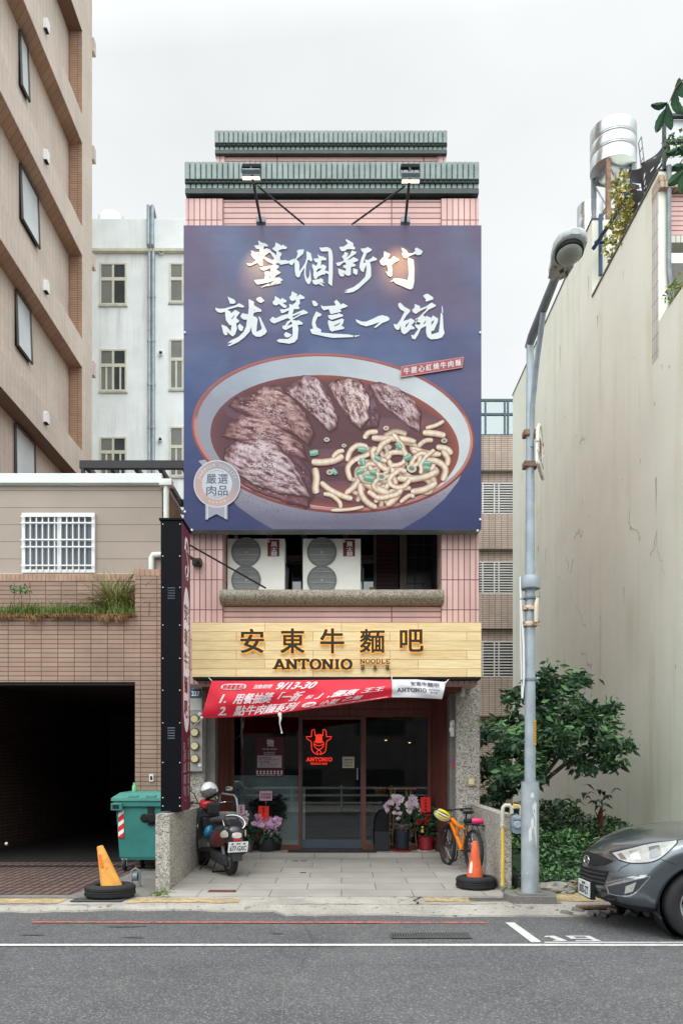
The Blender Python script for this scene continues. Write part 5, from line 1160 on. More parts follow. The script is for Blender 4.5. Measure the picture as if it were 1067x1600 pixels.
# brush characters, traced as outlines
CH = [(380, 370, 13.34, [[(310,80),(410,135),(440,130),(525,185),(505,205),(430,205),(430,270),(490,240),(570,275),(585,310),(650,350),(690,395),(695,340),(690,312),(640,290),(605,245),(660,210),(680,120),(785,175),(800,200),(820,165),(920,225),(890,260),(800,262),(720,300),(800,345),(795,390),(770,430),(775,490),(900,490),(940,510),(1067,460),(1067,530),(1020,600),(975,580),(950,555),(775,590),(755,562),(720,552),(665,572),(745,610),(740,645),(690,685),(785,745),(770,770),(700,800),(655,855),(760,850),(835,905),(780,940),(640,995),(560,985),(660,912),(540,955),(300,1000),(260,970),(230,905),(420,890),(445,870),(460,800),(435,740),(470,725),(568,730),(573,655),(430,715),(370,690),(345,640),(420,630),(580,600),(636,578),(520,530),(450,475),(425,445),(405,480),(410,612),(355,614),(315,560),(298,547),(150,612),(100,600),(70,550),(130,565),(180,560),(265,495),(200,440),(160,370),(180,345),(160,285),(270,330),(345,320),(340,265),(270,250),(230,185),(330,175)],
  [(295,375),(345,350),(340,375),(300,388)],[(435,408),(540,335),(570,345),(650,465),(610,490),(500,445)],[(540,800),(575,860),(550,862)]]),
 (445, 375, 13.34, [[(212,395),(245,370),(270,290),(250,230),(300,205),(400,200),(385,290),(340,330),(240,410),(290,455),(305,500),(305,655),(370,570),(420,490),(455,380),(450,230),(540,280),(575,420),(550,455),(500,420),(480,420),(445,545),(435,650),(440,740),(470,825),(510,760),(525,610),(540,720),(550,850),(520,920),(480,925),(430,850),(405,740),(405,640),(413,575),(340,690),(310,770),(270,790),(230,750),(210,650),(205,500),(204,440)],
  [(720,155),(760,165),(880,150),(950,180),(985,240),(1000,350),(1000,700),(985,970),(930,985),(885,1020),(830,980),(765,900),(785,870),(840,900),(905,905),(912,720),(850,690),(840,720),(780,725),(690,770),(655,825),(610,800),(595,740),(600,640),(570,560),(575,500),(650,545),(680,500),(680,470),(640,470),(595,395),(705,385),(680,300),(740,340),(790,345),(865,385),(865,425),(765,430),(750,540),(790,510),(865,550),(855,600),(830,635),(915,660),(915,400),(905,240),(770,245),(740,215)],
  [(660,650),(700,602),(770,597),(720,650),(660,680)],[(570,840),(740,815),(725,785),(810,835),(790,870),(700,920),(640,940),(590,910)]]),
 (515, 370, 13.34, [[(335,50),(400,80),(495,140),(490,190),(535,235),(520,270),(440,262),(360,265),(320,300),(250,305),(220,270),(200,215),(300,205),(380,140),(335,85)],
  [(310,315),(390,350),(350,435),(430,370),(460,285),(560,320),(540,360),(450,420),(365,490),(430,470),(500,425),(600,480),(580,510),(480,550),(545,590),(530,620),(445,635),(440,790),(400,818),(360,810),(265,750),(310,800),(280,835),(220,825),(185,760),(175,665),(330,715),(340,670),(280,640),(285,600),(340,590),(330,540),(290,535),(210,610),(160,610),(130,550),(270,515),(300,490),(250,415),(300,370)],
  [(485,655),(585,690),(580,780),(545,800),(490,755)],
  [(645,250),(740,245),(790,215),(880,265),(865,300),(770,350),(735,440),(700,550),(745,545),(735,475),(800,490),(880,440),(900,410),(990,465),(975,490),(840,530),(860,640),(865,820),(840,870),(720,980),(600,1090),(500,1150),(390,1175),(300,1165),(390,1125),(310,1125),(400,1090),(500,1050),(620,960),(740,840),(765,700),(765,590),(715,700),(720,720),(690,740),(650,710),(620,640),(630,560),(660,450),(710,340),(670,310)]]),
 (585, 375, 13.34, [[(200,235),(330,300),(270,410),(340,400),(400,340),(520,405),(500,435),(400,490),(355,540),(375,620),(370,740),(330,775),(280,750),(230,660),(280,670),(285,600),(245,520),(185,540),(130,510),(105,440),(190,350)],
  [(555,165),(600,175),(670,220),(705,280),(780,280),(845,240),(840,185),(880,160),(1005,235),(970,305),(900,325),(850,295),(720,345),(650,390),(600,370),(565,280),(590,265)],
  [(695,370),(815,415),(830,600),(828,880),(800,1010),(750,1040),(680,1015),(560,960),(440,910),(390,862),(320,885),(410,800),(560,810),(690,840),(710,720),(705,560),(690,450)]]),
 (335, 460, 11.856, [[(245,45),(370,100),(400,150),(360,180),(290,175),(270,110)],
  [(20,250),(100,270),(190,265),(400,205),(460,165),(555,220),(540,250),(430,235),(240,290),(300,320),(310,355),(390,290),(475,340),(405,440),(460,490),(450,520),(405,540),(420,640),(390,740),(345,785),(310,765),(230,690),(250,745),(210,765),(170,730),(130,560),(230,600),(305,690),(320,580),(280,570),(215,480),(205,400),(200,325),(120,345),(60,330),(25,290)],[(315,460),(375,380),(370,410),(330,465)],
  [(435,590),(470,545),(545,610),(520,680),(485,685),(450,650)],
  [(635,90),(735,140),(735,205),(870,285),(870,325),(790,330),(730,350),(720,400),(790,435),(805,470),(790,580),(780,700),(860,660),(880,630),(830,460),(810,410),(850,425),(920,570),(975,690),(940,740),(850,790),(770,785),(710,740),(690,680),(690,600),(650,700),(560,800),(440,890),(290,960),(240,955),(340,895),(240,910),(300,860),(450,790),(540,700),(590,600),(605,470),(550,475),(500,440),(485,405),(520,350),(625,375),(640,250)],[(735,280),(750,300),(740,318)],
  [(770,100),(800,60),(860,50),(930,120),(870,165),(820,145)]]),
 (415, 455, 13.34, [[(195,105),(300,165),(310,190),(340,145),(440,200),(425,240),(350,245),(440,310),(430,350),(380,350),(280,270),(220,305),(160,280),(145,230),(190,185)],
  [(550,5),(665,70),(640,120),(720,70),(820,130),(800,165),(710,175),(720,260),(680,310),(710,350),(690,380),(590,380),(560,490),(700,430),(790,390),(885,445),(860,475),(730,505),(560,600),(640,620),(690,610),(775,665),(760,700),(670,705),(685,800),(665,1000),(600,1070),(500,1100),(270,1070),(230,1030),(290,1000),(470,1000),(555,940),(565,860),(560,740),(420,815),(360,790),(345,725),(400,720),(450,640),(520,600),(460,565),(300,630),(180,680),(120,650),(85,600),(150,535),(210,570),(340,510),(470,480),(490,400),(380,455),(330,465),(295,385),(400,380),(500,345),(490,270),(560,290),(630,230),(630,180),(560,215),(510,180),(495,125),(535,90)],[(560,530),(725,460),(720,480),(572,562)],[(445,725),(530,635),(558,690)],
  [(380,900),(430,855),(545,910),(520,945),(450,975),(400,950)]]),
 (480, 465, 8.208, [[(60,40),(100,45),(140,85),(125,110),(90,115),(70,85)],[(115,180),(185,215),(175,240),(135,250),(105,320),(120,380),(180,415),(175,450),(330,465),(530,475),(595,490),(585,510),(430,515),(330,520),(240,505),(60,465),(35,410),(75,400),(60,340),(70,270)],
  [(175,100),(210,115),(345,105),(365,100),(345,55),(375,30),(420,75),(425,95),(460,75),(520,110),(500,125),(425,150),(435,185),(390,195),(300,215),(275,150),(215,168),(185,140)],[(265,230),(385,215),(400,200),(460,225),(455,245),(310,288),(275,265)],
  [(270,290),(330,310),(450,270),(470,285),(460,335),(440,360),(475,385),(470,405),(345,430),(320,440),(290,420),(265,330)],[(340,365),(430,320),(410,345),(350,372)],
  [(620,280),(700,310),(750,312),(840,275),(910,240),(960,228),(1030,245),(1058,275),(1040,298),(960,330),(880,388),(855,385),(930,315),(850,345),(760,372),(680,350),(630,315)]]),
 (610, 455, 11.856, [[(140,235),(180,215),(260,295),(365,350),(355,390),(290,460),(235,555),(330,530),(375,505),(450,550),(430,590),(385,635),(450,680),(440,705),(370,715),(310,770),(255,805),(205,770),(190,700),(185,640),(165,710),(120,725),(75,680),(55,610),(120,620),(190,520),(260,385),(190,350),(150,300)],[(275,670),(280,630),(345,575),(330,610),(290,670)],
  [(600,90),(640,60),(690,50),(790,120),(790,155),(660,200),(645,180),(655,160)],
  [(450,240),(545,280),(545,325),(650,290),(760,215),(845,265),(820,290),(700,350),(600,450),(653,485),(657,458),(760,500),(780,450),(880,510),(875,570),(800,735),(755,745),(755,805),(890,765),(910,620),(930,400),(965,430),(980,690),(1000,780),(955,860),(860,890),(740,895),(680,850),(655,760),(660,645),(560,700),(500,830),(450,900),(400,880),(380,815),(430,820),(510,710),(460,660),(450,615),(530,630),(560,590),(480,570),(455,520),(530,480),(650,360),(680,310),(560,365),(470,425),(410,390),(400,340),(440,320)],[(750,640),(760,570),(805,540),(790,590)],[(605,610),(655,540),(650,580),(615,620)]])]
mb = MB(); ly = BBY - .0125
for (x0_, y0_, s_, loops) in CH:
    m_ = poly_mesh([[(x0_ + a / s_, -(y0_ + b / s_)) for a, b in lp] for lp in loops])
    put(mb, m_, (0, 0, 0), fn=lambda v: bp(v.x, -v.y, ly))
for (a, b, c, d) in ((438, 441, 416, 447), (420, 443, 408, 449), (648, 504, 652, 498), (553, 525, 561, 524), (690, 488, 690, 478)):
    mb.add([bp(a, b, ly), bp(a + 2, b + 2, ly), bp(c + 1, d + .6, ly), bp(c, d, ly)], [[0, 1, 2, 3]])
mb.build('brush_lettering', M('white_ink', rgb(232, 240, 242, .66), .5, .04, 2), bbd, fixn=False)
mb = MB()
for (a, c) in ((289, 520), (289, 800), (750, 520), (750, 812), (746, 829.5), (300, 828.5)): p = bp(a, c, BBY - .01); mb.ball(p, .018, n=6)
mb.build('fixing_screw', MT['whitem'], bbd)

# ================================================================== FLOODLIGHTS on outrigger arms (lit)
for i, (lx, lyp, bx, sx_, lab) in enumerate(((393, 272, 408, 475, 'black floodlight on an outrigger arm above the first brush characters of the billboard'), (641, 277, 633, 550, 'black floodlight on an outrigger arm above the last brush character of the top line'))):
    fy = 11.08; p = P(lx, lyp, fy); base = P(bx, 349, BBY + .05); st = P(sx_, 350, BBY + .05)
    t = thing('floodlight', p, lab, 'floodlight', 'floodlights over the billboard')
    mb = MB(); e = Vector((p.x + (.03 if i == 0 else -.02), fy, Z(288, fy))); mb.tube([base, e], .02, 8); mb.tube([e, (p.x + .0, fy - .05, p.z + .02), (p.x - .01, fy + .02, Z(258, fy))], .018, 8); mb.build('arm', MT['black'], t)
    mb = MB(); mb.tube([st, e + Vector((.05 if i == 0 else -.05, .05, .02))], .013, 8); mb.build('brace', MT['black'], t)
    mb = MB(); mb.box(base.x - .07, base.x + .07, BBY - .02, BBY + .08, base.z - .02, base.z + .06, .005); mb.build('clamp', MT['galvd'], t)
    mb = MB(); rot = Matrix.Rotation(R(48), 3, 'X'); mb.obox((p.x, fy - .02, p.z - .02), (.25, .05, .14), rot, .012)
    for k in range(6): mb.obox((p.x, fy - .065 + k * .014, p.z - .05 + k * .018), (.24, .03, .006), rot)
    hd = mb.build('lamp_head', M('lamp_grey', rgb(112, 122, 128), .4, .1, 6, metal=.3), t)
    mb = MB(); mb.obox((p.x, fy - .02, p.z - .075), (.24, .13, .015), Matrix.Rotation(R(20), 3, 'X')); mb.build('lamp_glass', emis('lamp_lens', (1, .85, .62, 1), 2.2), hd)
    mb = MB(); mb.box(p.x - .13, p.x + .13, fy - .01, fy + .05, Z(261, fy), Z(255.5, fy), .006); mb.tube([(p.x - .13, fy, Z(258, fy)), (p.x - .14, fy - .02, Z(266, fy)), (p.x - .135, fy - .03, p.z)], .006, 5); mb.tube([(p.x + .13, fy, Z(258, fy)), (p.x + .13, fy - .03, p.z)], .006, 5); mb.build('junction_box', MT['blackm'], t)
    sl = bpy.data.lights.new('floodlight_beam', 'SPOT'); sl.energy = 125; sl.color = (1.0, .56, .16); sl.spot_size = R(38); sl.spot_blend = 1.0; sl.shadow_soft_size = .03
    so = bpy.data.objects.new('floodlight_beam', sl); COL.objects.link(so); so.location = (p.x, fy + .0, p.z - .12)
    tgt = P((405, 620)[i], (424, 416)[i], BBY); so.rotation_euler = (tgt - so.location).to_track_quat('-Z', 'Y').to_euler()

# ================================================================== AIR CONDITIONERS
def ac(pa, pb, label):
    y = 12.5; xa, xb = X(pa, y), X(pb, y); z0, z1 = 4.27, Z(841.5, y)
    t = thing('air_conditioner', ((xa + xb) / 2, y, 4.25), label, 'air conditioner', 'condensers on the balcony')
    mb = MB(); mb.box(xa, xb, y, y + .36, z0, z1, .012); mb.box(xa + .02, xa + (xb - xa) * .62, y - .006, y + .01, z0 + .02, z1 - .03, .004); mb.build('casing', MT['ac'], t)
    fx = xa + (xb - xa) * .33; r = (xb - xa) * .235
    for zc in (Z(863, y), Z(907, y)):
        mb = MB(); mb.lathe([(0, -.004), (r, -.004), (r + .012, -.012), (r + .02, -.008)], (fx, y - .008, zc), 36, axis='Y'); fg = mb.build('fan_grille', MT['grille'], t)
        mb = MB()
        for k in range(1, 8): mb.lathe([(r * k / 8 - .003, -.018), (r * k / 8 + .003, -.018)], (fx, y - .008, zc), 30, axis='Y', smooth=False)
        for k in (-.6, -.2, .2, .6): mb.box(fx - r * .95 * math.sqrt(1 - k * k), fx + r * .95 * math.sqrt(1 - k * k), y - .03, y - .026, zc + k * r - .004, zc + k * r + .004)
        mb.lathe([(0, -.022), (.018, -.022), (.02, -.01)], (fx, y - .008, zc), 10, axis='Y')
        mb.build('grille_wire', M('pale_wire', rgb(158, 160, 158), .5), fg)
    s0, s1, t0, t1 = X(pa + 63, y), X(pa + 81.5, y), Z(869.5, y), Z(843.5, y)
    mb = MB(); mb.box(s0, s1, y - .004, y - .0005, t0, t1); lb = mb.build('maker_label', M('crimson_label', rgb(112, 34, 40), .5), t)
    mb = MB(); put(mb, text_mesh('萬', 1, .03), ((s0 + s1) / 2 + .01, y - .006, t1 - .07), fit=(.10, .085)); put(mb, text_mesh('士', 1, .03), ((s0 + s1) / 2 + .01, y - .006, t1 - .145), fit=(.10, .06)); put(mb, text_mesh('益', 1, .03), ((s0 + s1) / 2 + .01, y - .006, t1 - .215), fit=(.10, .07))
    mb.box(s0 + .005, s0 + .03, y - .006, y - .0045, t1 - .04, t1 - .01)
    mb.build('label_lettering', MT['whitem'], lb, fixn=False)
    mb = MB()
    for k in range(3): mb.tube([(xb + .001, y + .1 + k * .05, z1 - .36 - k * .04), (xb + .03 + k * .008, y + .1, z1 - .45), (xb + .035, y + .08 + k * .03, z0 + .25), (xb + .02, y + .16, z0 + .05)], .013, 6)
    mb.build('pipework', M('dark_lagging', rgb(56, 60, 64), .7), t)
ac(355, 445, 'white air conditioner condenser nearer the black pylon sign, two stacked fans'); ac(473, 563.5, 'white air conditioner condenser in the middle of the balcony, two stacked fans')

# ================================================================== BLACK PYLON SIGN on the low wall
vy0, vy1 = 10.8, 11.38; vx0, vx1 = X(251, vy0), X(284.3, vy0); vz0, vz1 = Z(1268, vy0), Z(813, vy0)
vs_ = thing('pylon_sign', ((vx0 + vx1) / 2, 11.1, vz0), 'tall black box sign with a maroon lettered side, standing on the low pebbled wall', 'sign')
mb = MB(); mb.box(vx0, vx1 - .004, vy0, vy1, vz0, vz1, .006); mb.box(vx0 - .02, vx1 + .02, vy0 - .015, vy1 + .02, vz1, vz1 + .03, .004); mb.build('cabinet', M('black_gloss_panel', rgb(12, 13, 18), .6, .1, 1.5, spec=.1), vs_)
mb = MB()
for pz in (819, 869, 918, 977, 1029, 1079, 1130, 1192, 1247, 1260):
    for px in (254.5, 281): p = P(px, pz, vy0 - .003); mb.ball(p, .008, n=6)
mb.build('rivet', MT['whitem'], vs_)
for pz in (927, 1146):
    mb = MB()
    for k in range(5): z_ = Z(pz - 8 + k * 4, vy0); mb.prism([(vy0 - .012, z_), (vy0 + .002, z_ + .008), (vy0 + .002, z_ - .012)], 'X', X(262, vy0), X(273.5, vy0))
    mb.build('vent', M('grey_louvre', rgb(96, 106, 116), .35, .1), vs_)
mb = MB(); mb.box(vx1 - .003, vx1 + .002, vy0 + .004, vy1 - .003, vz0 + .01, vz1 - .01); fc = mb.build('sign_face', M('maroon_face', rgb(104, 40, 58), .5, .1, 1.5), vs_)
def vp(u, z, o=.004): return (vx1 + o, vy0 + u, z)       # u across the face, towards the shop
mb = MB(); zc0, zc1 = 2.20, 4.22; rr_ = .215; um = .30; pts = []
for i in range(25): q = R(180 * i / 24); pts.append((um + rr_ * math.cos(q), zc1 - .42 + .42 * math.sin(q)))
for i in range(25): q = R(180 + 180 * i / 24); pts.append((um + rr_ * math.cos(q), zc0 + .42 + .42 * math.sin(q)))
mb.add([vp(a, b) for a, b in pts], [list(range(len(pts)))]); mb.build('oval_label', M('lilac_white', rgb(238, 230, 240), .4, .03), fc)
mb = MB()
for ch, z_ in zip('安東牛麵吧', (3.86, 3.52, 3.2, 2.86, 2.52)): put(mb, text_mesh(ch, 1, .025), vp(.25, z_, .006), (0, 1, 0), (0, 0, 1), (1, 0, 0), fit=(.24, .24))
mb.build('label_characters', M('rust_ink', rgb(120, 62, 52), .5), fc, fixn=False)
mb = MB()
def vslab(txt, z0_, z1_, u0, u1): put_slab(mb, txt, 0, z0_ - z1_, 0, u1 - u0, 0, th=.22, fn=lambda a, b, s: (vx1 + .006 + s, vy0 + u0 + b, z0_ - a))
vslab('ANTONIO', 3.98, 3.1, .42, .47); vslab('NOODLE BAR', 3.0, 2.4, .425, .46); mb.build('label_lettering', M('dark_ink', rgb(60, 44, 56), .5), fc, fixn=False)
mb = MB()
for i in range(9): q = i / 8; mb.tube([vp(.2 + .22 * math.sin(q * 5) * .5 + .1, 4.36 + q * .48, .008), vp(.2 + .22 * math.sin(q * 5 + .6) * .5 + .1, 4.42 + q * .48, .008)], .007, 5)
for a, b in (((.16, 4.72), (.28, 4.9)), ((.44, 4.72), (.33, 4.9)), ((.18, 4.72), (.42, 4.74))): mb.tube([vp(*a, .008), vp(*b, .008)], .008, 5)
mb.lathe([(.085, 0), (.1, .004), (.1, -.004), (.085, 0)], vp(.3, 4.42, .008), 20, axis='X')
for u0, z0_, n, st in ((.12, 2.08, 26, .03), (.20, 1.98, 22, .034), (.42, 2.16, 26, .034)):
    for i in range(n):
        if (i * 7) % 5: mb.add([vp(u0, z0_ - i * st), vp(u0 + .034, z0_ - i * st), vp(u0 + .034, z0_ - i * st - st * .7), vp(u0, z0_ - i * st - st * .7)], [[0, 1, 2, 3]])
mb.build('address_lettering', M('pale_ink', rgb(214, 206, 210), .5), fc, fixn=False)
mb = MB(); mb.tube([(vx1, vy1 - .05, Z(853, vy1)), (X(415, 12.1), 12.1, 4.45)], .014, 8); mb.build('stay_rod', MT['black'], vs_)
mb = MB(); mb.box(vx1 - .1, X(316, 12.18), 12.05, 12.19, Z(883, 12.1), Z(873, 12.1), .005); mb.tube([(vx1 - .05, vy1, Z(868, vy1)), (X(310, 12.1), 12.1, Z(878, 12.1))], .03, 4, smooth=False); mb.build('bracket', MT['black'], vs_)

# ================================================================== LOW WALLS of the forecourt
for nm, xa, xb, lab in (('garden_wall', X(243, 10.5), X(265, 10.5), 'low washed pebble wall carrying the black pylon sign'), ('garden_wall', X(781, 10.5), X(799, 10.5), 'low washed pebble wall beside the bicycle, grey and slightly sloping')):
    mb = MB(); a = -2.27 if xa < 0 else xa
    mb.prism([(10.5, 0), (12.94, 0), (12.94, 1.14), (10.5, 1.09)] if xa > 0 else [(10.5, 0), (12.94, 0), (12.94, 1.09), (10.5, 1.09)], 'X', xa, xb); o = mb.build(nm, MT['pebble']); setp(o, lab, 'wall')

# ================================================================== HOUSE NUMBER, METERS, CAMERA, SWITCH on the piers
pxa, pxb = X(296.5, PFY - .02), X(314, PFY - .02)
mt_ = thing('meter_cabinet', ((pxa + pxb) / 2, PFY, Z(1205, PFY)), 'grey meter cabinet with four round dials under the blue house number', 'meter box')
mb = MB(); mb.box(pxa - .10, X(318, PFY), PFY - .10, PFY - .002, Z(1206, PFY), Z(1070, PFY), .01); mb.build('cabinet', M('meter_grey', rgb(150, 150, 146), .5, .12, 4, rust=rgb(120, 108, 94), rust_lo=.66), mt_)
for py in (1124, 1145, 1166, 1186):
    p = P(304.5, py, PFY - .1); mb = MB(); mb.lathe([(.07, -.0), (.075, -.03), (.06, -.05), (.058, -.052)], p, 24, axis='Y'); d = mb.build('meter', M('meter_ring', rgb(92, 92, 88), .4), mt_)
    mb = MB(); mb.lathe([(0, -.05), (.058, -.05)], p, 24, axis='Y'); mb.build('dial', M('cream_dial', rgb(206, 196, 150), .3, .1), d)
for py in (1116, 1196): mb = MB(); mb.lathe([(0, -.012), (.028, -.01), (.03, 0)], P(312, py, PFY - .1), 12, axis='Y'); mb.build('seal', MT['whitem'], mt_)
mb = MB(); mb.box(pxa - .02, X(315, PFY - .1), PFY - .106, PFY - .101, Z(1111, PFY), Z(1092, PFY)); mb.build('cabinet_panel', M('meter_panel', rgb(176, 178, 174), .4), mt_)
hn = thing('house_number', P(305, 1083, PFY - .11), 'blue enamel house number plate reading 227 on the meter cabinet', 'sign')
mb = MB(); a, b_ = P(296.5, 1090.5, PFY - .115), P(314, 1072, PFY - .115); mb.box(a.x, b_.x, PFY - .118, PFY - .107, a.z, b_.z, .004); mb.build('plate', M('blue_enamel', rgb(62, 92, 118), .3, .05), hn)
mb = MB(); put(mb, text_mesh('227', 1, .03), P(305.5, 1084, PFY - .121), fit=(.13, .075)); put(mb, text_mesh('大同路', 1, .02), P(305.5, 1075.5, PFY - .121), fit=(.11, .035)); mb.build('number', MT['whitem'], hn, fixn=False)
cc = thing('security_camera', P(723, 1076, 12.85), 'small white bullet security camera under the sign on the far pier', 'camera')
mb = MB(); c = P(724, 1074, 12.86); mb.tube([c + Vector((.05, .1, .03)), c + Vector((-.06, -.06, -.0))], .045, 14); mb.build('housing', MT['whitem'], cc)
mb = MB(); mb.tube([c + Vector((-.061, -.061, 0)), c + Vector((-.066, -.066, -.001))], .032, 12); mb.build('lens', MT['blackm'], cc)
mb = MB(); mb.tube([c + Vector((.02, .06, -.02)), c + Vector((.0, .09, -.10))], .03, 10); mb.ball(c + Vector((.0, .09, -.11)), .045, n=10); mb.build('bracket', MT['whitem'], cc)
sw = thing('switch_box', P(736, 1222, PFY), 'beige square switch box screwed to the pebbled pier by the bicycle', 'switch')
mb = MB(); p = P(736, 1222, PFY); mb.box(p.x - .065, p.x + .065, PFY - .035, PFY - .001, p.z - .07, p.z + .07, .01); bx_ = mb.build('box', M('old_beige', rgb(178, 158, 122), .5, .15, 8), sw)
mb = MB(); mb.box(p.x - .042, p.x + .042, PFY - .045, PFY - .034, p.z - .045, p.z + .045, .006); mb.build('cover', M('pale_beige', rgb(206, 196, 168), .4), bx_)
ps = thing('warning_tag', P(711, 1193, 13.05), 'narrow red and blue tag stuck on the side of the far pier', 'tag')
mb = MB(); p = P(709.5, 1192, PFY + .115); mb.box(p.x - .03, p.x + .03, PFY + .112, PFY + .119, p.z - .08, p.z + .08); mb.build('tag', M('magenta_tag', rgb(188, 52, 84), .5), ps)
mb = MB(); mb.box(p.x - .03, p.x + .03, PFY + .110, PFY + .1125, p.z + .02, p.z + .07); mb.build('tag_panel', M('blue_tag', rgb(92, 96, 158), .5), ps)
gl = thing('work_glove', P(707, 1135, 13.0), 'crumpled white plastic scrap hanging on the pier edge', 'plastic scrap')
mb = MB(); p = P(706.5, 1138, PFY + .1)
rings = [[(p.x + .045 * k * math.cos(q) + .02 * math.sin(7 * q + i), PFY + .09 + .02 * math.sin(q), p.z + .13 - i * .045 + .012 * math.sin(5 * q)) for q in [2 * math.pi * j / 10 for j in range(10)]] for i, k in enumerate((.35, .6, .5, .9, 1.0, .7, .3))]
mb.loft(rings); mb.build('plastic', M('white_plastic', rgb(220, 220, 218), .4), gl); gl.name = 'plastic_scrap'

# ================================================================== BANNER (slack red cloth)
bn = thing('banner', P(500, 1090, 11.9), 'slack red promotional banner with white lettering, pale at its end, tied under the fascia', 'banner')
BNY = 11.88
top = [(331, 1064), (400, 1064), (480, 1063), (560, 1062), (612, 1062), (650, 1062), (696, 1066)]
bot = [(316, 1123), (385, 1120), (445, 1114), (520, 1104), (612, 1090), (655, 1091), (690, 1093)]
def interp(l, t):
    f = t * (len(l) - 1); i = min(int(f), len(l) - 2); f -= i; return (l[i][0] + (l[i + 1][0] - l[i][0]) * f, l[i][1] + (l[i + 1][1] - l[i][1]) * f)
def bnp(u, v, o=0):
    """a point of the cloth: u along, v down"""
    a, b = interp(top, u), interp(bot, u); px, py = a[0] + (b[0] - a[0]) * v, a[1] + (b[1] - a[1]) * v
    y = BNY - .05 * math.sin(math.pi * v) - .03 * v + .016 * math.sin(u * 17 + v * 5) * v + .010 * math.sin(u * 34 - v * 9) * (v * (1 - v) * 2 + .2) + .02 * math.sin((u * 2.2 + v) * 6) * v
    p = P(px, py, BNY); return Vector((p.x, y - o, p.z))
def cloth(u0, u1, mat_, name):
    mb = MB(); nu, nv = 70, 18
    g_ = [bnp(u0 + (u1 - u0) * i / nu, j / nv) for i in range(nu + 1) for j in range(nv + 1)]
    mb.add(g_, [[i * (nv + 1) + j, i * (nv + 1) + j + 1, (i + 1) * (nv + 1) + j + 1, (i + 1) * (nv + 1) + j] for i in range(nu) for j in range(nv)], 0, True); return mb.build(name, mat_, bn, fixn=False)
cloth(0, .667, MT['redcloth'], 'red_cloth'); cloth(.667, 1, M('pale_cloth', rgb(206, 206, 212), .6, .06, 4), 'pale_cloth')
mb = MB()
def btext(tx, u0, u1, v0, v1, bold=.02, shear=.2, m_=mb, off=.008):
    vs, fs = text_mesh(tx, 1, bold, shear); x0, x1 = min(v.x for v in vs), max(v.x for v in vs); y0, y1 = min(v.y for v in vs), max(v.y for v in vs)
    m_.add([bnp(u0 + (u1 - u0) * (v.x - x0) / (x1 - x0), v1 + (v0 - v1) * (v.y - y0) / (y1 - y0), off + v.z) for v in vs], fs)
pill = [(.03 + .095 * (.5 + .5 * math.copysign(abs(math.cos(q)) ** .35, math.cos(q))), .17 + .085 * math.sin(q)) for q in [2 * math.pi * i / 28 for i in range(28)]]
mb.add([bnp(a + .012, b, .007) for a, b in pill], [list(range(28))])
btext('活動期間', .165, .228, .12, .24, .02); btext('9/13-30', .245, .375, .06, .28, .03)
btext('1.', .052, .078, .38, .62, .03); btext('用餐抽獎「一折', .105, .355, .36, .66, .03); btext('起', .372, .395, .50, .62, .02); btext('」,優惠', .405, .545, .40, .66, .025); btext('王王', .56, .64, .40, .60, .025)
btext('2.', .058, .09, .72, .95, .03); btext('點牛肉麵系列', .115, .365, .70, 1.0 - .03, .03); btext('小菜', .442, .505, .74, .92, .02); btext('乙盤', .515, .575, .70, .86, .02)
btext('本店保留活動調整與變更權利', .42, .655, .92, .97, .01)
q28 = [(.405 + .024 * math.cos(q), .84 + .09 * math.sin(q)) for q in [2 * math.pi * i / 20 for i in range(20)]]; mb.add([bnp(a, b, .007) for a, b in q28], [list(range(20))])
mb.build('banner_lettering', M('white_cloth_ink', rgb(232, 214, 218), .6), bn, fixn=False)
mb = MB(); btext('開幕雙重送', .048, .13, .11, .235, .02, .15, mb, .016); btext('加贈', .39, .42, .80, .89, .02, .15, mb, .016); mb.build('red_lettering', MT['redcloth'], bn, fixn=False)
mb = MB(); btext('安東牛麵吧', .79, .965, .12, .36, .015, 0, mb)
put_slab(mb, 'ANTONIO', .70, .885, -.70, -.48, 0, th=.22, fn=lambda a, b, s: bnp(a, -b, .008 + s)); put_slab(mb, 'NOODLE', .90, .972, -.58, -.50, 0, th=.2, fn=lambda a, b, s: bnp(a, -b, .008 + s)); put_slab(mb, 'BAR', .91, .962, -.72, -.64, 0, th=.2, fn=lambda a, b, s: bnp(a, -b, .008 + s))
mb.build('shop_lettering', M('grey_cloth_ink', rgb(70, 70, 78), .6), bn, fixn=False)
mb = MB()
k = P(437, 1116, BNY - .06); mb.tube([k, k + Vector((.012, -.01, -.06)), k + Vector((0, 0, -.14)), k + Vector((.03, 0, -.27))], [.018, .022, .010, .008], 6); mb.ball(k + Vector((0, 0, -.01)), (.03, .02, .035), n=8); mb.ball(k + Vector((.03, 0, -.28)), .014, n=6)
mb.tube([bnp(0, 1), P(304, 1133, BNY + .1)], .008, 6); mb.ball(bnp(0, .99), .022, n=8); mb.tube([bnp(1, .05), P(701, 1062, BNY + .05)], .008, 6); mb.ball(bnp(1, .06), .022, n=8); mb.tube([bnp(0, 0), P(326, 1059, BNY + .05)], .006, 6); mb.tube([bnp(.667, 0), P(612, 1057, BNY + .05)], .006, 6)
mb.build('tie_cord', M('white_cord', rgb(212, 210, 204), .7), bn)

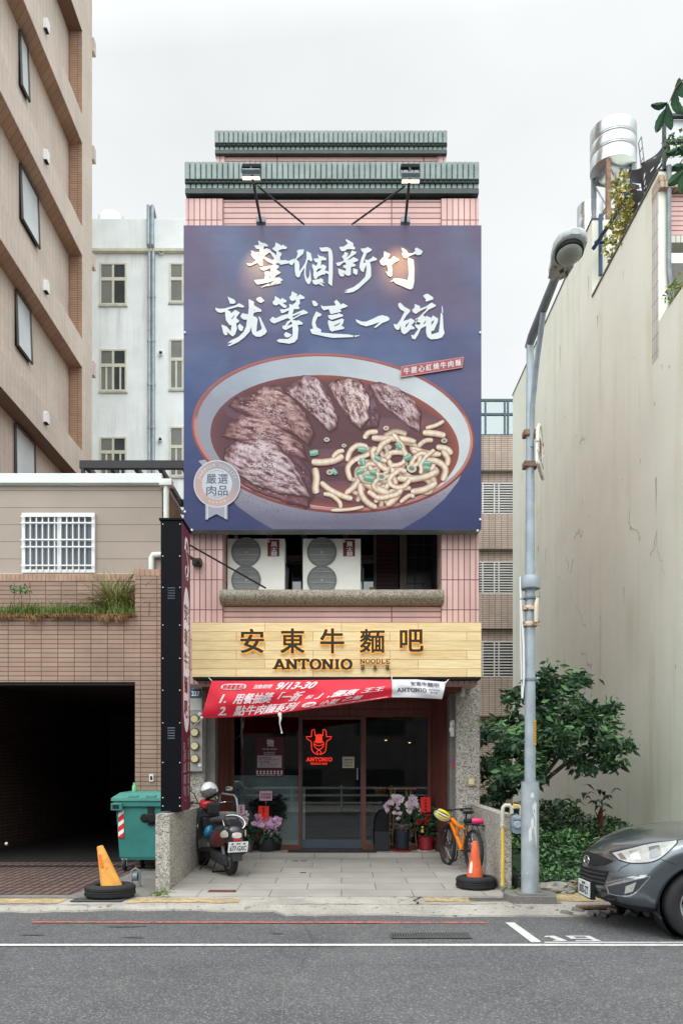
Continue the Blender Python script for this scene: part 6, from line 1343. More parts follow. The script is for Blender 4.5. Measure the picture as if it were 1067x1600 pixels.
# ================================================================== IN THE SHOP WINDOW: neon, posters
ne = thing('neon_sign', P(498, 1170, GY + .06), 'red neon bull head sign glowing inside the glass door', 'neon sign')
mb = MB(); NY = GY + .045
def nz_(u, v): return Vector(P(466 + u / 16.68, 1125 + v / 16.68, NY))
for l in ([(345, 435), (345, 315), (375, 260), (420, 250), (432, 330), (432, 400), (470, 420)], [(730, 435), (730, 310), (690, 255), (650, 255), (642, 330), (640, 400), (600, 420)], [(345, 440), (205, 440), (225, 490), (270, 525), (330, 560), (345, 620), (345, 740), (370, 820), (430, 880), (510, 910)], [(730, 440), (875, 440), (850, 490), (800, 525), (745, 560), (730, 620), (725, 740), (705, 820), (650, 880), (560, 910)],
          [(450, 545), (415, 580), (410, 650), (430, 710), (480, 755), (540, 780), (600, 755), (645, 710), (660, 650), (655, 580), (620, 545)], [(415, 635), (470, 665), (535, 678), (600, 665), (660, 635)], [(540, 785), (500, 820), (470, 850), (515, 880), (515, 910)], [(540, 785), (580, 820), (610, 850), (560, 880), (560, 910)], [(440, 420), (520, 385), (600, 390), (645, 420)]): mb.tube([nz_(*q) for q in l], .0055, 6)
for u in (465, 490, 515, 540, 565, 590, 612): mb.tube([nz_(u, 400), nz_(u, 610)], .006, 6)
mb.build('neon_tube', emis('neon_red', (1.0, .035, .015, 1), 3.0), ne)
mb = MB(); a, b_ = nz_(215, 1085), nz_(880, 985); put_slab(mb, 'ANTONIO', a.x, b_.x, a.z, b_.z, NY, .01, th=.24, gap=.12); a, b_ = nz_(325, 1170), nz_(755, 1120); put_slab(mb, 'NOODLE BAR', a.x, b_.x, a.z, b_.z, NY, .008, th=.26, gap=.12); mb.build('neon_lettering', emis('neon_red_letters', (1.0, .03, .01, 1), 1.9), ne)
po = thing('poster', P(421, 1183, GY - .01), 'maroon recruitment poster with white panel on the shop window', 'poster')
PYY = GY - .008
mb = MB(); a, b_ = P(399.5, 1214, PYY), P(443.5, 1152.5, PYY); mb.box(a.x, b_.x, PYY, PYY + .004, a.z, b_.z); mb.build('sheet', M('maroon_paper', rgb(82, 34, 46), .6, .08), po)
mb = MB(); a, b_ = P(402, 1200, PYY), P(440, 1181, PYY); mb.box(a.x, b_.x, PYY - .002, PYY - .0005, a.z, b_.z); mb.build('panel', M('lilac_paper', rgb(186, 172, 184), .6, .05), po)
mb = MB()
def ptext(tx, px, py, w_, h_, bold=.015): put(mb, text_mesh(tx, 1, bold), P(px, py, PYY - .003), fit=(w_ / F * PYY, h_ / F * PYY))
ptext('徵', 422.5, 1161.5, 12, 12, .02); ptext('WE ARE HIRING!', 421, 1171, 23, 2.6, .02); ptext('加入我們的行列', 421, 1176.3, 18, 2.4); ptext('成為安東的好夥伴', 421, 1179, 18, 1.6)
for i in range(8): p = P(402 + i * 5.4, 1206, PYY - .003); mb.lathe([(0, -.0), (.02, -.0)], p, 8, axis='Y'); mb.box(p.x - .018, p.x + .018, PYY - .0035, PYY - .003, p.z - .05, p.z - .022)
ptext('安東牛麵吧 歡迎您的加入 一起努力', 421, 1212, 40, 2)
mb.build('poster_lettering', M('pale_paper_ink', rgb(206, 196, 204), .6), po, fixn=False)
mb = MB(); ptext('店長 正職 全職人員', 414, 1184.5, 20, 3, .02); ptext('計時人員 兼職', 412.5, 1191, 17, 3, .02); ptext('月薪 三萬起 供餐 月休八日', 420, 1187.5, 32, 1.6); ptext('時薪 另有獎金 供膳', 420, 1194.5, 28, 1.6); ptext('意者請洽店內人員', 418, 1197.8, 26, 1.6); mb.build('panel_lettering', M('dark_paper_ink', rgb(58, 44, 54), .6), po, fixn=False)
ht = thing('hours_notice', P(544, 1191, GY), 'small pale opening hours notice stuck on the glass door', 'notice')
mb = MB(); a, b_ = P(535, 1200.5, PYY), P(553.5, 1183, PYY); mb.box(a.x, b_.x, PYY, PYY + .004, a.z, b_.z); mb.build('sheet', M('cream_paper', rgb(188, 184, 168), .6, .05), ht)
mb = MB()
for i, (tx, w_) in enumerate((('營業時間', 13), ('11:00-14:00', 14), ('17:00-20:30', 14))): ptext(tx, 544, 1187.5 + i * 4.6, w_, 2.8, .02)
mb.build('notice_lettering', M('grey_ink', rgb(84, 80, 72), .6), ht, fixn=False)
# ================================================================== STREET LAMP
LX, LYY = 2.32, 9.8
lp = thing('street_lamp', (LX, LYY, .06), 'galvanised street lamp with a curved arm and a peeling pale lamp head', 'street lamp')
mb = MB(); mb.tube([(LX, LYY, .15), (LX, LYY, Z(1222, LYY))], .108, 24); mb.tube([(LX, LYY, Z(1222, LYY)), (LX, LYY, Z(1222, LYY) + .004)], .112, 24)
mb.build('base_tube', M('painted_steel_base', rgb(164, 174, 180), .5, .16, 4, .15, 30, metal=.2, streak=rgb(112, 110, 106), streak_amt=.6, rust=rgb(212, 216, 216), rust_lo=.66), lp)
mb = MB(); mb.tube([(LX, LYY, Z(1222, LYY)), (LX, LYY, Z(912, LYY)), (LX, LYY, Z(530, LYY))], [.068, .06, .043], 20); mb.build('pole', MT['galv'], lp)
mb = MB(); mb.lathe([(.0, .05), (.12, .05), (.125, .02), (.125, -.09), (.12, -.10), (0, -.10)], (LX, LYY, Z(908, LYY)), 20); mb.build('pole_collar', MT['galv'], lp)
mb = MB(); za = Z(533, LYY); mb.tube([(LX, LYY + .06, za - .03), (LX, LYY - .1, za), (LX, 9.1, za + .03), (LX, 8.55, za + .06)], [.05, .056, .052, .046], 12); mb.build('arm', MT['galvd'], lp)
mb = MB(); mb.tube([(LX + .01, LYY - .03, Z(700, LYY)), (LX + .01, LYY - .08, Z(640, LYY)), (LX, LYY - .35, za - .42), (LX, 9.15, za - .02)], .032, 10); mb.build('brace', MT['galv'], lp)
# lamp head: tapered housing with a bulging lens underneath
hz = za + .10
def hring(y, w_, zt, zb, n=20):
    o = []; y = 8.62 - (8.62 - y) * .56; w_ *= .9; zt *= .65
    for j in range(n):
        q = 2 * math.pi * j / n; c, s_ = math.cos(q), math.sin(q)
        zc = hz + (y - 8.5) * -.14
        o.append((LX + (8.62 - y) * .09 + w_ * math.copysign(abs(c) ** .8, c), y, zc + (zt * max(s_, 0) ** .9 if s_ > 0 else -zb * (-s_) ** .35)))
    return o
mb = MB(); mb.loft([hring(8.62, .085, .07, .07), hring(8.50, .115, .09, .075), hring(8.30, .135, .11, .075), hring(8.15, .165, .15, .07), hring(7.95, .185, .17, .065), hring(7.78, .175, .15, .06), hring(7.66, .13, .10, .05), hring(7.6, .06, .05, .03)])
hd = mb.build('lamp_head', M('pale_lamp_paint', rgb(176, 182, 184), .5, .1, 4), lp)
mb = MB(); mb.add([(LX - .1, 8.57, hz - .095), (LX + .1, 8.57, hz - .095), (LX + .135, 8.41, hz - .06), (LX - .105, 8.41, hz - .06)], [[0, 1, 2, 3]]); mb.build('peeling_panel', M('peeling_paint', rgb(172, 164, 158), .7, .12, 6, rust=rgb(44, 46, 48), rust_lo=.5), hd)
mb = MB(); pts = [(LX + .035 + .142 * math.cos(q) , 8.235 + .155 * math.sin(q)) for q in [2 * math.pi * i / 32 for i in range(32)]]
mb.loft([[(a, b, hz - .045 + (8.5 - b) * .14) for a, b in pts], [(LX + .035 + (a - LX - .035) * 1.02, 8.235 + (b - 8.235) * 1.02, hz - .09 + (8.5 - b) * .14) for a, b in pts], [(LX + .035 + (a - LX - .035) * .9, 8.235 + (b - 8.235) * .92, hz - .095 + (8.5 - b) * .14) for a, b in pts]], smooth=False); mb.build('lens_frame', MT['blackm'], hd)
mb = MB(); mb.ball((LX + .035, 8.235, hz - .05), (.13, .143, .07), n=24, M=Matrix.Rotation(R(-8), 3, 'X'), arc=(math.pi * .5, math.pi)); mb.build('lens', M('dusty_lens', rgb(150, 156, 146), .3, .15, 5), hd)
# road sign seen edge-on, clamped to the pole
sg = thing('round_road_sign', (LX + .05, LYY - .1, Z(702, LYY)), 'rusty white road sign seen edge on, clamped high on the lamp pole', 'road sign')
mb = MB(); c = Vector((LX + .12, LYY + .02, Z(703, LYY)))
for i in range(18):
    q0, q1 = R(-10 + 190 * i / 18), R(-10 + 190 * (i + 1) / 18)
rot = Matrix.Rotation(R(70), 3, 'Z')
pl = []
for i in range(19): q = R(180 * i / 18); pl.append((.29 * math.cos(q), .29 * math.sin(q)))
pl += [(-.29, -.25), (.29, -.25)]
v0 = [c + rot @ Vector((a, -.012, b)) for a, b in pl]; v1 = [c + rot @ Vector((a, .012, b)) for a, b in pl]; n = len(pl)
mb.add(v0 + v1, [list(range(n)), list(range(n, 2 * n))[::-1]] + [[i, (i + 1) % n, n + (i + 1) % n, n + i] for i in range(n)])
mb.build('plate', MT['whitem'], sg)
mb = MB(); mb.tube([p + (v1[0] - v0[0]) * .2 for p in v0[:19]], .022, 6); mb.tube([v0[19], v0[20]], .022, 6); mb.tube([v0[19] + Vector((0, 0, .14)), v0[20] + Vector((0, 0, .14))], .016, 6); mb.build('rim', M('cream_rusted_rim', rgb(216, 210, 194), .6, .1, rust=rgb(146, 96, 62), rust_lo=.56), sg)
mb = MB(); pp = c + rot @ Vector((-.02, -.016, .02)); mb.obox(pp, (.16, .006, .2), rot, .0); mb.build('red_mark', M('faded_red', rgb(132, 58, 54), .6), sg)
mb = MB()
for z_ in (Z(678, LYY), Z(727, LYY)): mb.box(LX - .085, LX + .085, LYY - .07, LYY + .07, z_ - .035, z_ + .035, .008)
mb.build('clamp', MT['rust'], sg)
s2_ = thing('bent_bracket', (LX + .02, LYY - .1, Z(955, LYY)), 'bent rusty sign bracket at mid height of the lamp pole', 'bracket')
mb = MB()
for py in (951, 976): z_ = Z(py, LYY); mb.lathe([(.078, -.03), (.085, -.02), (.085, .02), (.078, .03)], (LX, LYY, z_), 16); mb.box(LX - .02, LX + .10, LYY - .09, LYY - .07, z_ - .028, z_ + .028, .006); mb.box(LX - .1, LX - .06, LYY - .06, LYY - .02, z_ - .025, z_ + .025, .005)
mb.build('clamp', M('rusty_clamp', rgb(196, 176, 156), .75, .2, 12, rust=rgb(140, 96, 68), rust_lo=.48), s2_)
mb = MB(); mb.tube([(LX + .07, LYY - .09, Z(936, LYY)), (LX + .05, LYY - .11, Z(948, LYY)), (LX + .045, LYY - .11, Z(975, LYY))], [.018, .028, .022], 6); mb.build('stub', M('cream_stub', rgb(206, 198, 178), .6, .15, rust=rgb(150, 100, 66), rust_lo=.6), s2_)
cb2 = thing('cable_conduit', (LX - .1, LYY, Z(1080, LYY)), 'pale cables and a thin conduit strapped along the lamp pole', 'cable')
mb = MB(); mb.tube([(LX - .125, LYY - .02, Z(902, LYY)), (LX - .12, LYY - .03, Z(940, LYY)), (LX - .09, LYY - .05, Z(1010, LYY)), (LX - .085, LYY - .05, Z(1060, LYY)), (LX - .105, LYY - .04, Z(1092, LYY))], .012, 6)
mb.tube([(LX - .125, LYY - .02, Z(902, LYY)), (LX - .115, LYY + .0, Z(1000, LYY)), (LX - .1, LYY, Z(1088, LYY))], .010, 6); mb.build('cable', MT['whitem'], cb2)
mb = MB()
for py in (935, 1062): z_ = Z(py, LYY); mb.lathe([(.072, -.012), (.08, -.012), (.08, .012), (.072, .012)], (LX, LYY, z_), 16); mb.tube([(LX - .07, LYY - .04, z_), (LX - .13, LYY - .03, z_ - .02)], .012, 5); mb.tube([(LX + .06, LYY - .05, z_), (LX + .11, LYY - .06, z_ + .01)], .012, 5)
mb.build('strap', MT['galvd'], cb2)
st_ = thing('pole_sticker', (LX, LYY - .1, 2.1), 'narrow yellow lettered warning sticker wrapped on the lamp pole', 'sticker')
def wrap(zb, zt, r, a0, a1, name, mat_, par):
    mb = MB(); vs = []
    for i in range(7):
        q = R(a0 + (a1 - a0) * i / 6); vs += [(LX + r * math.cos(q), LYY + r * math.sin(q), zb), (LX + r * math.cos(q), LYY + r * math.sin(q), zt)]
    mb.add(vs, [[2 * i, 2 * i + 2, 2 * i + 3, 2 * i + 1] for i in range(6)], 0, True); return mb.build(name, mat_, par, fixn=False)
wrap(Z(1165, LYY), Z(1126, LYY), .0745, -62, -22, 'sticker', M('yellow_sticker', rgb(232, 172, 36), .5, .05), st_)
mb = MB()
for i in range(8): q = R(-45); z_ = Z(1130 + i * 4.3, LYY); mb.obox((LX + .0752 * math.cos(q), LYY + .0752 * math.sin(q), z_), (.022, .001, .018), R(45))
mb.build('sticker_lettering', M('sticker_ink', rgb(150, 92, 40), .5), st_)
pa_ = thing('torn_poster', (LX, LYY - .11, 1.2), 'torn white paper remnants stuck on the thick base of the lamp pole', 'paper')
mb = MB()
for (u0, v0, w_, h_) in ((-100, 1238, 22, 10), (-88, 1250, 30, 30), (-96, 1275, 16, 22), (-112, 1292, 20, 26), (-80, 1290, 16, 14), (-72, 1268, 14, 60)):
    n = 12; cxa, cz = u0 + w_ / 2, Z(v0 + h_ / 2, LYY); pts = []
    for k in range(n):
        q = 2 * math.pi * k / n; rr2 = rn.uniform(.55, 1.1); a = R(cxa + w_ * .6 * math.cos(q) * rr2); pts.append((LX + .1095 * math.cos(a), LYY + .1095 * math.sin(a), cz + h_ / F * LYY * .55 * math.sin(q) * rr2))
    mb.add(pts, [list(range(n))])
mb.build('paper', M('old_paper', rgb(214, 216, 214), .7, .06), pa_, fixn=False)
pb_ = MB(); pb_.prism([(LX - .26, 9.55), (LX + .25, 9.52), (LX + .34, 9.9), (LX + .2, 10.12), (LX - .24, 10.1), (LX - .32, 9.85)], 'Z', 0, .145); pb_.box(LX - .17, LX + .17, LYY - .17, LYY + .17, .145, .16, .005)
o = pb_.build('lamp_plinth', MT['concd'], lp)
mb = MB()
for i in range(46):
    a = rn.uniform(-2.6, -.4); r = rn.uniform(.2, .55); x_, y_ = LX + r * 1.25 * math.cos(a), 9.75 + r * math.sin(a) * 1.0; s_ = rn.uniform(.025, .075) * (1.2 - r)
    bm_rot = Matrix.Rotation(rn.uniform(0, 3), 3, Vector((rn.random(), rn.random(), rn.random())).normalized()); mb.obox((x_, y_, s_ * .3), (s_ * 1.6, s_ * 1.2, s_), bm_rot, s_ * .2)
o = mb.build('rubble', MT['concd']); setp(o, kind='stuff')

# ================================================================== GREEN WHEELED BIN
bx0, bx1, by0, by1 = -3.53, -2.52, 12.45, 13.2 - .22
bn_ = thing('wheeled_bin', ((bx0 + bx1) / 2, 12.7, .1), 'big teal green wheeled rubbish bin with a striped reflector, behind the leaning cone', 'bin')
grn = M('teal_plastic', rgb(54, 124, 118), .45, .12, 2.5, .1, 20, rust=rgb(96, 146, 140), rust_lo=.72)
mb = MB(); zb0, zb1 = .27, 1.17
rect = lambda x0, x1, y0, y1, z: [(x0, y0, z), (x1, y0, z), (x1, y1, z), (x0, y1, z)]
mb.loft([rect(bx0 + .07, bx1 - .07, by0 + .06, by1 - .06, zb0), rect(bx0 + .05, bx1 - .05, by0 + .04, by1 - .04, zb0 + .05), rect(bx0, bx1, by0, by1, zb1)], smooth=False)
mb.box(bx0 - .03, bx1 + .03, by0 - .04, by1 + .02, zb1 - .06, zb1 + .03, .015); mb.box(bx0 - .06, bx0 + .12, by0 - .07, by0 + .05, zb1 - .12, zb1 + .0, .015)
mb.build('body', grn, bn_)
mb = MB(); mb.loft([rect(bx0 - .06, bx1 + .06, by0 - .06, by1 + .03, zb1 + .031), rect(bx0 - .055, bx1 + .055, by0 - .055, by1 + .025, zb1 + .075), rect(bx0 + .05, bx1 - .05, by0 + .06, by1 - .02, zb1 + .16), rect(bx0 + .2, bx1 - .2, by0 + .2, by1 - .1, zb1 + .185)], smooth=False)
for k in range(3): x_ = bx0 + .2 + k * .28; mb.box(x_, x_ + .16, by0 - .05, by0 + .3, zb1 + .07, zb1 + .125, .02)
mb.build('lid', M('teal_lid', rgb(72, 138, 126), .4, .1, 3), bn_)
mb = MB(); mb.box(bx0 - .03, bx0 + .07, by0 - .073, by0 - .068, zb1 - .09, zb1 - .03); mb.build('handle_slot', MT['dark'], bn_)
mb = MB(); xs, zs = bx0 + .04, .72; mb.box(xs, xs + .085, by0 + .005, by0 + .02, .62, 1.02, .002); rf = mb.build('reflector', M('red_stripe', rgb(200, 40, 46), .4), bn_)
mb = MB()
for k in range(3): z_ = .64 + k * .15; mb.add([(xs, by0 + .0035, z_), (xs + .085, by0 + .0035, z_ + .07), (xs + .085, by0 + .0035, z_ + .13), (xs, by0 + .0035, z_ + .07)], [[0, 1, 2, 3]])
mb.build('stripe', M('white_stripe', rgb(222, 222, 220), .4), rf)
mb = MB(); cx_ = -2.98
mb.box(cx_ - .05, cx_ + .05, by0 - .02, by0 + .03, .82, 1.12, .01); mb.lathe([(0, -.06), (.06, -.055), (.085, -.03), (.085, .03)], (cx_ + .02, by0 + .0, .93), 18, axis='Y'); mb.lathe([(0, -.03), (.05, -.03), (.07, .0), (.07, .03)], (cx_ - .1, by0 + .01, .93), 16, axis='Y'); mb.lathe([(0, -.03), (.05, -.03), (.07, .0), (.07, .03)], (cx_ + .14, by0 + .01, .93), 16, axis='Y'); mb.build('foot_pedal_lock', MT['blackm'], bn_)
for k, (x_, y_) in enumerate(((bx0 + .12, by0 + .1), (bx1 - .2, by0 + .1), (bx0 + .32, by1 - .1), (bx1 - .2, by1 - .1))):
    mb = MB(); mb.lathe([(.03, -.025), (.085, -.025), (.1, -.015), (.1, .015), (.085, .025), (.03, .025), (.03, -.025)], (x_, y_, .2), 20, axis='X'); cw = mb.build('wheel', MT['rubber'], bn_)
    mb = MB(); mb.box(x_ - .04, x_ - .03, y_ - .035, y_ + .035, .17, .29); mb.box(x_ + .03, x_ + .04, y_ - .035, y_ + .035, .17, .29); mb.box(x_ - .045, x_ + .045, y_ - .05, y_ + .05, .27, .29); mb.lathe([(0, -.03), (.028, -.03), (.028, .03), (0, .03)], (x_, y_, .2), 10, axis='X'); mb.build('caster_fork', MT['galv'], cw)
bt = thing('bottle', (-3.22, 12.62, 1.35), 'small green bottle standing on the bin lid', 'bottle')
mb = MB(); p = P(210, 1233, 12.62); mb.lathe([(0, 0), (.035, 0), (.037, .02), (.035, .09), (.02, .12), (.02, .15), (0, .15)], (p.x, p.y, zb1 + .165), 14); mb.build('body', M('lime_plastic', rgb(120, 196, 140), .3), bt)
tr = thing('hose_reel', P(213, 1376, 10.9), 'small rusty metal stand-pipe bracket beside the tyre', 'pipe')
mb = MB(); p = P(212, 1390, 10.85); mb.tube([(p.x - .06, p.y, .07), (p.x - .05, p.y, .3), (p.x + .0, p.y, .33), (p.x + .05, p.y, .3), (p.x + .05, p.y, .07)], .02, 8); mb.lathe([(.03, -.03), (.06, -.03), (.06, .03), (.03, .03)], (p.x, p.y, .22), 14, axis='X'); mb.tube([(p.x, p.y, .31), (p.x + .3, p.y + .8, .2)], .008, 5); mb.build('pipe', MT['galvd'], tr); tr.name = 'stand_pipe'

# ================================================================== TYRES AND CONES
def tyre_prof(R_, w_, bead):
    return [(bead, -w_ * .40), (bead + .03, -w_ * .5), (R_ - .05, -w_ * .5), (R_ - .015, -w_ * .42), (R_, -w_ * .3), (R_, -w_ * .12), (R_ - .008, -w_ * .11), (R_ - .008, -w_ * .07), (R_, -w_ * .06), (R_, w_ * .06), (R_ - .008, w_ * .07), (R_ - .008, w_ * .11), (R_, w_ * .12), (R_, w_ * .3), (R_ - .015, w_ * .42), (R_ - .05, w_ * .5), (bead + .03, w_ * .5), (bead, w_ * .40)]
def tyre_thing(c, R_, w_, label):
    t = thing('tyre', (c[0], c[1], c[2]), label, 'tyre', 'old tyres holding the traffic cones')
    mb = MB(); mb.lathe(tyre_prof(R_, w_, R_ * .58), (c[0], c[1], c[2] + w_ / 2), 56)
    n = 56
    for k in range(n):
        q = 2 * math.pi * k / n; mb.obox((c[0] + R_ * math.cos(q), c[1] + R_ * math.sin(q), c[2] + w_ * .5 + w_ * .21), (.008, .022, w_ * .16), q); mb.obox((c[0] + R_ * math.cos(q + .05), c[1] + R_ * math.sin(q + .05), c[2] + w_ * .5 - w_ * .21), (.008, .022, w_ * .16), q)
    mb.build('tread', MT['rubber'], t)
    return t
def cone_thing(c, h, r0, r1, lean, label, col, extra):
    t = thing('traffic_cone', c, label, 'traffic cone')
    Mx = Matrix.Rotation(lean[0], 3, 'Y') @ Matrix.Rotation(lean[1], 3, 'X')
    mb = MB(); mb.lathe([(0, 0), (r0 * 1.02, 0), (r0, .02), (r0 * .9, .03), (r1, h - .01), (r1 * .8, h), (0, h)], c, 32, M=Mx); bd = mb.build('cone_body', col, t)
    extra(bd, Mx, Vector(c)); return t
ty1 = (X(170.5, 9.95), 10.0, .074)
tyre_thing(ty1, .308, .165, 'black car tyre lying flat round the leaning faded cone')
def ex1(bd, Mx, c):
    mb = MB(); vs = []
    for i in range(8):
        q = R(-118 + 30 * i / 7)
        for z_ in (.36, .52): r = .155 + (.04 - .155) * (z_ / .62) + .004; vs.append(c + Mx @ Vector((r * math.cos(q), r * math.sin(q), z_)))
    mb.add(vs, [[2 * i, 2 * i + 2, 2 * i + 3, 2 * i + 1] for i in range(7)], 0, True); mb.build('bright_band', M('bright_orange', rgb(232, 116, 36), .6, .1, 8), bd, fixn=False)
    mb = MB(); q = c + Mx @ Vector((.15, -.05, .05)); mb.obox(q, (.12, .16, .03), Mx, .01); mb.build('torn_base', M('torn_orange', rgb(226, 132, 70), .6, .1), bd)
cone_thing((ty1[0] + .045, ty1[1] - .02, .12), .62, .155, .04, (R(-15), R(3)), 'sun bleached ochre traffic cone leaning inside a tyre before the garage', M('faded_ochre', rgb(214, 152, 70), .7, .22, 5, rust=rgb(176, 112, 62), rust_lo=.6), ex1)
ty2 = (X(744.5, 10.65), 10.7, .079)
tyre_thing(ty2, .265, .17, 'black tyre lying flat round the upright scuffed cone by the bicycle')
def ex2(bd, Mx, c):
    mb = MB(); vs = []
    n = 30
    for i in range(n + 1):
        q = R(-215 + 215 * i / n)
        zl, zh = .22, .46
        for z_ in (zl, zh): r = .13 + (.035 - .13) * (z_ / .56) + .003; vs.append(c + Mx @ Vector((r * math.cos(q), r * math.sin(q), z_)))
    mb.add(vs, [[2 * i, 2 * i + 2, 2 * i + 3, 2 * i + 1] for i in range(n)], 0, True); mb.build('reflective_band', M('scuffed_band', rgb(186, 98, 76), .8, .2, 30, rust=rgb(218, 208, 200), rust_lo=.46), bd, fixn=False)
    mb = MB(); vs = []
    for i in range(5):
        q = R(-150 + 28 * i / 4)
        for z_ in (.2, .47): r = .13 + (.035 - .13) * (z_ / .56) + .005; vs.append(c + Mx @ Vector((r * math.cos(q), r * math.sin(q), z_)))
    mb.add(vs, [[2 * i, 2 * i + 2, 2 * i + 3, 2 * i + 1] for i in range(4)], 0, True); mb.build('white_band', M('white_band', rgb(224, 224, 222), .5, .05), bd, fixn=False)
cone_thing((ty2[0] - .02, ty2[1] - .02, .10), .62, .14, .035, (R(0), R(2)), 'scuffed orange red traffic cone with torn white band standing in a tyre', M('orange_red', rgb(216, 98, 60), .6, .15, 6, rust=rgb(176, 92, 66), rust_lo=.62), ex2)

# ================================================================== DRAINS, PATCHES, BITS ON THE GROUND
def grate(cx, cy, wx, wy, z, label, nslot, mat_=None, hollow=True):
    t = thing('drain_grate', (cx, cy, z), label, 'drain cover')
    mb = MB(); mb.box(cx - wx / 2, cx + wx / 2, cy - wy / 2, cy + wy / 2, z, z + .006); mb.build('pit', MT['dark'] if hollow else mat_, t)
    mb = MB(); k = .02
    mb.box(cx - wx / 2, cx + wx / 2, cy - wy / 2, cy - wy / 2 + k, z + .006, z + .014); mb.box(cx - wx / 2, cx + wx / 2, cy + wy / 2 - k, cy + wy / 2, z + .006, z + .014)
    for i in range(nslot + 1): x_ = cx - wx / 2 + (wx - .012) * i / nslot; mb.box(x_, x_ + .012, cy - wy / 2 + k, cy + wy / 2 - k, z + .006, z + .013)
    mb.build('grate_bars', mat_ or MT['galvd'], t)
grate(X(157, 9.85), 9.76, .62, .22, .064, 'dark iron drain grate in the footway below the ochre cone', 26, M('dark_iron', rgb(92, 92, 90), .7, .2, 8))
grate(X(768, 9.75), 9.82, .52, .14, .065, 'dark drain grate in the footway beside the lamp plinth', 22, M('dark_iron2', rgb(96, 98, 100), .7, .2, 8))
grate(X(346, 10.35), 10.42, .36, .13, .075, 'small rusty brown cover set in the forecourt paving', 4, M('rusty_iron', rgb(112, 72, 58), .8, .25, 10), False)
grate(X(672, 7.9), 7.88, .78, .26, .008, 'iron gully grating in the asphalt next to the white line', 30, M('gully_iron', rgb(92, 94, 94), .7, .2, 8))
for px, py, lab in ((402, 1403, 'pale round cap in the concrete nearer the scooter'), (466, 1402, 'pale round cap in the concrete below the doormat'), (627, 1405, 'pale round cap in the concrete nearer the bicycle cone')):
    p = (X(px, 10.05), 10.03); t = thing('round_drain_plate', (p[0], p[1], .07), lab, 'drain cap'); mb = MB(); mb.lathe([(0, .008), (.085, .008), (.09, .004), (.09, 0)], (p[0], p[1] - .07, .066 if p[1] - .07 > 10.1 else .06), 20); mb.build('cap', M('pale_cap', rgb(196, 194, 186, .7), .8, .1), t)
mb = MB()
for (px, py, w_, h_) in ((456, 1351, 10, 2), (470, 1351, 9, 2), (469, 1365, 9, 2)): Yq = 1.47 * F / (py - HY); mb.box(X(px, Yq), X(px + w_, Yq), Yq - .03, Yq + .03, .06, .066 + (Yq - 10.1) * .038 + .004)
t = thing('floor_slot', (X(462, 13), 13, .12), 'three short dark slots sunk in the paving before the doormat', 'slot'); mb.build('slot', MT['dark'], t)
mb = MB(); a, b_ = X(450, 13.9), X(588, 13.9); mb.box(a, b_, 13.66, 14.0, .271, .283, .004); o = thing('doormat', ((a + b_) / 2, 13.8, .271), 'wide flat dark brown doormat before the glass door', 'doormat'); mb.build('mat', M('brown_mat', rgb(58, 50, 48), .95, .2, 20, .4, 120), o)
mb = MB()
for i in range(2): mb.box(a + .01, b_ - .01, 13.67 + i * .30, 13.69 + i * .30, .2835, .287)
mb.build('mat_edge', MT['rubber'], o)
# storm inlet by the kerb under the car
si = thing('storm_inlet', (3.1, 9.4, 0), 'broken rusty storm drain inlet in the kerb beside the grey car', 'drain')
mb = MB(); mb.box(2.74, 3.36, 9.2, 9.32, .052, .085, .008); mb.box(2.74, 2.80, 9.24, 9.5, .0, .05); mb.build('lintel', MT['rust'], si)
mb = MB(); mb.box(2.80, 3.36, 9.235, 9.30, .002, .0515); mb.build('opening', MT['dark'], si)
mb = MB()
for i in range(26):
    s_ = rn.uniform(.025, .09); x_ = rn.uniform(2.5, 3.5); mb.obox((x_, rn.uniform(9.0, 9.24), s_ * .3), (s_ * 1.7, s_ * 1.3, s_ * .7), Matrix.Rotation(rn.uniform(0, 3), 3, Vector((.2, .3, 1)).normalized()), s_ * .2)
o = mb.build('broken_kerb_rubble', MT['concd']); setp(o, kind='stuff')

# ================================================================== GAS METER on the low wall
gm = thing('gas_meter', P(806, 1295, 10.45), 'grey gas meter on looped pale pipes beside the pebbled wall', 'gas meter')
gy_ = 10.42; gq = lambda px, py, y=gy_: P(px, py, y)
mb = MB(); mb.tube([gq(785, 1385), gq(785.5, 1330), gq(785, 1292)], .022, 10); mb.build('yellow_pipe', M('yellow_pipe', rgb(222, 190, 88), .5, .1, rust=rgb(190, 170, 130), rust_lo=.7), gm)
mb = MB(); mb.tube([gq(785, 1294), gq(785, 1283)], .024, 10); mb.tube([gq(785, 1285), gq(785, 1268), gq(786, 1262), gq(789, 1259), gq(796, 1259), gq(799, 1263), gq(799.5, 1272)], .026, 12); mb.tube([gq(799, 1263), gq(803, 1262), gq(811, 1261), gq(814, 1264), gq(814, 1274)], .024, 12); mb.lathe([(.03, -.02), (.034, 0), (.03, .02)], gq(785, 1290), 12); mb.build('pipe', M('pale_pipe', rgb(196, 192, 182), .5, .1, rust=rgb(160, 104, 70), rust_lo=.68), gm)
mb = MB(); mb.tube([gq(801.5, 1259.8), gq(810, 1260)], .026, 10); mb.build('yellow_union', M('yellow_union', rgb(214, 176, 60), .5), gm)
c = gq(806.5, 1285); mb = MB(); mb.loft([se_ring((c.x, gy_ + y_, c.z), w_, h_, 20, 3, 'Y') for y_, w_, h_ in ((-.07, .055, .07), (-.06, .075, .09), (0, .08, .1), (.06, .075, .09))]); mb.loft([se_ring((c.x, gy_ + y_, c.z - .10), .062, .05, 20, 2.5, 'Y') for y_ in (-.065, .05)]); mb.build('meter_body', M('meter_blue_grey', rgb(128, 144, 158), .45, .1), gm)
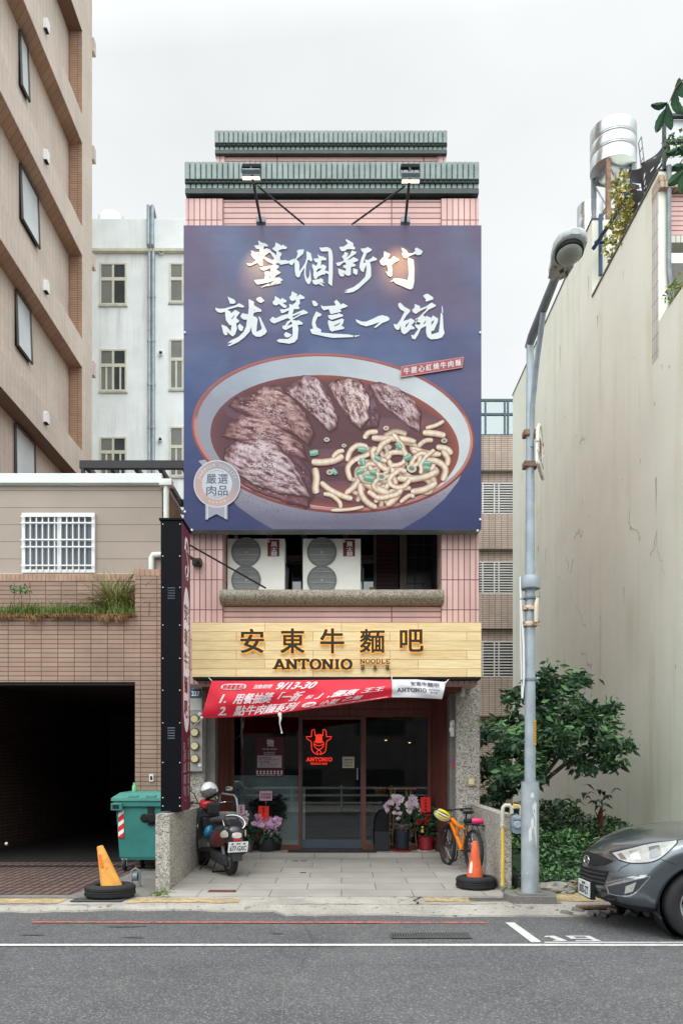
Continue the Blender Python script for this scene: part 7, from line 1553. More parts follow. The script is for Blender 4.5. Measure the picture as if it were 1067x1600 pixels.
mb = MB(); mb.lathe([(0, -.10), (.042, -.10), (.05, -.09), (.05, -.05)], (c.x, gy_, c.z - .03), 20, axis='Y'); mb.box(c.x - .05, c.x + .05, gy_ - .085, gy_ - .06, c.z + .035, c.z + .075, .006); mb.build('dial', M('meter_dial', rgb(160, 172, 184), .35), gm)
mb = MB()
for px in (798, 806): mb.lathe([(.0, 0), (.035, 0), (.035, .2), (.028, .22), (0, .22)] , (X(px, 10.6), 10.62, .04), 12); 
for px in (798, 806):
    for k in range(7): mb.lathe([(.036, .01), (.042, .015), (.036, .02)], (X(px, 10.6), 10.62, .05 + k * .028), 12)
t = thing('corrugated_pipe', (X(802, 10.6), 10.62, .04), 'short black corrugated pipe stubs at the foot of the gas pipe', 'pipe'); mb.build('pipe', MT['blackm'], t)

# ================================================================== VEGETATION of the vacant lot
rv = random.Random(21)
sh = thing('shrub_tree', (3.2, 13, 0), 'dark green spreading shrub tree growing in the vacant lot behind the lamp', 'tree')
SYq = 13.0
cl_ = [(858, 1080, 55, 28), (905, 1128, 62, 40), (940, 1168, 34, 30), (795, 1078, 24, 9), (790, 1150, 42, 50), (848, 1150, 58, 52), (772, 1200, 26, 48), (825, 1195, 45, 32), (930, 1115, 36, 14), (872, 1062, 26, 10), (850, 1056, 12, 9), (900, 1070, 34, 12), (952, 1195, 14, 24), (945, 1105, 22, 7), (958, 1165, 12, 20), (930, 1195, 20, 12), (760, 1135, 14, 20), (800, 1220, 40, 30)]
sub = []
for (px, py, a, b_) in cl_:
    px = 830 + (px - 830) * .93; c = P(px, py + 4, SYq); ra, rb2 = a * .86 / F * SYq, b_ * .9 / F * SYq
    for k in range(max(3, int(a * b_ / 110))):
        u = Vector((rv.gauss(0, .42), rv.gauss(0, .6), rv.gauss(0, .42))); sub.append((c.x + u.x * ra, c.y + u.y * .7, c.z + u.z * rb2, .15, .16, .085))
mb = MB(); leaves(6200, sub, .056, rv, mb, elong=2.5); mb.build('crown', MT['leaf'], sh, fixn=False)
mb = MB(); leaves(900, [(q[0], q[1] - .15, q[2] + .08, .2, .15, .1) for q in sub], .055, rv, mb, elong=2.5, up=.3); mb.build('young_crown', MT['leafl'], sh, fixn=False)
mb = MB(); b0 = Vector((3.0, 13.1, 0)); mb.tube([b0, (3.05, 13.1, .8), (3.15, 13.05, 1.5), (3.4, 13, 2.2), (3.5, 13, 2.8)], [.07, .06, .05, .035, .015], 8)
for (px, py) in ((948, 1165), (905, 1110), (800, 1080), (790, 1160), (955, 1105), (845, 1060), (850, 1140), (930, 1185)): e = P(px, py, SYq); mid = Vector((3.15, 13.05, 1.4)).lerp(e, .5) + Vector((0, 0, .12)); mb.tube([(3.13, 13.05, 1.35), mid, e], [.04, .025, .008], 6)
mb.build('trunk', MT['bark'], sh)
mb = MB(); mbl = MB()
def hgt(x, y): return (.10 + .95 * min(1, max(0, (y - 10.65) / 3.2)) ** .8) * (.75 + .5 * mnoise.noise(Vector((x * 1.3, y * 1.1, 3)))) * (1.0 if x < 4.3 else max(.35, 1 - (x - 4.3) * .45)) + (.35 if x < 2.7 and y > 11.2 else 0)
for i in range(21000):
    y = 10.6 + (rv.random() ** .8) * 5.2; x = rv.uniform(2.3, 5.45)
    h = hgt(x, y)
    if y < 10.95 and rv.random() < .6 and x > 2.45: continue
    if rv.random() < .12: h *= .5
    z = .05 + h * (1 - rv.random() ** 2 * .55); m_ = mbl if rv.random() < (.7 if y < 12.8 else .4) else mb
    s_ = rv.uniform(.022, .06) * (.8 if y < 11.3 else 1); d = Vector((rv.gauss(0, 1), rv.gauss(-.3, 1), rv.gauss(.1, .5))).normalized(); n_ = d.cross(Vector((rv.gauss(0, .5), rv.gauss(0, .5), 1))).normalized(); p = Vector((x, y, z))
    m_.add([p, p + d * s_ * .9 + n_ * s_ * .55, p + d * s_ * 2, p + d * s_ * .9 - n_ * s_ * .55], [[0, 1, 2, 3]])
o = mb.build('ground_cover', MT['leaf'], fixn=False); setp(o, kind='stuff'); o = mbl.build('light_undergrowth', MT['leafl'], fixn=False); setp(o, kind='stuff')
mb = MB(); N_ = 34; vs = [(2.3 + 3.15 * i / N_, 10.75 + 5.4 * j / N_, .04 + hgt(2.3 + 3.15 * i / N_, 10.75 + 5.4 * j / N_) * (.72 if j > 1 else .2)) for j in range(N_ + 1) for i in range(N_ + 1)]
mb.add(vs, [[j * (N_ + 1) + i, j * (N_ + 1) + i + 1, (j + 1) * (N_ + 1) + i + 1, (j + 1) * (N_ + 1) + i] for j in range(N_) for i in range(N_)], 0, True); o = mb.build('weeds', M('weed_base', rgb(44, 62, 42), .95, .4, 8), fixn=False); setp(o, kind='stuff')
for (px, py, s_, n_, lab) in ((905, 1262, .30, 9, 'broad leaved plant with long glossy leaves in the middle of the lot'), (868, 1262, .26, 8, 'broad leaved plant close behind the lamp pole in the lot'), (940, 1250, .28, 8, 'broad leaved plant against the foot of the cream wall')):
    Yp = 13.4; p = P(px, py, Yp); t = thing('broadleaf_plant', (p.x, Yp, .1), lab, 'plant', 'broadleaf plants in the lot'); mb = MB()
    for k in range(n_ * 2):
        a = rv.uniform(0, 6.28); d = Vector((math.cos(a), math.sin(a) * .7, rv.uniform(-.15, .5))); L = s_ * rv.uniform(.7, 1.3); sd = Vector((-d.y, d.x, 0)).normalized() * L * .15; q0 = p + Vector((rv.gauss(0, .1), rv.gauss(0, .1), rv.gauss(0, .08)))
        mb.add([q0, q0 + d * L * .5 + sd + Vector((0, 0, .05)), q0 + d * L + Vector((0, 0, -.05)), q0 + d * L * .5 - sd + Vector((0, 0, .05))], [[0, 1, 2, 3]])
    mb.build('leaves', MT['leafl'] if n_ == 9 else MT['leaf'], t, fixn=False)
    mb = MB(); mb.tube([(p.x, Yp, .1), (p.x + .02, Yp, p.z * .6), (p.x, Yp, p.z)], .012, 5); mb.build('stem', MT['bark'], t)
t = thing('dry_stump', P(937, 1268, 13.8), 'reddish dead plant stalk among the greenery near the cream wall', 'plant stalk'); mb = MB(); p = P(937, 1272, 13.8); mb.tube([(p.x, p.y, .2), (p.x + .01, p.y, p.z), (p.x + .03, p.y, p.z + .12)], [.05, .045, .02], 8)
for k in range(3): mb.tube([(p.x, p.y, p.z - .1 * k), (p.x + (-1) ** k * .09, p.y - .04, p.z - .05 * k + .08)], [.02, .008], 5)
mb.build('stalk', M('red_brown_stalk', rgb(112, 62, 54), .9, .3, 10), t)
def rock(px, py, Yr, s_, lab, col):
    t = thing('rock', (X(px, Yr), Yr, .05), lab, 'rock', 'stones at the edge of the lot'); mb = MB(); bm = bmesh.new(); bmesh.ops.create_icosphere(bm, subdivisions=3, radius=1)
    p = Vector((X(px, Yr), Yr, .05 + s_ * .3)); vs = [p + Vector((v.co.x * s_ * 1.3, v.co.y * s_, v.co.z * s_ * .7)) * (1 + .45 * mnoise.noise(v.co * 1.4 + Vector((px, 0, 0))) + .2 * mnoise.noise(v.co * 4)) for v in bm.verts]; bm.verts.index_update(); mb.add(vs, [[v.index for v in f.verts] for f in bm.faces]); bm.free(); mb.build('stone', col, t)
stn = M('grey_stone', rgb(158, 156, 150, .8), .95, .25, 6, .5, 30)
rock(862, 1388, 10.5, .16, 'biggest pale grey rock beside the lamp pole', stn); rock(884, 1378, 10.8, .10, 'middling grey rock behind the biggest one', stn); rock(900, 1372, 11.0, .11, 'tan rock under the car nose', M('tan_stone', rgb(176, 156, 124, .8), .95, .2, 6, .5, 30)); rock(844, 1372, 10.7, .09, 'small grey rock close to the lamp pole', stn); rock(886, 1390, 10.35, .08, 'small pale rock close to the kerb', stn)
mb = MB()
for i in range(120):
    x_, y_ = rn.uniform(2.45, 3.5), rn.uniform(10.42, 11.2); s_ = rn.uniform(.01, .05); mb.obox((x_, y_, .05 + s_ * .2), (s_ * 2, s_ * 1.5, s_ * .6), Matrix.Rotation(rn.uniform(0, 3), 3, Vector((rn.random(), rn.random(), 1)).normalized()), 0, rn.choice((0, 0, 1, 2)))
o = mb.build('lot_debris', [stn, M('brick_scrap', rgb(150, 104, 84), .9, .2), M('white_scrap', rgb(200, 206, 208), .6, .1)]); setp(o, kind='stuff')
mb = MB()
for (px, Yw, n_) in ((800, 10.45, 60), (840, 10.3, 40), (880, 10.35, 50), (905, 10.45, 50), (262, 10.35, 30), (247, 10.2, 45), (252, 10.02, 30), (800, 10.75, 40)): leaves(n_, [(X(px, Yw), Yw, .09, .12, .07, .035)], .02, rn, mb, elong=2.2)
o = mb.build('kerb_weeds', MT['grass'], fixn=False); setp(o, kind='stuff')
# street tree on this side of the road: only a hanging spray is in the picture
stt = thing('street_tree', (4.4, 1.0, .14), 'street tree hanging a dark leafy spray into the sky above the cream building', 'tree')
mb = MB(); e1, e2 = P(1056, 135, 4.0), P(1100, 90, 4.0); tip = P(1046, 158, 4.0)
mb.tube([(4.4, 1.0, 0), (4.4, 1.1, 2.5), (4.2, 1.5, 4.2), (3.6, 2.6, 5.4)], [.16, .14, .1, .06], 10); mb.build('trunk', MT['bark'], stt)
mb = MB(); mb.tube([(3.6, 2.6, 5.4), (2.4, 3.6, 5.5), e2, e1, tip], [.03, .014, .005, .004, .002], 6); mb.tube([e2, P(1080, 230, 4.0), P(1062, 255, 4.0)], [.006, .004, .003], 5); mb.build('branch', MT['bark'], stt)
mb = MB()
def bigleaf(p0, p1, w_, y=4.0):
    a, b_ = P(*p0, y), P(*p1, y - .02); d = b_ - a; L = d.length; d.normalize(); s_ = d.cross(Vector((0, 1, 0))).normalized(); vs = []; n = 9
    for i in range(n):
        t = i / (n - 1); hw = w_ * math.sin(math.pi * min(1, t * .93 + .05)) ** .8 * (1 + .06 * (-1) ** i); q = a + d * L * t + Vector((0, .012 * math.sin(t * 3), 0)); vs += [q - s_ * hw + Vector((0, .01, 0)), q, q + s_ * hw + Vector((0, .012, 0))]
    mb.add(vs, [[3 * i + k, 3 * i + k + 1, 3 * i + k + 4, 3 * i + k + 3] for i in range(n - 1) for k in (0, 1)], 0, True)
for q in (((1043, 158), (1018, 161), .020), ((1040, 168), (1026, 204), .021), ((1044, 160), (1050, 200), .026), ((1056, 138), (1060, 175), .024), ((1062, 120), (1072, 150), .030), ((1056, 150), (1070, 176), .024), ((1072, 262), (1044, 287), .026), ((1074, 255), (1052, 258), .024), ((1075, 250), (1064, 300), .024), ((1070, 225), (1042, 238), .018), ((1078, 235), (1060, 228), .02), ((1080, 215), (1056, 240), .016), ((1090, 100), (1110, 140), .03), ((1090, 200), (1115, 220), .03)): bigleaf(*q)
lv_ = leafmat('street_leaf', rgb(52, 78, 56), rgb(62, 90, 60), rgb(44, 70, 54), .85, .9, .08); mb.build('leaves', lv_, stt, fixn=False)
mb = MB(); leaves(1500, [(4.0, 1.5, 5.6, 1.0, 1.0, .9), (4.8, .8, 5.9, 1.2, 1.2, .9), (3.6, 2.3, 6.2, .8, .8, .6)], .09, rn, mb, elong=2.2); mb.build('crown', lv_, stt, fixn=False)
# ================================================================== SCOOTER (own axes: x forward, y to its near side, z up)
def wheel_parts(t, x, y, z, R_, w_, bead, rim_mat, spokes=5, tyre=None, disc=True):
    mb = MB(); mb.lathe(tyre_prof(R_, w_, bead), (x, y, z), 48, axis='Y'); tw_ = mb.build('wheel', tyre or MT['rubber'], t, local=True)
    mb = MB(); mb.lathe([(bead, -w_ * .38), (bead + .008, -w_ * .42), (bead - .015, -w_ * .36), (bead - .02, w_ * .36), (bead + .008, w_ * .42), (bead, w_ * .38)], (x, y, z), 40, axis='Y')
    mb.lathe([(0, -w_ * .36), (.035, -w_ * .36), (.045, -w_ * .2), (.045, w_ * .2), (.035, w_ * .36), (0, w_ * .36)], (x, y, z), 20, axis='Y')
    for k in range(spokes):
        q = 2 * math.pi * k / spokes + .3; d = Vector((math.cos(q), 0, math.sin(q))); s_ = Vector((-math.sin(q), 0, math.cos(q))); c = Vector((x, y, z))
        for sg in (-1, 1):
            o = Vector((0, sg * w_ * .30, 0)); a0, a1 = .04, bead - .005
            mb.add([c + d * a0 + s_ * .022 + o, c + d * a0 - s_ * .022 + o, c + d * a1 - s_ * .032 + o * .9, c + d * a1 + s_ * .032 + o * .9, c + d * a0 + s_ * .022 + o * .4, c + d * a0 - s_ * .022 + o * .4, c + d * a1 - s_ * .032 + o * .4, c + d * a1 + s_ * .032 + o * .4], [[0, 1, 2, 3], [0, 4, 5, 1], [1, 5, 6, 2], [2, 6, 7, 3], [3, 7, 4, 0], [4, 7, 6, 5]])
    mb.build('rim', rim_mat, tw_, local=True)
    return tw_
dk_body = M('dark_grey_gloss', rgb(48, 50, 54), .25, .08, 3, spec=.5, coat=.5); blk_pl = M('black_plastic', rgb(32, 33, 36), .5, .12, 6); maroon = M('maroon_gloss', rgb(96, 28, 36), .22, .08, 3, coat=.5); redg = M('red_gloss', rgb(178, 28, 44), .22, .06, 3, coat=.5)
alloy = M('dull_alloy', rgb(150, 152, 154), .4, .1, 6, metal=.6)
hd_ = math.atan2(.877, -.48)
sco = thing('scooter', (-1.915, 12.20, .146), 'black and maroon scooter with red headset parked beside the low wall', 'scooter', rot=hd_)
wheel_parts(sco, -.60, 0, .215, .215, .11, .135, alloy); wheel_parts(sco, .62, 0, .215, .215, .10, .135, alloy)
L = dict(local=True)
mb = MB(); mb.loft([se_ring((x, 0, z), a, b, 20, 2.6) for x, z, a, b in ((-.86, .60, .04, .05), (-.84, .60, .10, .10), (-.76, .605, .15, .145), (-.62, .595, .175, .165), (-.45, .57, .185, .175), (-.28, .53, .18, .19), (-.14, .48, .155, .20), (-.06, .44, .12, .18))]); mb.build('tail_body', dk_body, sco, **L)
for s_ in (-1, 1):
    mb = MB(); mb.loft([se_ring((x, s_ * y, z), a, b, 16, 2.4) for x, y, z, a, b in ((-.74, .12, .55, .03, .05), (-.66, .13, .54, .06, .10), (-.5, .14, .52, .068, .125), (-.3, .135, .50, .068, .13), (-.16, .11, .47, .06, .11), (-.1, .10, .45, .03, .06))]); mb.build('side_panel', maroon, sco, **L)
    mb = MB(); mb.loft([se_ring((x, s_ * y, z), a, b, 12, 2.4) for x, y, z, a, b in ((-.85, .135, .60, .006, .03), (-.80, .155, .61, .012, .055), (-.74, .172, .60, .012, .055), (-.68, .18, .59, .006, .03))]); mb.build('indicator', M('smoked_clear_lens', rgb(196, 190, 178), .15, .1, 8), sco, **L)
mb = MB(); mb.loft([se_ring((x, 0, z), a, b, 20, 2.6) for x, z, a, b in ((-.66, .80, .06, .02), (-.6, .81, .13, .05), (-.42, .80, .145, .062), (-.2, .775, .14, .055), (-.02, .765, .12, .05), (.05, .755, .07, .03))]); mb.build('seat', M('grey_seat_vinyl', rgb(74, 70, 74), .7, .12, 12, .3, 60), sco, **L)
mb = MB(); mb.tube([(-.72 + .10 * (math.sin(q) > 0) * math.sin(q) - .04 * math.cos(q) * 0 - .075 * (1 - math.sin(q)) * .5, .165 * math.copysign(abs(math.cos(q)) ** .75, math.cos(q)), .765 + .105 * math.sin(q)) for q in [2 * math.pi * i / 40 for i in range(41)]], .010, 8); mb.build('grab_rail', MT['chrome'], sco, **L)
mb = MB(); mb.loft([se_ring((x, 0, z), a, b, 18, 2.8) for x, z, a, b in ((-.80, .72, .10, .05), (-.70, .745, .135, .06), (-.6, .755, .13, .05))]); mb.build('tail_cover', blk_pl, sco, **L)
mb = MB(); mb.loft([se_ring((x, 0, z), a, b, 18, 3) for x, z, a, b in ((-.885, .585, .055, .035), (-.87, .585, .072, .045), (-.80, .585, .075, .05))]); tl = mb.build('tail_light', M('clear_lens', rgb(206, 202, 196), .12, .1, 10), sco, **L)
mb = MB(); mb.box(-.885, -.82, -.06, .06, .505, .535, .01); mb.build('red_lens', M('red_lens', rgb(206, 28, 40), .2, .05), tl, **L)
mb = MB(); mb.loft([[(-.70, -.10, .52), (-.70, .10, .52), (-.62, .10, .54), (-.62, -.10, .54)], [(-.85, -.09, .36), (-.85, .09, .36), (-.80, .09, .36), (-.80, -.09, .36)], [(-.88, -.075, .22), (-.88, .075, .22), (-.86, .075, .22), (-.86, -.075, .22)]], smooth=False); mb.build('rear_mudguard', blk_pl, sco, **L)
rot = Matrix.Rotation(R(-14), 3, 'Y') @ Matrix.Rotation(R(0), 3, 'X'); pc = Vector((-.905, 0, .425))
mb = MB(); mb.obox(pc, (.008, .30, .155), rot, .003); plt = mb.build('number_plate', M('plate_white', rgb(222, 226, 224), .4, .03), sco, **L)
mb = MB(); put(mb, text_mesh('677-GXC', 1, .025), pc + rot @ Vector((-.006, 0, -.018)), (0, -1, 0), rot @ Vector((0, 0, 1)), (-1, 0, 0), fit=(.25, .072))
put(mb, text_mesh('臺灣', 1, .02), pc + rot @ Vector((-.006, 0, .05)), (0, -1, 0), rot @ Vector((0, 0, 1)), (-1, 0, 0), fit=(.06, .025))
for y_ in (-.09, .09): mb.obox(pc + rot @ Vector((-.005, y_, .05)), (.004, .03, .022), rot)
mb.build('plate_lettering', M('plate_ink', rgb(48, 66, 70), .5), plt, fixn=False, **L)
mb = MB(); mb.loft([se_ring((x, 0, .30), a, b, 12, 4) for x, a, b in ((-.14, .16, .035), (.05, .17, .04), (.28, .17, .04), (.38, .15, .035))]); mb.loft([se_ring((x, 0, z), a, b, 14, 3) for x, z, a, b in ((-.16, .36, .13, .09), (-.02, .26, .14, .09), (.2, .24, .14, .08))]); mb.build('floorboard', blk_pl, sco, **L)
mb = MB(); mb.loft([se_ring((x, 0, z), t_, w_, 18, 2.6, 'Z') if False else [(x + t_ * math.copysign(abs(math.sin(q)) ** .8, math.sin(q)) - .10 * (math.cos(q) ** 2) * (w_ / .2), w_ * math.copysign(abs(math.cos(q)) ** .75, math.cos(q)), z) for q in [2 * math.pi * i / 20 for i in range(20)]] for x, z, t_, w_ in ((.36, .24, .04, .15), (.42, .32, .07, .18), (.46, .48, .09, .20), (.47, .66, .095, .205), (.46, .80, .09, .19), (.43, .92, .075, .14), (.41, .97, .05, .09))]); ls = mb.build('leg_shield', dk_body, sco, **L)
mb = MB(); mb.lathe([(0, .008), (.02, .008), (.03, .006), (.032, .0)], (.36, .19, .66), 20, axis='Y'); mb.lathe([(.04, .0), (.044, .008), (.05, .008), (.053, 0)], (.36, .19, .66), 24, axis='Y'); mb.build('badge', MT['chrome'], ls, **L)
mb = MB(); mb.box(.28, .36, -.12, .12, .62, .80, .03); mb.box(.275, .285, -.05, .03, .70, .76); mb.build('glove_box', blk_pl, sco, **L)
fpts = [(.62 + .25 * math.cos(q), .215 + .25 * math.sin(q)) for q in [R(-8 + 150 * i / 10) for i in range(11)]]
mb = MB(); mb.loft([[(a, y, b + (.02 - abs(y) * .35)) for y in (-.085, -.06, 0, .06, .085)] + [(.62 + (a - .62) * .95, y, .215 + (b - .215) * .95 + (.02 - abs(y) * .35)) for y in (.08, .06, 0, -.06, -.08)] for a, b in fpts]); mb.build('front_fender', M('dark_fender', rgb(40, 30, 32), .3, .08, coat=.4), sco, **L)
mb = MB()
for s_ in (-1, 1): mb.tube([(.62, s_ * .065, .215), (.54, s_ * .065, .42), (.5, s_ * .03, .55)], .018, 8)
mb.tube([(.5, 0, .5), (.40, 0, 1.0)], .025, 10); mb.build('fork', alloy, sco, **L)
mb = MB(); mb.loft([se_ring((x, 0, z), a, b, 18, 2.3) for x, z, a, b in ((.30, .98, .05, .03), (.32, .985, .11, .065), (.40, 1.0, .14, .08), (.48, 1.0, .12, .085), (.53, 1.0, .06, .05))]); hs = mb.build('headset', redg, sco, **L)
mb = MB(); mb.lathe([(0, 0), (.06, 0), (.07, -.03), (.065, -.05)], (.545, 0, 1.0), 18, axis='X'); mb.build('headlight', M('headlight_glass', rgb(206, 208, 206), .1, .05), hs, **L)
mb = MB(); mb.tube([(.38, -.14, 1.01), (.34, -.26, 1.03), (.30, -.36, 1.02)], .013, 8); mb.tube([(.38, .14, 1.01), (.34, .26, 1.03), (.30, .36, 1.02)], .013, 8); mb.build('handlebar', MT['chrome'], sco, **L)
for s_ in (-1, 1):
    mb = MB(); mb.tube([(.33, s_ * .27, 1.03), (.295, s_ * .38, 1.02)], .02, 10); mb.tube([(.37, s_ * .20, 1.02), (.36, s_ * .36, 1.03)], .006, 6); mb.build('grip', MT['rubber'], sco, **L)
    mb = MB(); mb.tube([(.37, s_ * .17, 1.03), (.37, s_ * .23, 1.16), (.38, s_ * .30, 1.22)], .007, 6); m_ = mb.build('mirror', MT['blackm'], sco, **L)
    mb = MB(); mb.loft([se_ring((.38 + x, s_ * .34, 1.24), a, b, 16, 2.3) for x, a, b in ((-.025, .07, .042), (-.01, .078, .05), (.02, .05, .03))]); mb.build('mirror_head', MT['blackm'], m_, **L)
    mb = MB(); mb.loft([se_ring((.38 - .027, s_ * .34, 1.24), .064, .037, 16, 2.3), se_ring((.38 - .0275, s_ * .34, 1.24), .06, .034, 16, 2.3)]); mb.build('mirror_glass', MT['chrome'], m_, **L)
mb = MB(); mb.tube([(.30, -.16, 1.0), (.28, -.16, 1.14), (.2, -.17, 1.17), (-.28, -.18, 1.15), (-.38, -.18, 1.10), (-.42, -.18, .98), (-.43, -.175, .72)], .016, 8); mb.build('carrier_rail', M('grey_rail', rgb(128, 130, 132), .4, .1, metal=.4), sco, **L)
mb = MB(); mb.box(.16, .26, -.13, .07, .84, 1.03, .03); mb.build('dash_bag', blk_pl, sco, **L)
mb = MB(); mb.box(-.40, -.05, -.20, -.02, .835, .90, .02); mb.build('rear_cushion', M('grey_mesh_cushion', rgb(110, 108, 110), .9, .15, 20), sco, **L)
mb = MB(); mb.loft([se_ring((x, .10, z), a, b, 14, 2.6) for x, z, a, b in ((-.68, .21, .03, .06), (-.58, .22, .06, .10), (-.35, .25, .065, .10), (-.16, .28, .06, .10), (-.10, .3, .03, .05))]); mb.build('engine_case', M('dark_engine', rgb(58, 60, 64), .45, .15, 8), sco, **L)
mb = MB(); mb.tube([(-.2, -.08, .22), (-.35, -.12, .2), (-.42, -.15, .24)], .022, 8); mb.tube([(-.40, -.16, .25), (-.46, -.165, .27), (-.78, -.175, .40), (-.84, -.175, .42)], [.03, .055, .06, .04], 14); mb.build('muffler', M('dark_muffler', rgb(52, 54, 58), .4, .15, 8, metal=.3), sco, **L)
mb = MB(); mb.tube([(-.05, .12, .24), (.02, .26, .02)], .012, 6); mb.tube([(-.22, .08, .18), (-.24, .15, .01), (-.24, -.15, .01), (-.22, -.08, .18)], .012, 6); mb.build('kickstand', MT['blackm'], sco, **L)
mb = MB(); mb.tube([(-.60, -.09, .215), (-.56, -.12, .56)], .028, 10); mb.tube([(-.60, .09, .215), (-.56, .12, .56)], .028, 10); mb.build('shock_absorber', alloy, sco, **L)
Rm = Matrix.Rotation(hd_, 3, 'Z'); S0 = Vector((-1.915, 12.20, .146))
hp = S0 + Rm @ Vector((.36, -.06, 1.17)); hp = P(327.5, 1236, hp.y)
hm = thing('helmet', (hp.x, hp.y, hp.z - .12), 'white open face helmet with a grey visor hung on the scooter handlebar', 'helmet')
mb = MB(); Hm = Matrix.Rotation(R(-22), 3, 'Y') @ Matrix.Rotation(R(10), 3, 'X'); mb.ball(hp, (.135, .155, .145), n=28, M=Hm, arc=(0, math.pi * .62)); mb.build('shell', M('white_helmet', rgb(222, 226, 226), .2, .04, 4, coat=.5), hm)
mb = MB(); vs = []
for i in range(13):
    for j in range(7):
        a = R(160 + 140 * i / 12); b = R(68 + 48 * j / 6); vs.append(hp + Hm @ Vector((.142 * math.sin(b) * math.cos(a), .164 * math.sin(b) * math.sin(a), .152 * math.cos(b))))
mb.add(vs, [[i * 7 + j, (i + 1) * 7 + j, (i + 1) * 7 + j + 1, i * 7 + j + 1] for i in range(12) for j in range(6)], 0, True); mb.build('visor', M('smoked_visor', rgb(104, 98, 90), .1, .15, 6, spec=.7), hm, fixn=False)
mb = MB(); q = hp + Hm @ Vector((.075, -.142, -.01)); mb.obox(q, (.09, .02, .075), Matrix.Rotation(R(20), 3, 'Z'), .012); mb.lathe([(0, -.012), (.03, -.012), (.032, 0)], q + Vector((0, -.012, 0)), 16, axis='Y'); mb.build('visor_hinge', M('hinge_grey', rgb(92, 100, 112), .4, .1), hm)
mb = MB(); mb.ball(hp + Vector((0, 0, -.015)), (.125, .145, .12), n=20, M=Hm, arc=(math.pi * .45, math.pi * .8)); mb.build('lining', MT['blackm'], hm)
mb = MB(); mb.tube([hp + Vector((.09, -.06, -.09)), hp + Vector((.13, -.1, -.09)), hp + Vector((.14, -.1, -.13))], .008, 5); mb.build('strap', M('pale_strap', rgb(176, 164, 156), .7), hm)
bp2 = P(326, 1300.5, 12.35)
bh = thing('helmet', (bp2.x, bp2.y, bp2.z - .1), 'small bright blue helmet with orange pattern hanging below the scooter seat', 'helmet')
mb = MB(); mb.ball(bp2, (.075, .10, .11), n=22, M=Matrix.Rotation(R(20), 3, 'Y')); mb.build('shell', M('blue_pattern_helmet', rgb(38, 142, 196), .25, .1, 5, coat=.4, rust=rgb(222, 132, 70), rust_lo=.62), bh)
mb = MB(); mb.ball(bp2 + Vector((.035, .01, -.01)), (.055, .085, .09), n=16, M=Matrix.Rotation(R(20), 3, 'Y')); mb.build('lining', MT['blackm'], bh)

# ================================================================== BICYCLE
ba, bb2 = Vector((1.955, 11.78, .13)), Vector((1.70, 12.80, .169)); bd = (bb2 - ba); bl_ = bd.length; bh_ = math.atan2(bd.y, bd.x)
bk = thing('bicycle', (ba + bb2) / 2, 'mountain bicycle with bright orange frame parked against the pebbled wall', 'bicycle', rot=bh_)
hb = bl_ / 2; wr = .325
tyb = M('bike_tyre', rgb(40, 42, 45), .75, .15, 8)
for x_ in (-hb, hb):
    mb = MB(); mb.lathe([(wr - .045 + .024 * math.cos(q) + .021, .027 * math.sin(q)) for q in [2 * math.pi * i / 12 for i in range(13)]], (x_, 0, wr), 56, axis='Y'); wl = mb.build('wheel', tyb, bk, **L)
    mb = MB(); mb.lathe([(wr - .05, -.012), (wr - .032, -.015), (wr - .032, .015), (wr - .05, .012), (wr - .05, -.012)], (x_, 0, wr), 48, axis='Y'); mb.lathe([(0, -.05), (.02, -.05), (.022, 0), (.02, .05), (0, .05)], (x_, 0, wr), 14, axis='Y')
    mb.build('rim', M('bike_rim', rgb(80, 82, 86), .35, .1, metal=.5), wl, **L)
    mb = MB()
    for k in range(28): q = 2 * math.pi * k / 28; s_ = .035 * (-1) ** k; mb.tube([(x_ + .02 * math.cos(q + .5), s_, wr + .02 * math.sin(q + .5)), (x_ + (wr - .045) * math.cos(q), 0, wr + (wr - .045) * math.sin(q))], .0016, 4)
    mb.lathe([(.05, -.04), (.085, -.041), (.085, -.039), (.05, -.038)], (x_, 0, wr), 24, axis='Y'); mb.build('spokes', MT['chrome'], wl, **L)
    if x_ > 0:
        mb = MB()
        for k in range(9):
            q = R(150 + k * 9); mb.obox((x_ + (wr - .022) * math.cos(q), .0225, wr + (wr - .022) * math.sin(q)), (.012, .002, .025), Matrix.Rotation(-q, 3, 'Y'))
        mb.build('tyre_lettering', MT['whitem'], wl, **L)
og = M('orange_frame', rgb(246, 132, 20), .25, .05, 3, coat=.5)
bbk = Vector((-.08, 0, .30)); hdT, hdB = Vector((hb - .20, 0, .80)), Vector((hb - .17, 0, .68)); stp = Vector((-.20, 0, .66)); axr = Vector((-hb, 0, wr))
mb = MB(); mb.tube([hdB + Vector((0, 0, .02)), bbk], [.034, .03], 12); mb.tube([hdT - Vector((0, 0, .04)), Vector((.05, 0, .66)), stp], [.032, .034, .028], 12); mb.tube([Vector((.04, 0, .66)), Vector((.12, 0, .52)), Vector((.2, 0, .56))], .024, 10); mb.tube([stp, bbk], .02, 10); fr_ = mb.build('frame', og, bk, **L)
mb = MB(); mb.tube([hdT, hdB], .026, 12); mb.tube([stp, stp + Vector((-.05, 0, .20))], .014, 10)
for s_ in (-1, 1): mb.tube([bbk + Vector((-.02, s_ * .03, 0)), axr + Vector((0, s_ * .06, 0))], .012, 8); mb.tube([stp + Vector((0, s_ * .02, -.04)), axr + Vector((0, s_ * .06, 0))], .01, 8)
mb.build('rear_triangle', MT['black'], bk, **L)
mb = MB()
for s_ in (-1, 1): mb.tube([hdB + Vector((.01, s_ * .06, -.02)), Vector((hb - .01, s_ * .06, wr))], [.02, .016], 10)
mb.tube([hdB + Vector((.01, -.06, -.02)), hdB + Vector((.01, .06, -.02))], .022, 8); mb.build('fork', MT['black'], bk, **L)
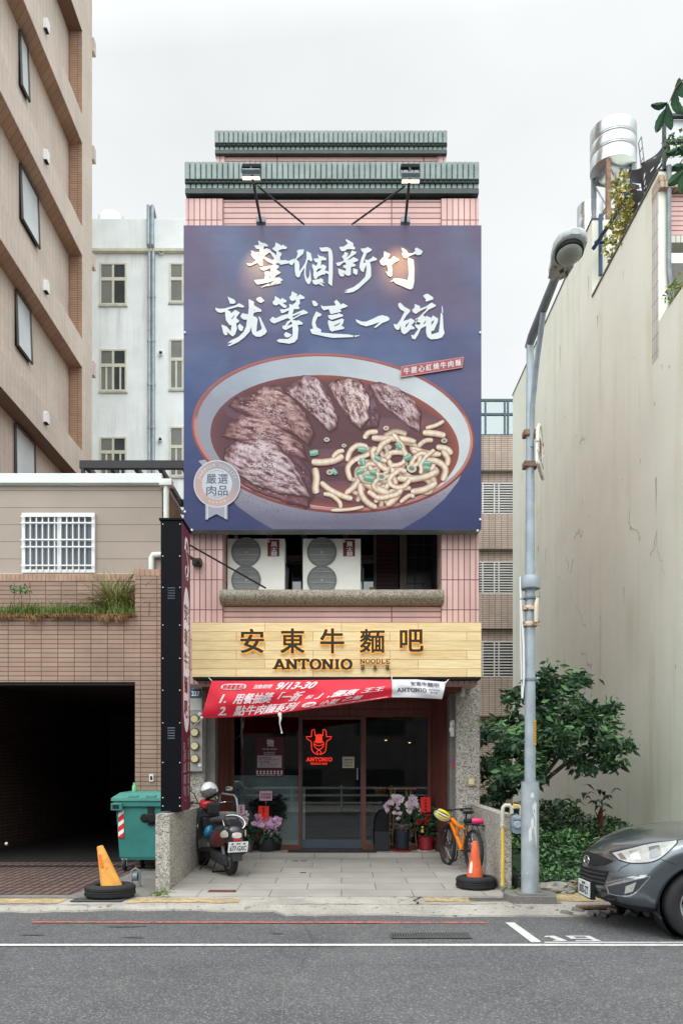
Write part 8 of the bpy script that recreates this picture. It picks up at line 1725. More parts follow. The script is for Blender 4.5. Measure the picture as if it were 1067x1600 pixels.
mb = MB(); hc = hdT + Vector((.05, 0, .10)); mb.tube([hdT, hdT + Vector((-.01, 0, .07)), hc], .016, 8); mb.build('stem', MT['chrome'], bk, **L)
mb = MB(); mb.tube([hc + Vector((-.05, .33, .02)), hc + Vector((-.02, .15, .015)), hc, hc + Vector((-.02, -.15, .015)), hc + Vector((-.05, -.33, .02))], .012, 10); mb.build('handlebar', MT['black'], bk, **L)
for s_ in (-1, 1):
    mb = MB(); mb.tube([hc + Vector((-.035, s_ * .22, .018)), hc + Vector((-.05, s_ * .34, .02))], .018, 10); mb.build('grip', MT['rubber'], bk, **L)
    mb = MB(); mb.tube([hc + Vector((0, s_ * .17, .0)), hc + Vector((.03, s_ * .24, -.02)), hc + Vector((.02, s_ * .33, -.03))], .007, 6); mb.obox(hc + Vector((-.02, s_ * .18, -.0)), (.05, .04, .04), 0, .008); mb.build('brake_lever', MT['blackm'], bk, **L)
mb = MB(); sc_ = stp + Vector((-.055, 0, .22)); mb.loft([se_ring((sc_.x + x, 0, sc_.z + z), a, b, 16, 2.4) for x, z, a, b in ((-.14, .02, .05, .012), (-.11, .015, .075, .026), (-.02, .005, .055, .024), (.1, 0, .022, .02), (.14, -.005, .012, .01))]); mb.build('saddle', blk_pl, bk, **L)
mb = MB(); mb.lathe([(.085, -.004), (.095, -.006), (.095, .006), (.085, .004), (.085, -.004)], (bbk.x, -.055, bbk.z), 26, axis='Y')
for k in range(5): q = 2 * math.pi * k / 5; mb.tube([(bbk.x, -.06, bbk.z), (bbk.x + .088 * math.cos(q), -.056, bbk.z + .088 * math.sin(q))], .006, 5)
mb.lathe([(0, -.06), (.05, -.06), (.05, -.045), (0, -.045)], axr, 16, axis='Y')
for sz in (-1, 1): mb.tube([(bbk.x, -.055, bbk.z + sz * .09), (axr.x, -.052, axr.z + sz * .045)], .004, 4)
mb.build('chainset', M('dark_chain', rgb(84, 86, 90), .4, .1, metal=.6), bk, **L)
for s_ in (-1, 1):
    e = bbk + Vector((.06 * s_, s_ * .07, -.15 * s_)); mb = MB(); mb.tube([bbk + Vector((0, s_ * .07, 0)), e], .011, 8); mb.obox(e + Vector((0, s_ * .055, 0)), (.09, .09, .022), 0, .006); mb.build('pedal', MT['blackm'], bk, **L)
mb = MB(); rz = .72
for s_ in (-1, 1): mb.tube([(-.30, s_ * .05, rz - .02), (-.42, s_ * .065, rz), (-.76, s_ * .065, rz), (-.79, s_ * .05, rz - .02)], .007, 6); mb.tube([(-.66, s_ * .065, rz), (-.68, s_ * .11, rz - .10), (-.70, s_ * .11, rz - .24), (-.60, s_ * .11, rz - .26), (-.50, s_ * .10, rz - .12), (-.48, s_ * .065, rz)], .006, 6)
for x_ in (-.45, -.56, -.67, -.77): mb.tube([(x_, -.065, rz), (x_, .065, rz)], .006, 6)
mb.tube([(-.30, 0, rz - .02), (-.22, 0, rz - .04)], .012, 8); mb.build('rear_rack', MT['blackm'], bk, **L)
mb = MB(); mb.tube([(-.10, 0, .70), (-.14, .03, .76), (-.22, .03, .72), (-.28, 0, .66)], .007, 6); mb.build('lock_cable', M('green_cable', rgb(70, 130, 92), .5), bk, **L)
Bm = Matrix.Rotation(bh_, 3, 'Z'); B0 = (ba + bb2) / 2
bo = thing('bottle', B0 + Bm @ Vector((-.60, 0, rz + .01)), 'bright pink bottle with a black cap lying on the bicycle rack', 'bottle')
mb = MB(); q = B0 + Bm @ Vector((-.58, 0, rz + .055)); ax = Bm @ Vector((-.35, -.94, 0)); mb.tube([q + ax * k for k in (-.05, -.045, .10, .125)], [.03, .043, .043, .025], 14); mb.build('body', M('hot_pink', rgb(222, 62, 116), .3, .05), bo)
mb = MB(); mb.tube([q + ax * k for k in (-.17, -.16, -.06, -.05)], [.02, .036, .038, .036], 12); mb.build('cap', MT['blackm'], bo)
hq = P(691.5, 1272, 12.62)
yh = thing('helmet', hq - Vector((0, 0, .1)), 'yellow and white ventilated cycling helmet hung on the bicycle handlebar', 'helmet')
Hm = Matrix.Rotation(R(28), 3, 'Y') @ Matrix.Rotation(R(150), 3, 'X'); mb = MB(); mbw = MB(); mbk2 = MB()
mbk2.ball(hq, (.118, .085, .085), n=20, M=Hm, arc=(0, math.pi * .55)); mbk2.build('lining', MT['blackm'], yh)
for k in range(7):
    a = R(-78 + 26 * k); pts = []
    for i in range(11): b = R(-85 + 17 * i); pts.append(hq + Hm @ Vector((.128 * math.sin(b), .098 * math.sin(a) * math.cos(b) ** .8 if math.cos(b) > 0 else 0, .098 * math.cos(a) * max(0, math.cos(b)) ** .8)))
    (mb if k % 2 == 0 else mbw).tube(pts, [.008] + [.0155] * 9 + [.008], 8)
ring = [hq + Hm @ Vector((.126 * math.cos(q), .096 * math.sin(q), .0)) for q in [2 * math.pi * i / 28 for i in range(29)]]; mb.tube(ring, .014, 8); mb.build('shell', M('yellow_helmet', rgb(222, 208, 44), .3, .06), yh); mbw.build('white_rib', M('white_rib', rgb(214, 216, 222), .3, .05), yh)
mb = MB(); mb.tube([hq + Vector((-.06, 0, .05)), hq + Vector((-.02, .04, .13)), hq + Vector((.05, .02, .06))], .005, 5); mb.build('strap', MT['blackm'], yh)

# ================================================================== POTTED ORCHIDS AND GREETING CARDS
orch_w = M('orchid_white', rgb(222, 206, 216), .6, .08, 14); orch_p = M('orchid_pink', rgb(212, 164, 206), .6, .15, 10, rust=rgb(236, 222, 236), rust_lo=.54)
eye = M('orchid_throat', rgb(150, 60, 120), .6); rf2 = random.Random(31)
def flower(mb, p, s_, rnd):
    yaw = rnd.gauss(0, .6); pit = rnd.gauss(.15, .35); Mx = Matrix.Rotation(yaw, 3, 'Z') @ Matrix.Rotation(pit, 3, 'X')
    for k in range(5):
        q = R(90 + 72 * k); d = Vector((math.cos(q), 0, math.sin(q))); sd = Vector((-math.sin(q), 0, math.cos(q))); wv_ = .62 if k in (1, 4) else .42
        pts = [Vector((0, 0, 0)), d * .5 + sd * wv_ * .8 + Vector((0, -.12, 0)), d * .95 + sd * wv_ * .45 + Vector((0, -.02, 0)), d * 1.05 + Vector((0, .02, 0)), d * .95 - sd * wv_ * .45 + Vector((0, -.02, 0)), d * .5 - sd * wv_ * .8 + Vector((0, -.12, 0))]
        mb.add([p + Mx @ (v * s_) for v in pts], [list(range(6))], 0)
    mb.add([p + Mx @ (Vector((a * .24, -.22, b * .24)) * s_) for a, b in ((0, 1), (.8, 0), (0, -1.2), (-.8, 0))], [[0, 1, 2, 3]], 1)
def strap_leaves(mb, c, n, Ln, rnd, wdt=.028):
    for i in range(n):
        a = rnd.uniform(0, 6.28); d = Vector((math.cos(a), math.sin(a) * .8, 0)); l_ = Ln * rnd.uniform(.6, 1.2); sd = Vector((-d.y, d.x, 0)).normalized() * wdt; vs = []
        for t in (0, .25, .5, .75, 1): ww = (.5, 1, 1, .8, .15)[int(t * 4)]; q = Vector(c) + d * l_ * t + Vector((0, 0, l_ * (1.0 * t - 1.25 * t * t) + rnd.uniform(0, .01))); vs += [q - sd * ww, q + sd * ww]
        mb.add(vs, [[2 * j, 2 * j + 1, 2 * j + 3, 2 * j + 2] for j in range(4)], 0, True)
def spray(mbf, mbs, p0, p1, p2, n, s_, rnd):
    pts = []
    for i in range(n): t = i / (n - 1); pts.append(p0 * (1 - t) ** 2 + p1 * 2 * t * (1 - t) + p2 * t * t)
    mbs.tube(pts, .005, 5)
    for i, p in enumerate(pts):
        if i / n > .3:
            for k in range(2): flower(mbf, p + Vector((rnd.gauss(0, .025), -.03 + rnd.gauss(0, .02), rnd.gauss(0, .03))), s_ * (1.1 - .35 * i / n), rnd)
def card(px0, px1, py0, py1, Y, name, label, mat_, lines, ink_, cat='greeting card'):
    a, b = P(px0, py1, Y), P(px1, py0, Y); t = thing(name, ((a.x + b.x) / 2, Y, a.z), label, cat)
    mb = MB(); mb.box(a.x, b.x, Y, Y + .004, a.z, b.z); mb.tube([((a.x + b.x) / 2, Y + .008, a.z - .22), ((a.x + b.x) / 2, Y + .008, b.z)], .004, 5); mb.build('card', mat_, t)
    mb = MB()
    for (tx, u, v, h) in lines: put(mb, text_mesh(tx, 1, .02), (a.x + (b.x - a.x) * u, Y - .002, a.z + (b.z - a.z) * v), fit=(None, h))
    mb.build('card_lettering', ink_, t, fixn=False)
redc = M('red_card', rgb(228, 42, 34), .6, .06, 4); pinkc = M('pink_card', rgb(214, 168, 186), .6, .05, 4); inkd = M('dark_red_ink', rgb(112, 20, 24), .6); inkg = M('card_grey_ink', rgb(110, 88, 104), .6)
OZ = .272
# pink orchid group before the frosted window
oy = 13.95; ox = X(417, oy)
t = thing('potted_orchid', (ox, oy, OZ), 'pink orchids in a squat black pot before the frosted window', 'potted plant')
mb = MB(); r_ = 15 / F * oy; mb.lathe([(0, 0), (r_ * .86, 0), (r_ * .95, .03), (r_, .13), (r_ * 1.03, .215), (r_ * .93, .215), (r_ * .9, .19), (0, .19)], (ox, oy, OZ), 32); mb.build('pot', M('black_pot', rgb(40, 42, 48), .4, .1), t)
mbf, mbs, mbl2 = MB(), MB(), MB(); C0 = Vector((ox, oy, OZ + .2))
for (px, py) in ((400, 1281), (412, 1283), (424, 1285), (436, 1284), (406, 1286), (430, 1288)): e = P(px, py, oy - .1); spray(mbf, mbs, C0 + Vector((rf2.gauss(0, .05), 0, 0)), (C0 + e) / 2 + Vector((0, 0, .25)), e, 6, .045, rf2)
for k in range(16): e = P(rf2.uniform(394, 440), rf2.uniform(1278, 1290), oy - .1 + rf2.gauss(0, .05)); flower(mbf, e, .045, rf2)
mbf.build('flowers', [orch_p, eye], t, fixn=False); mbs.build('stem', MT['leaf'], t); strap_leaves(mbl2, C0, 22, .28, rf2); leaves(160, [(ox, oy, OZ + .3, .2, .12, .12)], .035, rf2, mbl2); mbl2.build('leaves', MT['leaf'], t, fixn=False)
mb = MB(); leaves(110, [(X(424, oy), oy - .1, Z(1300, oy), .14, .06, .08)], .016, rf2, mb, elong=1.2); mb.build('white_filler', orch_w, t, fixn=False)
mb = MB(); leaves(60, [(X(428, oy), oy - .08, Z(1292, oy), .09, .06, .05)], .022, rf2, mb, elong=1.3); leaves(30, [(X(402, oy), oy - .12, Z(1308, oy), .06, .05, .08)], .02, rf2, mb, elong=1.3); mb.build('red_filler', M('dark_red_petals', rgb(122, 40, 44), .7, .2, 10), t, fixn=False)
card(403.5, 420, 1260, 1282, oy - .13, 'greeting_card', 'bright red congratulation card stuck among the pink orchids', redc, (('開', .5, .82, .045), ('幕', .5, .6, .045), ('大', .5, .38, .045), ('吉', .5, .16, .045)), inkd)
# white orchid behind the scooter
oy = 13.85; ox = X(383, oy)
t = thing('potted_orchid', (ox, oy, OZ), 'white orchids half hidden behind the scooter tail', 'potted plant')
mb = MB(); mb.lathe([(0, 0), (.13, 0), (.15, .2), (.14, .2), (.13, .18), (0, .18)], (ox, oy, OZ), 28); mb.build('pot', M('grey_pot', rgb(70, 74, 78), .5, .1), t)
mbf, mbs, mbl2 = MB(), MB(), MB(); C0 = Vector((ox, oy, OZ + .19))
for (px, py) in ((352, 1277), (364, 1275), (371, 1283), (383, 1277), (388, 1276), (376, 1274), (358, 1279)): e = P(px, py, oy - .08); spray(mbf, mbs, C0, (C0 + e) / 2 + Vector((0, 0, .22)), e, 5, .04, rf2)
mbf.build('flowers', [orch_w, eye], t, fixn=False); mbs.build('stem', MT['leaf'], t); strap_leaves(mbl2, C0, 16, .26, rf2); leaves(240, [(ox + .03, oy, OZ + .35, .17, .1, .18)], .03, rf2, mbl2); mbl2.build('leaves', MT['leaf'], t, fixn=False)
mb = MB(); leaves(50, [(X(382, oy), oy - .1, Z(1300, oy), .07, .05, .06)], .022, rf2, mb, elong=1.3); mb.build('red_filler', M('rust_red_petals', rgb(142, 48, 44), .7, .2, 10), t, fixn=False)
card(371.5, 382.5, 1258, 1273.5, oy - .12, 'greeting_card', 'small pale pink card above the white orchids behind the scooter', pinkc, (('賀', .5, .75, .035), ('開', .5, .5, .035), ('幕', .5, .25, .035)), inkg)
# dark bushy plant with a lilac card
oy = 14.12; ox = X(424, oy)
t = thing('potted_foliage', (ox, oy, OZ), 'dark bushy foliage plant standing behind the pink orchids', 'potted plant'); mb = MB(); mb.lathe([(0, 0), (.08, 0), (.1, .2), (0, .2)], (ox + .08, oy - .02, OZ), 20); mb.build('pot', MT['blackm'], t)
mb = MB(); leaves(420, [(ox, oy - .03, Z(1262, oy), .19, .05, .18), (X(434, oy), oy - .03, Z(1262, oy), .12, .05, .22), (X(402, oy), oy - .02, Z(1257, oy), .12, .05, .1)], .05, rf2, mb); mb.build('foliage', leafmat('blackish_leaf', rgb(34, 46, 40), rgb(44, 58, 48), rgb(28, 38, 34)), t, fixn=False)
card(405.5, 425, 1236.5, 1251.5, 14.03, 'greeting_card', 'lilac card with two rows of characters over the dark foliage plant', pinkc, (('生意興隆', .5, .64, .045), ('財源廣進', .5, .34, .045)), inkg)
# white-pink moth orchid before an easel
oy = 13.95; ox = X(628, oy)
t = thing('potted_orchid', (ox, oy, OZ), 'arching white moth orchid in a tall black pot on a red saucer', 'potted plant')
mb = MB(); mb.lathe([(0, .012), (.10, .012), (.115, .05), (.135, .36), (.15, .385), (.15, .40), (.13, .40), (.12, .36), (0, .36)], (ox, oy, OZ), 14, smooth=False); mb.build('pot', M('blue_black_pot', rgb(38, 42, 52), .4, .1), t)
mb = MB(); mb.lathe([(0, 0), (.16, 0), (.175, .022), (.165, .025), (.15, .012), (0, .012)], (ox, oy, OZ), 30); mb.build('saucer', M('red_saucer', rgb(176, 36, 40), .45, .08), t)
mbf, mbs, mbl2 = MB(), MB(), MB(); C0 = Vector((ox, oy, OZ + .38))
for pts in (((627, 1252), (606, 1246), (604, 1270)), ((630, 1250), (618, 1240), (622, 1278)), ((632, 1252), (640, 1244), (656, 1266)), ((630, 1255), (625, 1240), (612, 1252)), ((633, 1254), (645, 1246), (653, 1258)), ((632, 1256), (640, 1252), (642, 1270))):
    q = [P(a, b, oy - .05) for a, b in pts]; spray(mbf, mbs, q[0], q[1], q[2], 9, .05, rf2); mbs.tube([C0, q[0]], .006, 5)
mbf.build('flowers', [orch_w, eye], t, fixn=False); mbs.build('stem', MT['leaf'], t); strap_leaves(mbl2, C0, 14, .24, rf2, .035); leaves(150, [(ox + .06, oy, OZ + .72, .12, .08, .3)], .04, rf2, mbl2); mbl2.build('leaves', MT['leaf'], t, fixn=False)
mb = MB()
for k in range(46): a = rf2.uniform(0, 6.28); q = C0 + Vector((math.cos(a) * rf2.uniform(.02, .16), math.sin(a) * .1 - .05, rf2.uniform(0, .12))); mb.tube([C0 + Vector((rf2.gauss(0, .05), -.04, .02)), q, q + Vector((rf2.gauss(0, .06), -.02, rf2.gauss(-.02, .03)))], .004, 4)
mb.build('twig_nest', M('pale_twigs', rgb(128, 104, 104), .8, .2, 12), t)
ey = 14.08; t = thing('easel', (X(632, ey), ey, OZ), 'wooden easel standing behind the arching white orchid', 'easel')
mb = MB()
for pts in (((611, 1233), (606, 1322)), ((641, 1233), (651, 1322)), ((617, 1233), (613, 1322)), ((634.5, 1233), (634.5, 1300))): a, b = P(*pts[0], ey), P(*pts[1], ey); b.z = max(b.z, OZ); mb.tube([a, b], .017, 4, smooth=False)
a, b = P(608, 1297, ey), P(650, 1297, ey); mb.tube([a, b], .018, 4, smooth=False); a, b = P(606, 1233, ey), P(650, 1233, ey); mb.box(a.x, b.x, ey - .05, ey + .02, a.z - .012, a.z + .012); mb.build('frame', M('easel_wood', rgb(128, 98, 70), .7, .2, 8), t)
# red pot with red flowers
oy = 13.93; ox = X(665.5, oy)
t = thing('potted_plant', (ox, oy, OZ), 'red flowering plant in a textured red pot on a white saucer', 'potted plant')
mb = MB(); prof = [(0, .015), (.105, .015)]
for k in range(12): prof += [(.11 + .0022 * k, .03 + k * .019), (.116 + .0022 * k, .04 + k * .019)]
prof += [(.145, .27), (.13, .27), (.12, .24), (0, .24)]; mb.lathe(prof, (ox, oy, OZ), 30); mb.build('pot', M('red_pot', rgb(140, 24, 40), .4, .12, 20, .4, 90), t)
mb = MB(); mb.lathe([(0, 0), (.15, 0), (.165, .02), (.155, .022), (.14, .012), (0, .012)], (ox, oy, OZ), 30); mb.build('saucer', MT['whitem'], t)
mb = MB(); leaves(420, [(ox, oy, OZ + .5, .17, .1, .22), (X(676, oy), oy, OZ + .5, .1, .1, .3), (X(660, oy), oy, OZ + .7, .12, .08, .15)], .05, rf2, mb, elong=2.4); mb.build('leaves', MT['leaf'], t, fixn=False)
mb = MB(); leaves(120, [(X(664.5, oy), oy - .1, Z(1283, oy), .055, .05, .04), (X(654, oy), oy - .08, Z(1285, oy), .03, .04, .04), (X(668, oy), oy - .08, Z(1275, oy), .02, .03, .03)], .03, rf2, mb, elong=1.3); mb.build('flowers', M('red_petals', rgb(190, 30, 38), .6, .15, 10), t, fixn=False)
mb = MB(); p = P(660, 1295, oy - .16); mb.ball(p + Vector((0, 0, .02)), .022, n=8); mb.loft([se_ring((p.x, p.y, p.z - .01 - k * .03), .012 + .008 * k, .01, 10, 2, 'Z') for k in range(3)]); mb.build('charm', M('gold_charm', rgb(212, 164, 92), .5, .3, 30), t)
card(657, 672.5, 1246, 1270, oy - .10, 'greeting_card', 'bright red congratulation card above the red pot by the bicycle', redc, (('大', .5, .82, .045), ('展', .5, .6, .045), ('鴻', .5, .38, .045), ('圖', .5, .16, .045)), inkd)
# dark speaker-like box bag beside the door
by_ = 13.95; a, b = X(585, by_), X(608, by_)
t = thing('black_bag', ((a + b) / 2, by_, OZ), 'black upright box with a slanted bag top beside the doormat', 'box')
mb = MB(); mb.box(a, b, by_ - .05, by_ + .12, OZ, Z(1300, by_), .008); mb.build('box', M('charcoal_board', rgb(34, 36, 44), .6, .1), t)
mb = MB(); mb.loft([se_ring((a + (b - a) * u, by_ + .035, z_), w_, .06, 16, 3, 'Z') for u, z_, w_ in ((.5, Z(1300, by_), (b - a) * .5), (.5, Z(1290, by_), (b - a) * .5), (.55, Z(1278, by_), (b - a) * .42), (.6, Z(1270, by_), (b - a) * .3), (.62, Z(1267, by_), (b - a) * .12))]); mb.build('bag_top', M('black_cloth', rgb(26, 27, 33), .9, .2), t)

# table with pumpkins inside the shop
ty_ = 15.4; t = thing('table', (X(640, ty_), ty_, .262), 'slim high table just inside the shop window', 'table')
mb = MB(); a, b = X(610, ty_), X(668, ty_); mb.box(a, b, ty_, ty_ + .5, Z(1236, ty_) - .03, Z(1236, ty_), .005); mb.build('table_top', M('table_wood', rgb(112, 84, 60), .6, .2, 6), t)
for xx in (a + .03, b - .06):
    for yy in (ty_ + .03, ty_ + .44): mb = MB(); mb.box(xx, xx + .03, yy, yy + .03, .262, Z(1236, ty_) - .03); mb.build('leg', MT['blackm'], t)
t = thing('pumpkin', (X(596, ty_), ty_, 1.2), 'orange pumpkin glimpsed through the shop glass on a dark shelf', 'pumpkin')
mb = MB()
for k in range(9): q = 2 * math.pi * k / 9; p = P(594, 1236, ty_); mb.ball(p + Vector((.06 * math.cos(q), .06 * math.sin(q), 0)), (.06, .06, .07), n=8)
mb.build('flesh', M('pumpkin_orange', rgb(206, 122, 30), .6, .15), t); mb = MB(); mb.tube([p + Vector((0, 0, .05)), p + Vector((.01, 0, .1))], .012, 6); mb.build('stalk', MT['bark'], t)
t = thing('shelf', (X(594, ty_), ty_, .262), 'dark cabinet under the pumpkin behind the shop glass', 'cabinet'); mb = MB(); mb.box(X(582, ty_), X(606, ty_), ty_ - .1, ty_ + .3, .262, p.z - .072, .01); mb.build('carcass', MT['blackm'], t)

# ================================================================== GREY CAR
CXO, CYO = 2.67, 8.53
car = thing('parked_car', (CXO + 2.2, CYO, 0), 'dark grey sport utility car parked at the kerb, nose towards the lamp post', 'car')
W[car] = Matrix.Translation(Vector((CXO + 2.2, CYO, 0)))
def cm(l, s):
    """smooth curve through (s, value) keys"""
    for i in range(len(l) - 1):
        if s <= l[i + 1][0] or i == len(l) - 2:
            (x0, y0), (x1, y1) = l[i], l[i + 1]; xm, ym = l[max(i - 1, 0)]; xp, yp = l[min(i + 2, len(l) - 1)]
            t = (s - x0) / (x1 - x0); h = x1 - x0
            m0 = (y1 - ym) / (x1 - xm) * h if x1 != xm else 0; m1 = (yp - y0) / (xp - x0) * h if xp != x0 else 0
            return (2 * t ** 3 - 3 * t * t + 1) * y0 + (t ** 3 - 2 * t * t + t) * m0 + (-2 * t ** 3 + 3 * t * t) * y1 + (t ** 3 - t * t) * m1
KT = [(0, .83), (.1, .895), (.3, .96), (.6, 1.03), (.9, 1.075), (1.25, 1.11), (1.5, 1.12), (3.9, 1.12), (4.2, 1.08), (4.4, .95)]
KS = [(0, .70), (.1, .80), (.3, .895), (.6, .965), (.9, .995), (1.25, 1.01), (1.5, 1.02), (3.9, 1.06), (4.2, 1.0), (4.4, .86)]
KW = [(0, .76), (.12, .82), (.35, .87), (.6, .893), (.85, .905), (1.2, .91), (1.5, .905), (3.5, .91), (4.0, .88), (4.25, .83), (4.4, .74)]
KB = [(0, .30), (.12, .25), (.35, .22), (.6, .2), (4, .22), (4.25, .3), (4.4, .42)]
def kplan(s): return .27 * max(0, 1 - s / .95) ** 1.3 if s < 2 else -.20 * max(0, (s - 3.6) / .8) ** 1.3
def csec(s, k=1.0, cz=.56, xs=None):
    w_, zs, zt, zb = cm(KW, s), cm(KS, s), cm(KT, s), cm(KB, s)
    half = [(0, zb), (.55 * w_, zb), (.80 * w_, zb + .015), (.93 * w_, zb + .07), (.985 * w_, zb + .17), (w_, zb + .30), (1.0 * w_, (zb + zs) * .5 + .06), (.995 * w_, zs - .12), (.975 * w_, zs - .05), (.935 * w_, zs), (.87 * w_, zs + (zt - zs) * .35), (.75 * w_, zs + (zt - zs) * .62), (.55 * w_, zs + (zt - zs) * .85), (.28 * w_, zs + (zt - zs) * .96), (0, zt)]
    pts = [(y, z) for y, z in half] + [(-y, z) for y, z in half[-2:0:-1]]
    out = []
    for y, z in pts:
        yy, z2 = y * k, cz + (z - cz) * k
        # nose: the front leans back above the bumper
        lean = .10 * max(0, (z2 - .62) / .3) * max(0, 1 - s / .5) + .08 * max(0, (.42 - z2) / .2) * max(0, 1 - s / .6)
        out.append(Vector(((s if xs is None else xs) + kplan(s) * (abs(yy) / w_) ** 2.4 + lean - 2.2, yy, z2)))
    return out
st_s = [0, .03, .07, .12, .18, .25, .33, .42, .52, .62, .72, .82, .92, 1.02, 1.12, 1.22, 1.35, 1.5, 1.8, 2.2, 2.6, 3.0, 3.3, 3.6, 3.85, 4.05, 4.2, 4.32, 4.4]
mb = MB(); rings = [csec(0, .25, .54, -.055), csec(0, .55, .54, -.05), csec(0, .82, .54, -.038), csec(0, .94, .54, -.02)] + [csec(s) for s in st_s] + [csec(4.4, .8, .6, 4.43)]
mb.loft(rings)
paint = M('dark_grey_paint', rgb(120, 129, 136, .72), .28, .04, 2, metal=.75, spec=.5, coat=.9)
body = mb.build('body', paint, car, local=True)
# wheel arches cut out
cut = MB()
WXs = (.80 - 2.2, 3.46 - 2.2)
for wx in WXs:
    for sg in (-1, 1): cut.tube([(wx, sg * .60, .345), (wx, sg * 1.05, .345)], .402, 40)
cu_o = cut.build('cutter', paint, car, local=True)
md = body.modifiers.new('cut', 'BOOLEAN'); md.object = cu_o; md.operation = 'DIFFERENCE'; md.solver = 'EXACT'
bpy.context.view_layer.update()
nm = bpy.data.meshes.new_from_object(body.evaluated_get(bpy.context.evaluated_depsgraph_get())); body.modifiers.clear(); body.data = nm
bpy.data.objects.remove(cu_o)
for p in nm.polygons: p.use_smooth = True
try: nm.set_sharp_from_angle(angle=R(42))
except Exception: pass
bvh = BVHTree.FromPolygons([v.co.copy() for v in nm.vertices], [list(p.vertices) for p in nm.polygons])
bmir = lambda v: Vector((v.x, -v.y, v.z))
def patch(tops, bots, n, mode, off, name, mat_, par=None, mirror=False):
    """panel draped on the body: outlines as (x,z) seen from the side, or (y,z) seen from the front"""
    m_ = 10; mb = MB(); vs = []
    tops, bots = smooth(tops, n), smooth(bots, n); k = len(tops); ok = True
    for i in range(k):
        for j in range(m_ + 1):
            a = tops[i][0] + (bots[i][0] - tops[i][0]) * j / m_; b = tops[i][1] + (bots[i][1] - tops[i][1]) * j / m_
            if mode == 'side': o, d = Vector((a - 2.2, -2, b)), Vector((0, 1, 0))
            else: o, d = Vector((-4, a, b)), Vector((1, 0, 0))
            h = bvh.ray_cast(o, d)
            if h[0] is None or (mode == 'side' and h[0].y > -.05): p = vs[-1] if vs else o + d
            else:
                nn = h[1] if h[1].dot(d) < 0 else -h[1]; p = h[0] + nn * off
            vs.append(p)
    fs = [[i * (m_ + 1) + j, i * (m_ + 1) + j + 1, (i + 1) * (m_ + 1) + j + 1, (i + 1) * (m_ + 1) + j] for i in range(k - 1) for j in range(m_)]
    if mirror: vs = [bmir(v) for v in vs]
    mb.add(vs, fs, 0, True); return mb.build(name, mat_, par or car, local=True)
hl_lens = M('headlamp_lens', rgb(168, 171, 168), .08, .12, 9, spec=.9, coat=.8, rust=rgb(120, 122, 120), rust_lo=.62); chb = M('bright_trim', rgb(206, 210, 212), .15, .03, metal=.8)
dkp = M('dark_trim', rgb(36, 38, 42), .45, .1, 6)
for mir in (False, True):
    T, B_ = [(.10, .80), (.23, .855), (.40, .92), (.585, .962)], [(.125, .752), (.22, .732), (.39, .78), (.585, .955)]
    patch([(a - .012 if i == 0 else a + (.02 if i == 3 else 0), b + .010) for i, (a, b) in enumerate(T)], [(a - .008 if i == 0 else a, b - .010) for i, (a, b) in enumerate(B_)], 6, 'side', .003, 'headlight_surround', dkp, None, mir)
    hl = patch(T, B_, 6, 'side', .007, 'headlight', hl_lens, None, mir)
    patch([(.22, .835), (.29, .858)], [(.21, .755), (.28, .768)], 6, 'side', .010, 'projector', chb, hl, mir)
    patch([(.36, .885), (.40, .9), (.44, .91)], [(.34, .785), (.39, .80), (.43, .83)], 5, 'side', .010, 'reflector', M('grey_reflector', rgb(142, 146, 148), .15, .1, metal=.6), hl, mir)
    patch([(.13, .795), (.165, .81)], [(.14, .757), (.18, .752)], 5, 'side', .010, 'indicator', M('amber_grey', rgb(110, 100, 88), .2, .2, 9), hl, mir)
    patch([(0.022, .475), (0.095, .535), (0.205, .60), (0.340, .635)], [(0.040, .395), (0.105, .39), (0.205, .42), (0.335, .625)], 6, 'side', .004, 'fog_lamp_surround', chb, None, mir)
    fg = patch([(0.030, .470), (0.100, .513), (0.205, .565), (0.317, .612)], [(0.050, .408), (0.110, .403), (0.200, .435), (0.313, .602)], 6, 'side', .008, 'fog_lamp_recess', M('recess_grey', rgb(58, 62, 66), .35, .1, coat=.4), None, mir)
    patch([(0.150, .50), (0.225, .555)], [(0.145, .425), (0.200, .455)], 6, 'side', .012, 'fog_lamp', hl_lens, fg, mir)
    patch([(0.025, .515), (0.125, .575), (0.225, .615), (0.335, .638)], [(0.022, .49), (0.105, .545), (0.215, .598), (0.335, .630)], 6, 'side', .009, 'chrome_strip', MT['chrome'], None, mir)
    patch([(.02, .325), (.2, .305), (.4, .30)], [(.05, .26), (.2, .225), (.4, .215)], 5, 'side', .004, 'lower_lip', dkp, None, mir)
    patch([(.40, .303), (.41, .303)], [(.40, .21), (.41, .21)], 4, 'side', .006, 'splash_strip', dkp, None, mir)
    for nm_, l0 in (('bonnet_gap', [(.05, .83), (.2, .885), (.4, .955), (.66, 1.0), (.9, 1.018), (1.2, 1.03)]), ('wing_gap', [(.49, .845), (.53, .80), (.58, .755)])):
        pass
patch([(-.47, .735), (-.2, .765), (0, .77), (.2, .765), (.47, .735)], [(-.36, .675), (-.18, .655), (0, .65), (.18, .655), (.36, .675)], 5, 'front', .004, 'upper_grille', MT['blackm'])
lg = patch([(-.46, .625), (-.2, .618), (0, .615), (.2, .618), (.46, .625)], [(-.40, .47), (-.2, .455), (0, .45), (.2, .455), (.40, .47)], 5, 'front', .004, 'lower_grille', MT['blackm'])
for k in range(3):
    z_ = .50 + k * .043; patch([(-.43, z_ + .010), (0, z_ + .006), (.43, z_ + .010)], [(-.43, z_ - .002), (0, z_ - .006), (.43, z_ - .002)], 5, 'front', .012, 'grille_slat', M('slat_grey', rgb(74, 78, 82), .3, .1, metal=.4), lg)
patch([(-.55, .44), (0, .43), (.55, .44)], [(-.50, .30), (0, .29), (.50, .30)], 5, 'front', .003, 'lower_bumper', dkp)
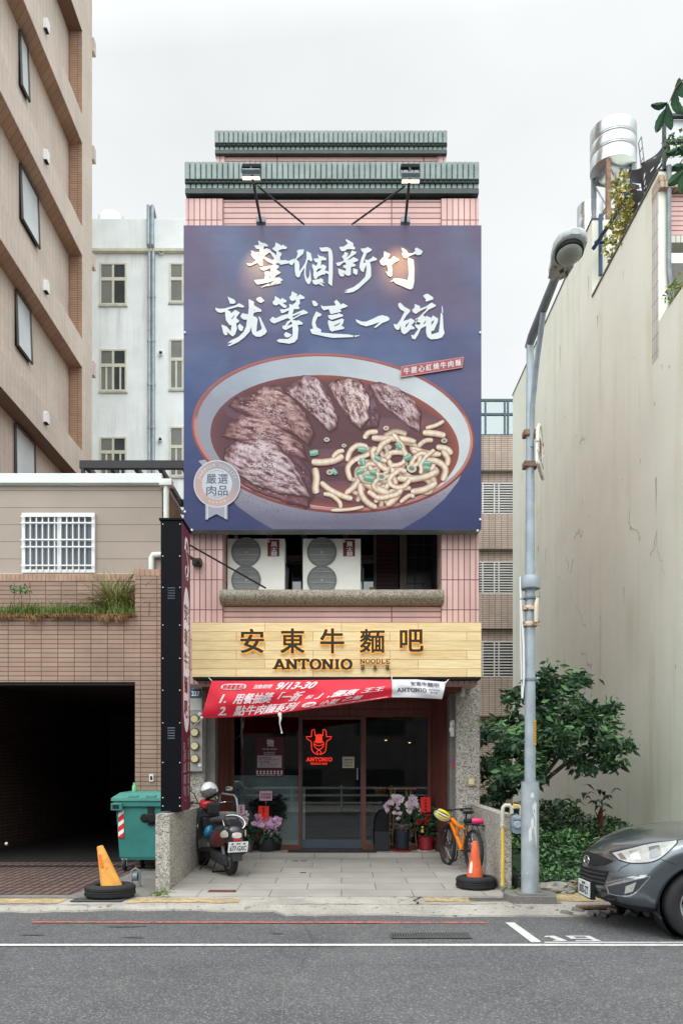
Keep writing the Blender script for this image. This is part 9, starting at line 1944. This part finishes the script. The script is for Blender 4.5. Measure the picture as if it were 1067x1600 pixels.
patch([(.48, .755), (.485, .755), (.49, .75)], [(.41, .43), (.425, .43), (.44, .43)], 4, 'front', .006, 'grille_trim', chb)
h = bvh.ray_cast(Vector((-4, 0, .69)), Vector((1, 0, 0)))[0]
mb = MB(); mb.tube([h + Vector((-.018, .085 * math.cos(q), .05 * math.sin(q))) for q in [2 * math.pi * i / 32 for i in range(33)]], .008, 8); mb.tube([h + Vector((-.02, .038, -.042)), h + Vector((-.02, .028, .042))], .008, 6); mb.tube([h + Vector((-.02, -.028, -.042)), h + Vector((-.02, -.038, .042))], .008, 6); mb.tube([h + Vector((-.02, .03, -.008)), h + Vector((-.02, -.03, .008))], .008, 6); mb.build('emblem', MT['chrome'], car, local=True)
h = bvh.ray_cast(Vector((-4, 0, .40)), Vector((1, 0, 0)))[0]; pc = h + Vector((-.03, 0, -.005))
mb = MB(); mb.obox(pc, (.012, .38, .165), 0, .004); npl = mb.build('number_plate', M('car_plate', rgb(214, 220, 222), .4, .03), car, local=True)
mb = MB(); put(mb, text_mesh('3035-ZT', 1, .03), pc + Vector((-.008, 0, -.012)), (0, -1, 0), (0, 0, 1), (-1, 0, 0), fit=(.32, .085)); put(mb, text_mesh('臺灣省', 1, .02), pc + Vector((-.008, 0, .055)), (0, -1, 0), (0, 0, 1), (-1, 0, 0), fit=(.12, .028)); mb.build('plate_lettering', M('plate_dark', rgb(52, 62, 72), .5), npl, fixn=False, local=True)
mb = MB(); mb.obox(pc + Vector((.03, 0, 0)), (.05, .44, .20), 0, .01); mb.build('plate_holder', MT['blackm'], car, local=True)
# seams: bonnet edge and bumper joint
def seam_line(pts, name, mode='side', r=.0035):
    mb = MB()
    for sg in (1, -1):
        vs = []
        for a, b in smooth(pts, 6):
            h = bvh.ray_cast(Vector((a - 2.2, -2, b)), Vector((0, 1, 0))) if mode == 'side' else bvh.ray_cast(Vector((a - 2.2, -b, 3)), Vector((0, 0, -1)))
            if h[0] is not None: vs.append(Vector((h[0].x, h[0].y * sg, h[0].z)))
        if len(vs) > 2: mb = MB(); mb.tube(vs, r, 5); mb.build(name, MT['dark'], car, local=True)
seam_line([(.02, .45), (.1, .56), (.3, .70), (.6, .785), (.9, .81), (1.25, .80)], 'bonnet_gap', 'top'); seam_line([(.42, .785), (.48, .765), (.545, .74)], 'bumper_gap'); seam_line([(1.32, .30), (1.33, .6), (1.34, .98)], 'door_gap'); seam_line([(2.35, .30), (2.36, .6), (2.36, 1.0)], 'door_gap')
# arch liners, wheels
for wx in WXs:
    for sg in (-1, 1):
        mb = MB(); mb.lathe([(.0, 0), (.40, 0), (.40, .24)], (wx, sg * .60, .345), 40, axis='Y', M=Matrix.Diagonal((1, sg, 1))); mb.build('arch_liner', MT['blackm'], car, local=True)
        mb = MB(); ring = [(wx + .41 * math.cos(q), 0, .345 + .41 * math.sin(q)) for q in [R(-18 + 216 * i / 30) for i in range(31)]]; vs = []
        for (a, _, b) in ring:
            hh = bvh.ray_cast(Vector((a, -2, b)), Vector((0, 1, 0))); vs.append(Vector((a, sg * hh[0].y, b)) if hh[0] is not None and hh[0].y < -.5 else Vector((a, sg * -.86, b)))
        mb.tube(vs, .014, 6); mb.build('arch_edge', dkp, car, local=True)
        wheel_parts(car, wx, sg * .79, .345, .345, .225, .215, M('silver_alloy', rgb(186, 190, 192), .3, .05, metal=.7), 6)
# cabin
def gsec(s, w0, w1, zt):
    zb = 1.0; half = [(.0, zb), (.84 * .9 * w0, zb), (.88 * w0, zb + .06), (.84 * w0 + (w1 - w0) * .3, zb + (zt - zb) * .5), (w1 * .9, zt - .07), (w1 * .78, zt - .02), (w1 * .45, zt + .005), (0, zt + .012)]
    return [Vector((s - 2.2, y, z)) for y, z in half] + [Vector((s - 2.2, -y, z)) for y, z in half[-2:0:-1]]
def tilt(ring, k): return [Vector((v.x + k * (abs(v.y) / .8) ** 2, v.y, v.z)) for v in ring]
gl_r = [tilt(gsec(1.20, .9, .86, 1.09), .22), tilt(gsec(1.45, .9, .83, 1.28), .18), tilt(gsec(1.75, .9, .79, 1.47), .14), tilt(gsec(2.05, .9, .76, 1.61), .08), gsec(2.45, .9, .74, 1.67), gsec(3.0, .9, .74, 1.67), gsec(3.6, .9, .73, 1.62), gsec(4.0, .88, .71, 1.50), gsec(4.25, .85, .70, 1.2)]
mb = MB(); mb.loft(gl_r); gh = mb.build('windows', M('dark_glass', rgb(62, 72, 78), .06, .1, spec=.9, coat=1), car, local=True)
mb = MB(); rf_r = [[v + Vector((0, 0, .012)) for v in r if v.z > r[7].z - .06] for r in gl_r[3:8]]
k = min(len(r) for r in rf_r); mb.loft([r[:k] for r in rf_r], cap=False, closed=False); mb.build('roof', paint, car, local=True)
for sg in (-1, 1):
    mb = MB(); mb.tube([Vector((r[4].x, sg * abs(r[4].y) * 1.02, r[4].z + .01)) for r in gl_r[0:4]] + [Vector((r[4].x, sg * abs(r[4].y) * 1.02, r[4].z + .02)) for r in gl_r[4:]], .035, 8); mb.build('roof_rail', paint, car, local=True)
    mb = MB(); mb.tube([(2.5 - 2.2, sg * .80, 1.0), (2.5 - 2.2, sg * .70, 1.62)], .03, 6); mb.tube([(3.5 - 2.2, sg * .80, 1.0), (3.5 - 2.2, sg * .70, 1.6)], .045, 6); mb.build('pillar', dkp, car, local=True)
    mb = MB(); mb.loft([se_ring((1.62 - 2.2 + x, sg * .98, 1.09), a, b, 16, 2.6) for x, a, b in ((-.09, .05, .05), (-.05, .10, .08), (.03, .11, .085), (.06, .10, .075))]); mb.tube([(1.62 - 2.2, sg * .86, 1.05), (1.62 - 2.2, sg * .95, 1.06)], .025, 6); mb.build('door_mirror', paint, car, local=True)
    for dx in (2.1, 3.1): mb = MB(); mb.tube([(dx - 2.2, sg * .905, .9), (dx - 2.1, sg * .94, .905), (dx - 2.0, sg * .905, .9)], .014, 6); mb.build('door_handle', paint, car, local=True)
    mb = MB(); mb.box(4.28 - 2.2, 4.40 - 2.2, sg * .62, sg * .84, .85, 1.0, .02); mb.build('tail_light', M('car_red_lens', rgb(170, 24, 30), .2), car, local=True)
mb = MB(); mb.tube([(1.30 - 2.2, -.60, 1.115), (1.40 - 2.2, -.3, 1.16), (1.33 - 2.2, .05, 1.145)], .010, 5); mb.tube([(1.26 - 2.2, .0, 1.115), (1.36 - 2.2, .3, 1.16), (1.40 - 2.2, .6, 1.145)], .010, 5); mb.build('wiper', MT['blackm'], car, local=True)
mb = MB(); mb.box(.5 - 2.2, 4 - 2.2, -.55, .55, .2, .32); mb.build('underbody', MT['blackm'], car, local=True)
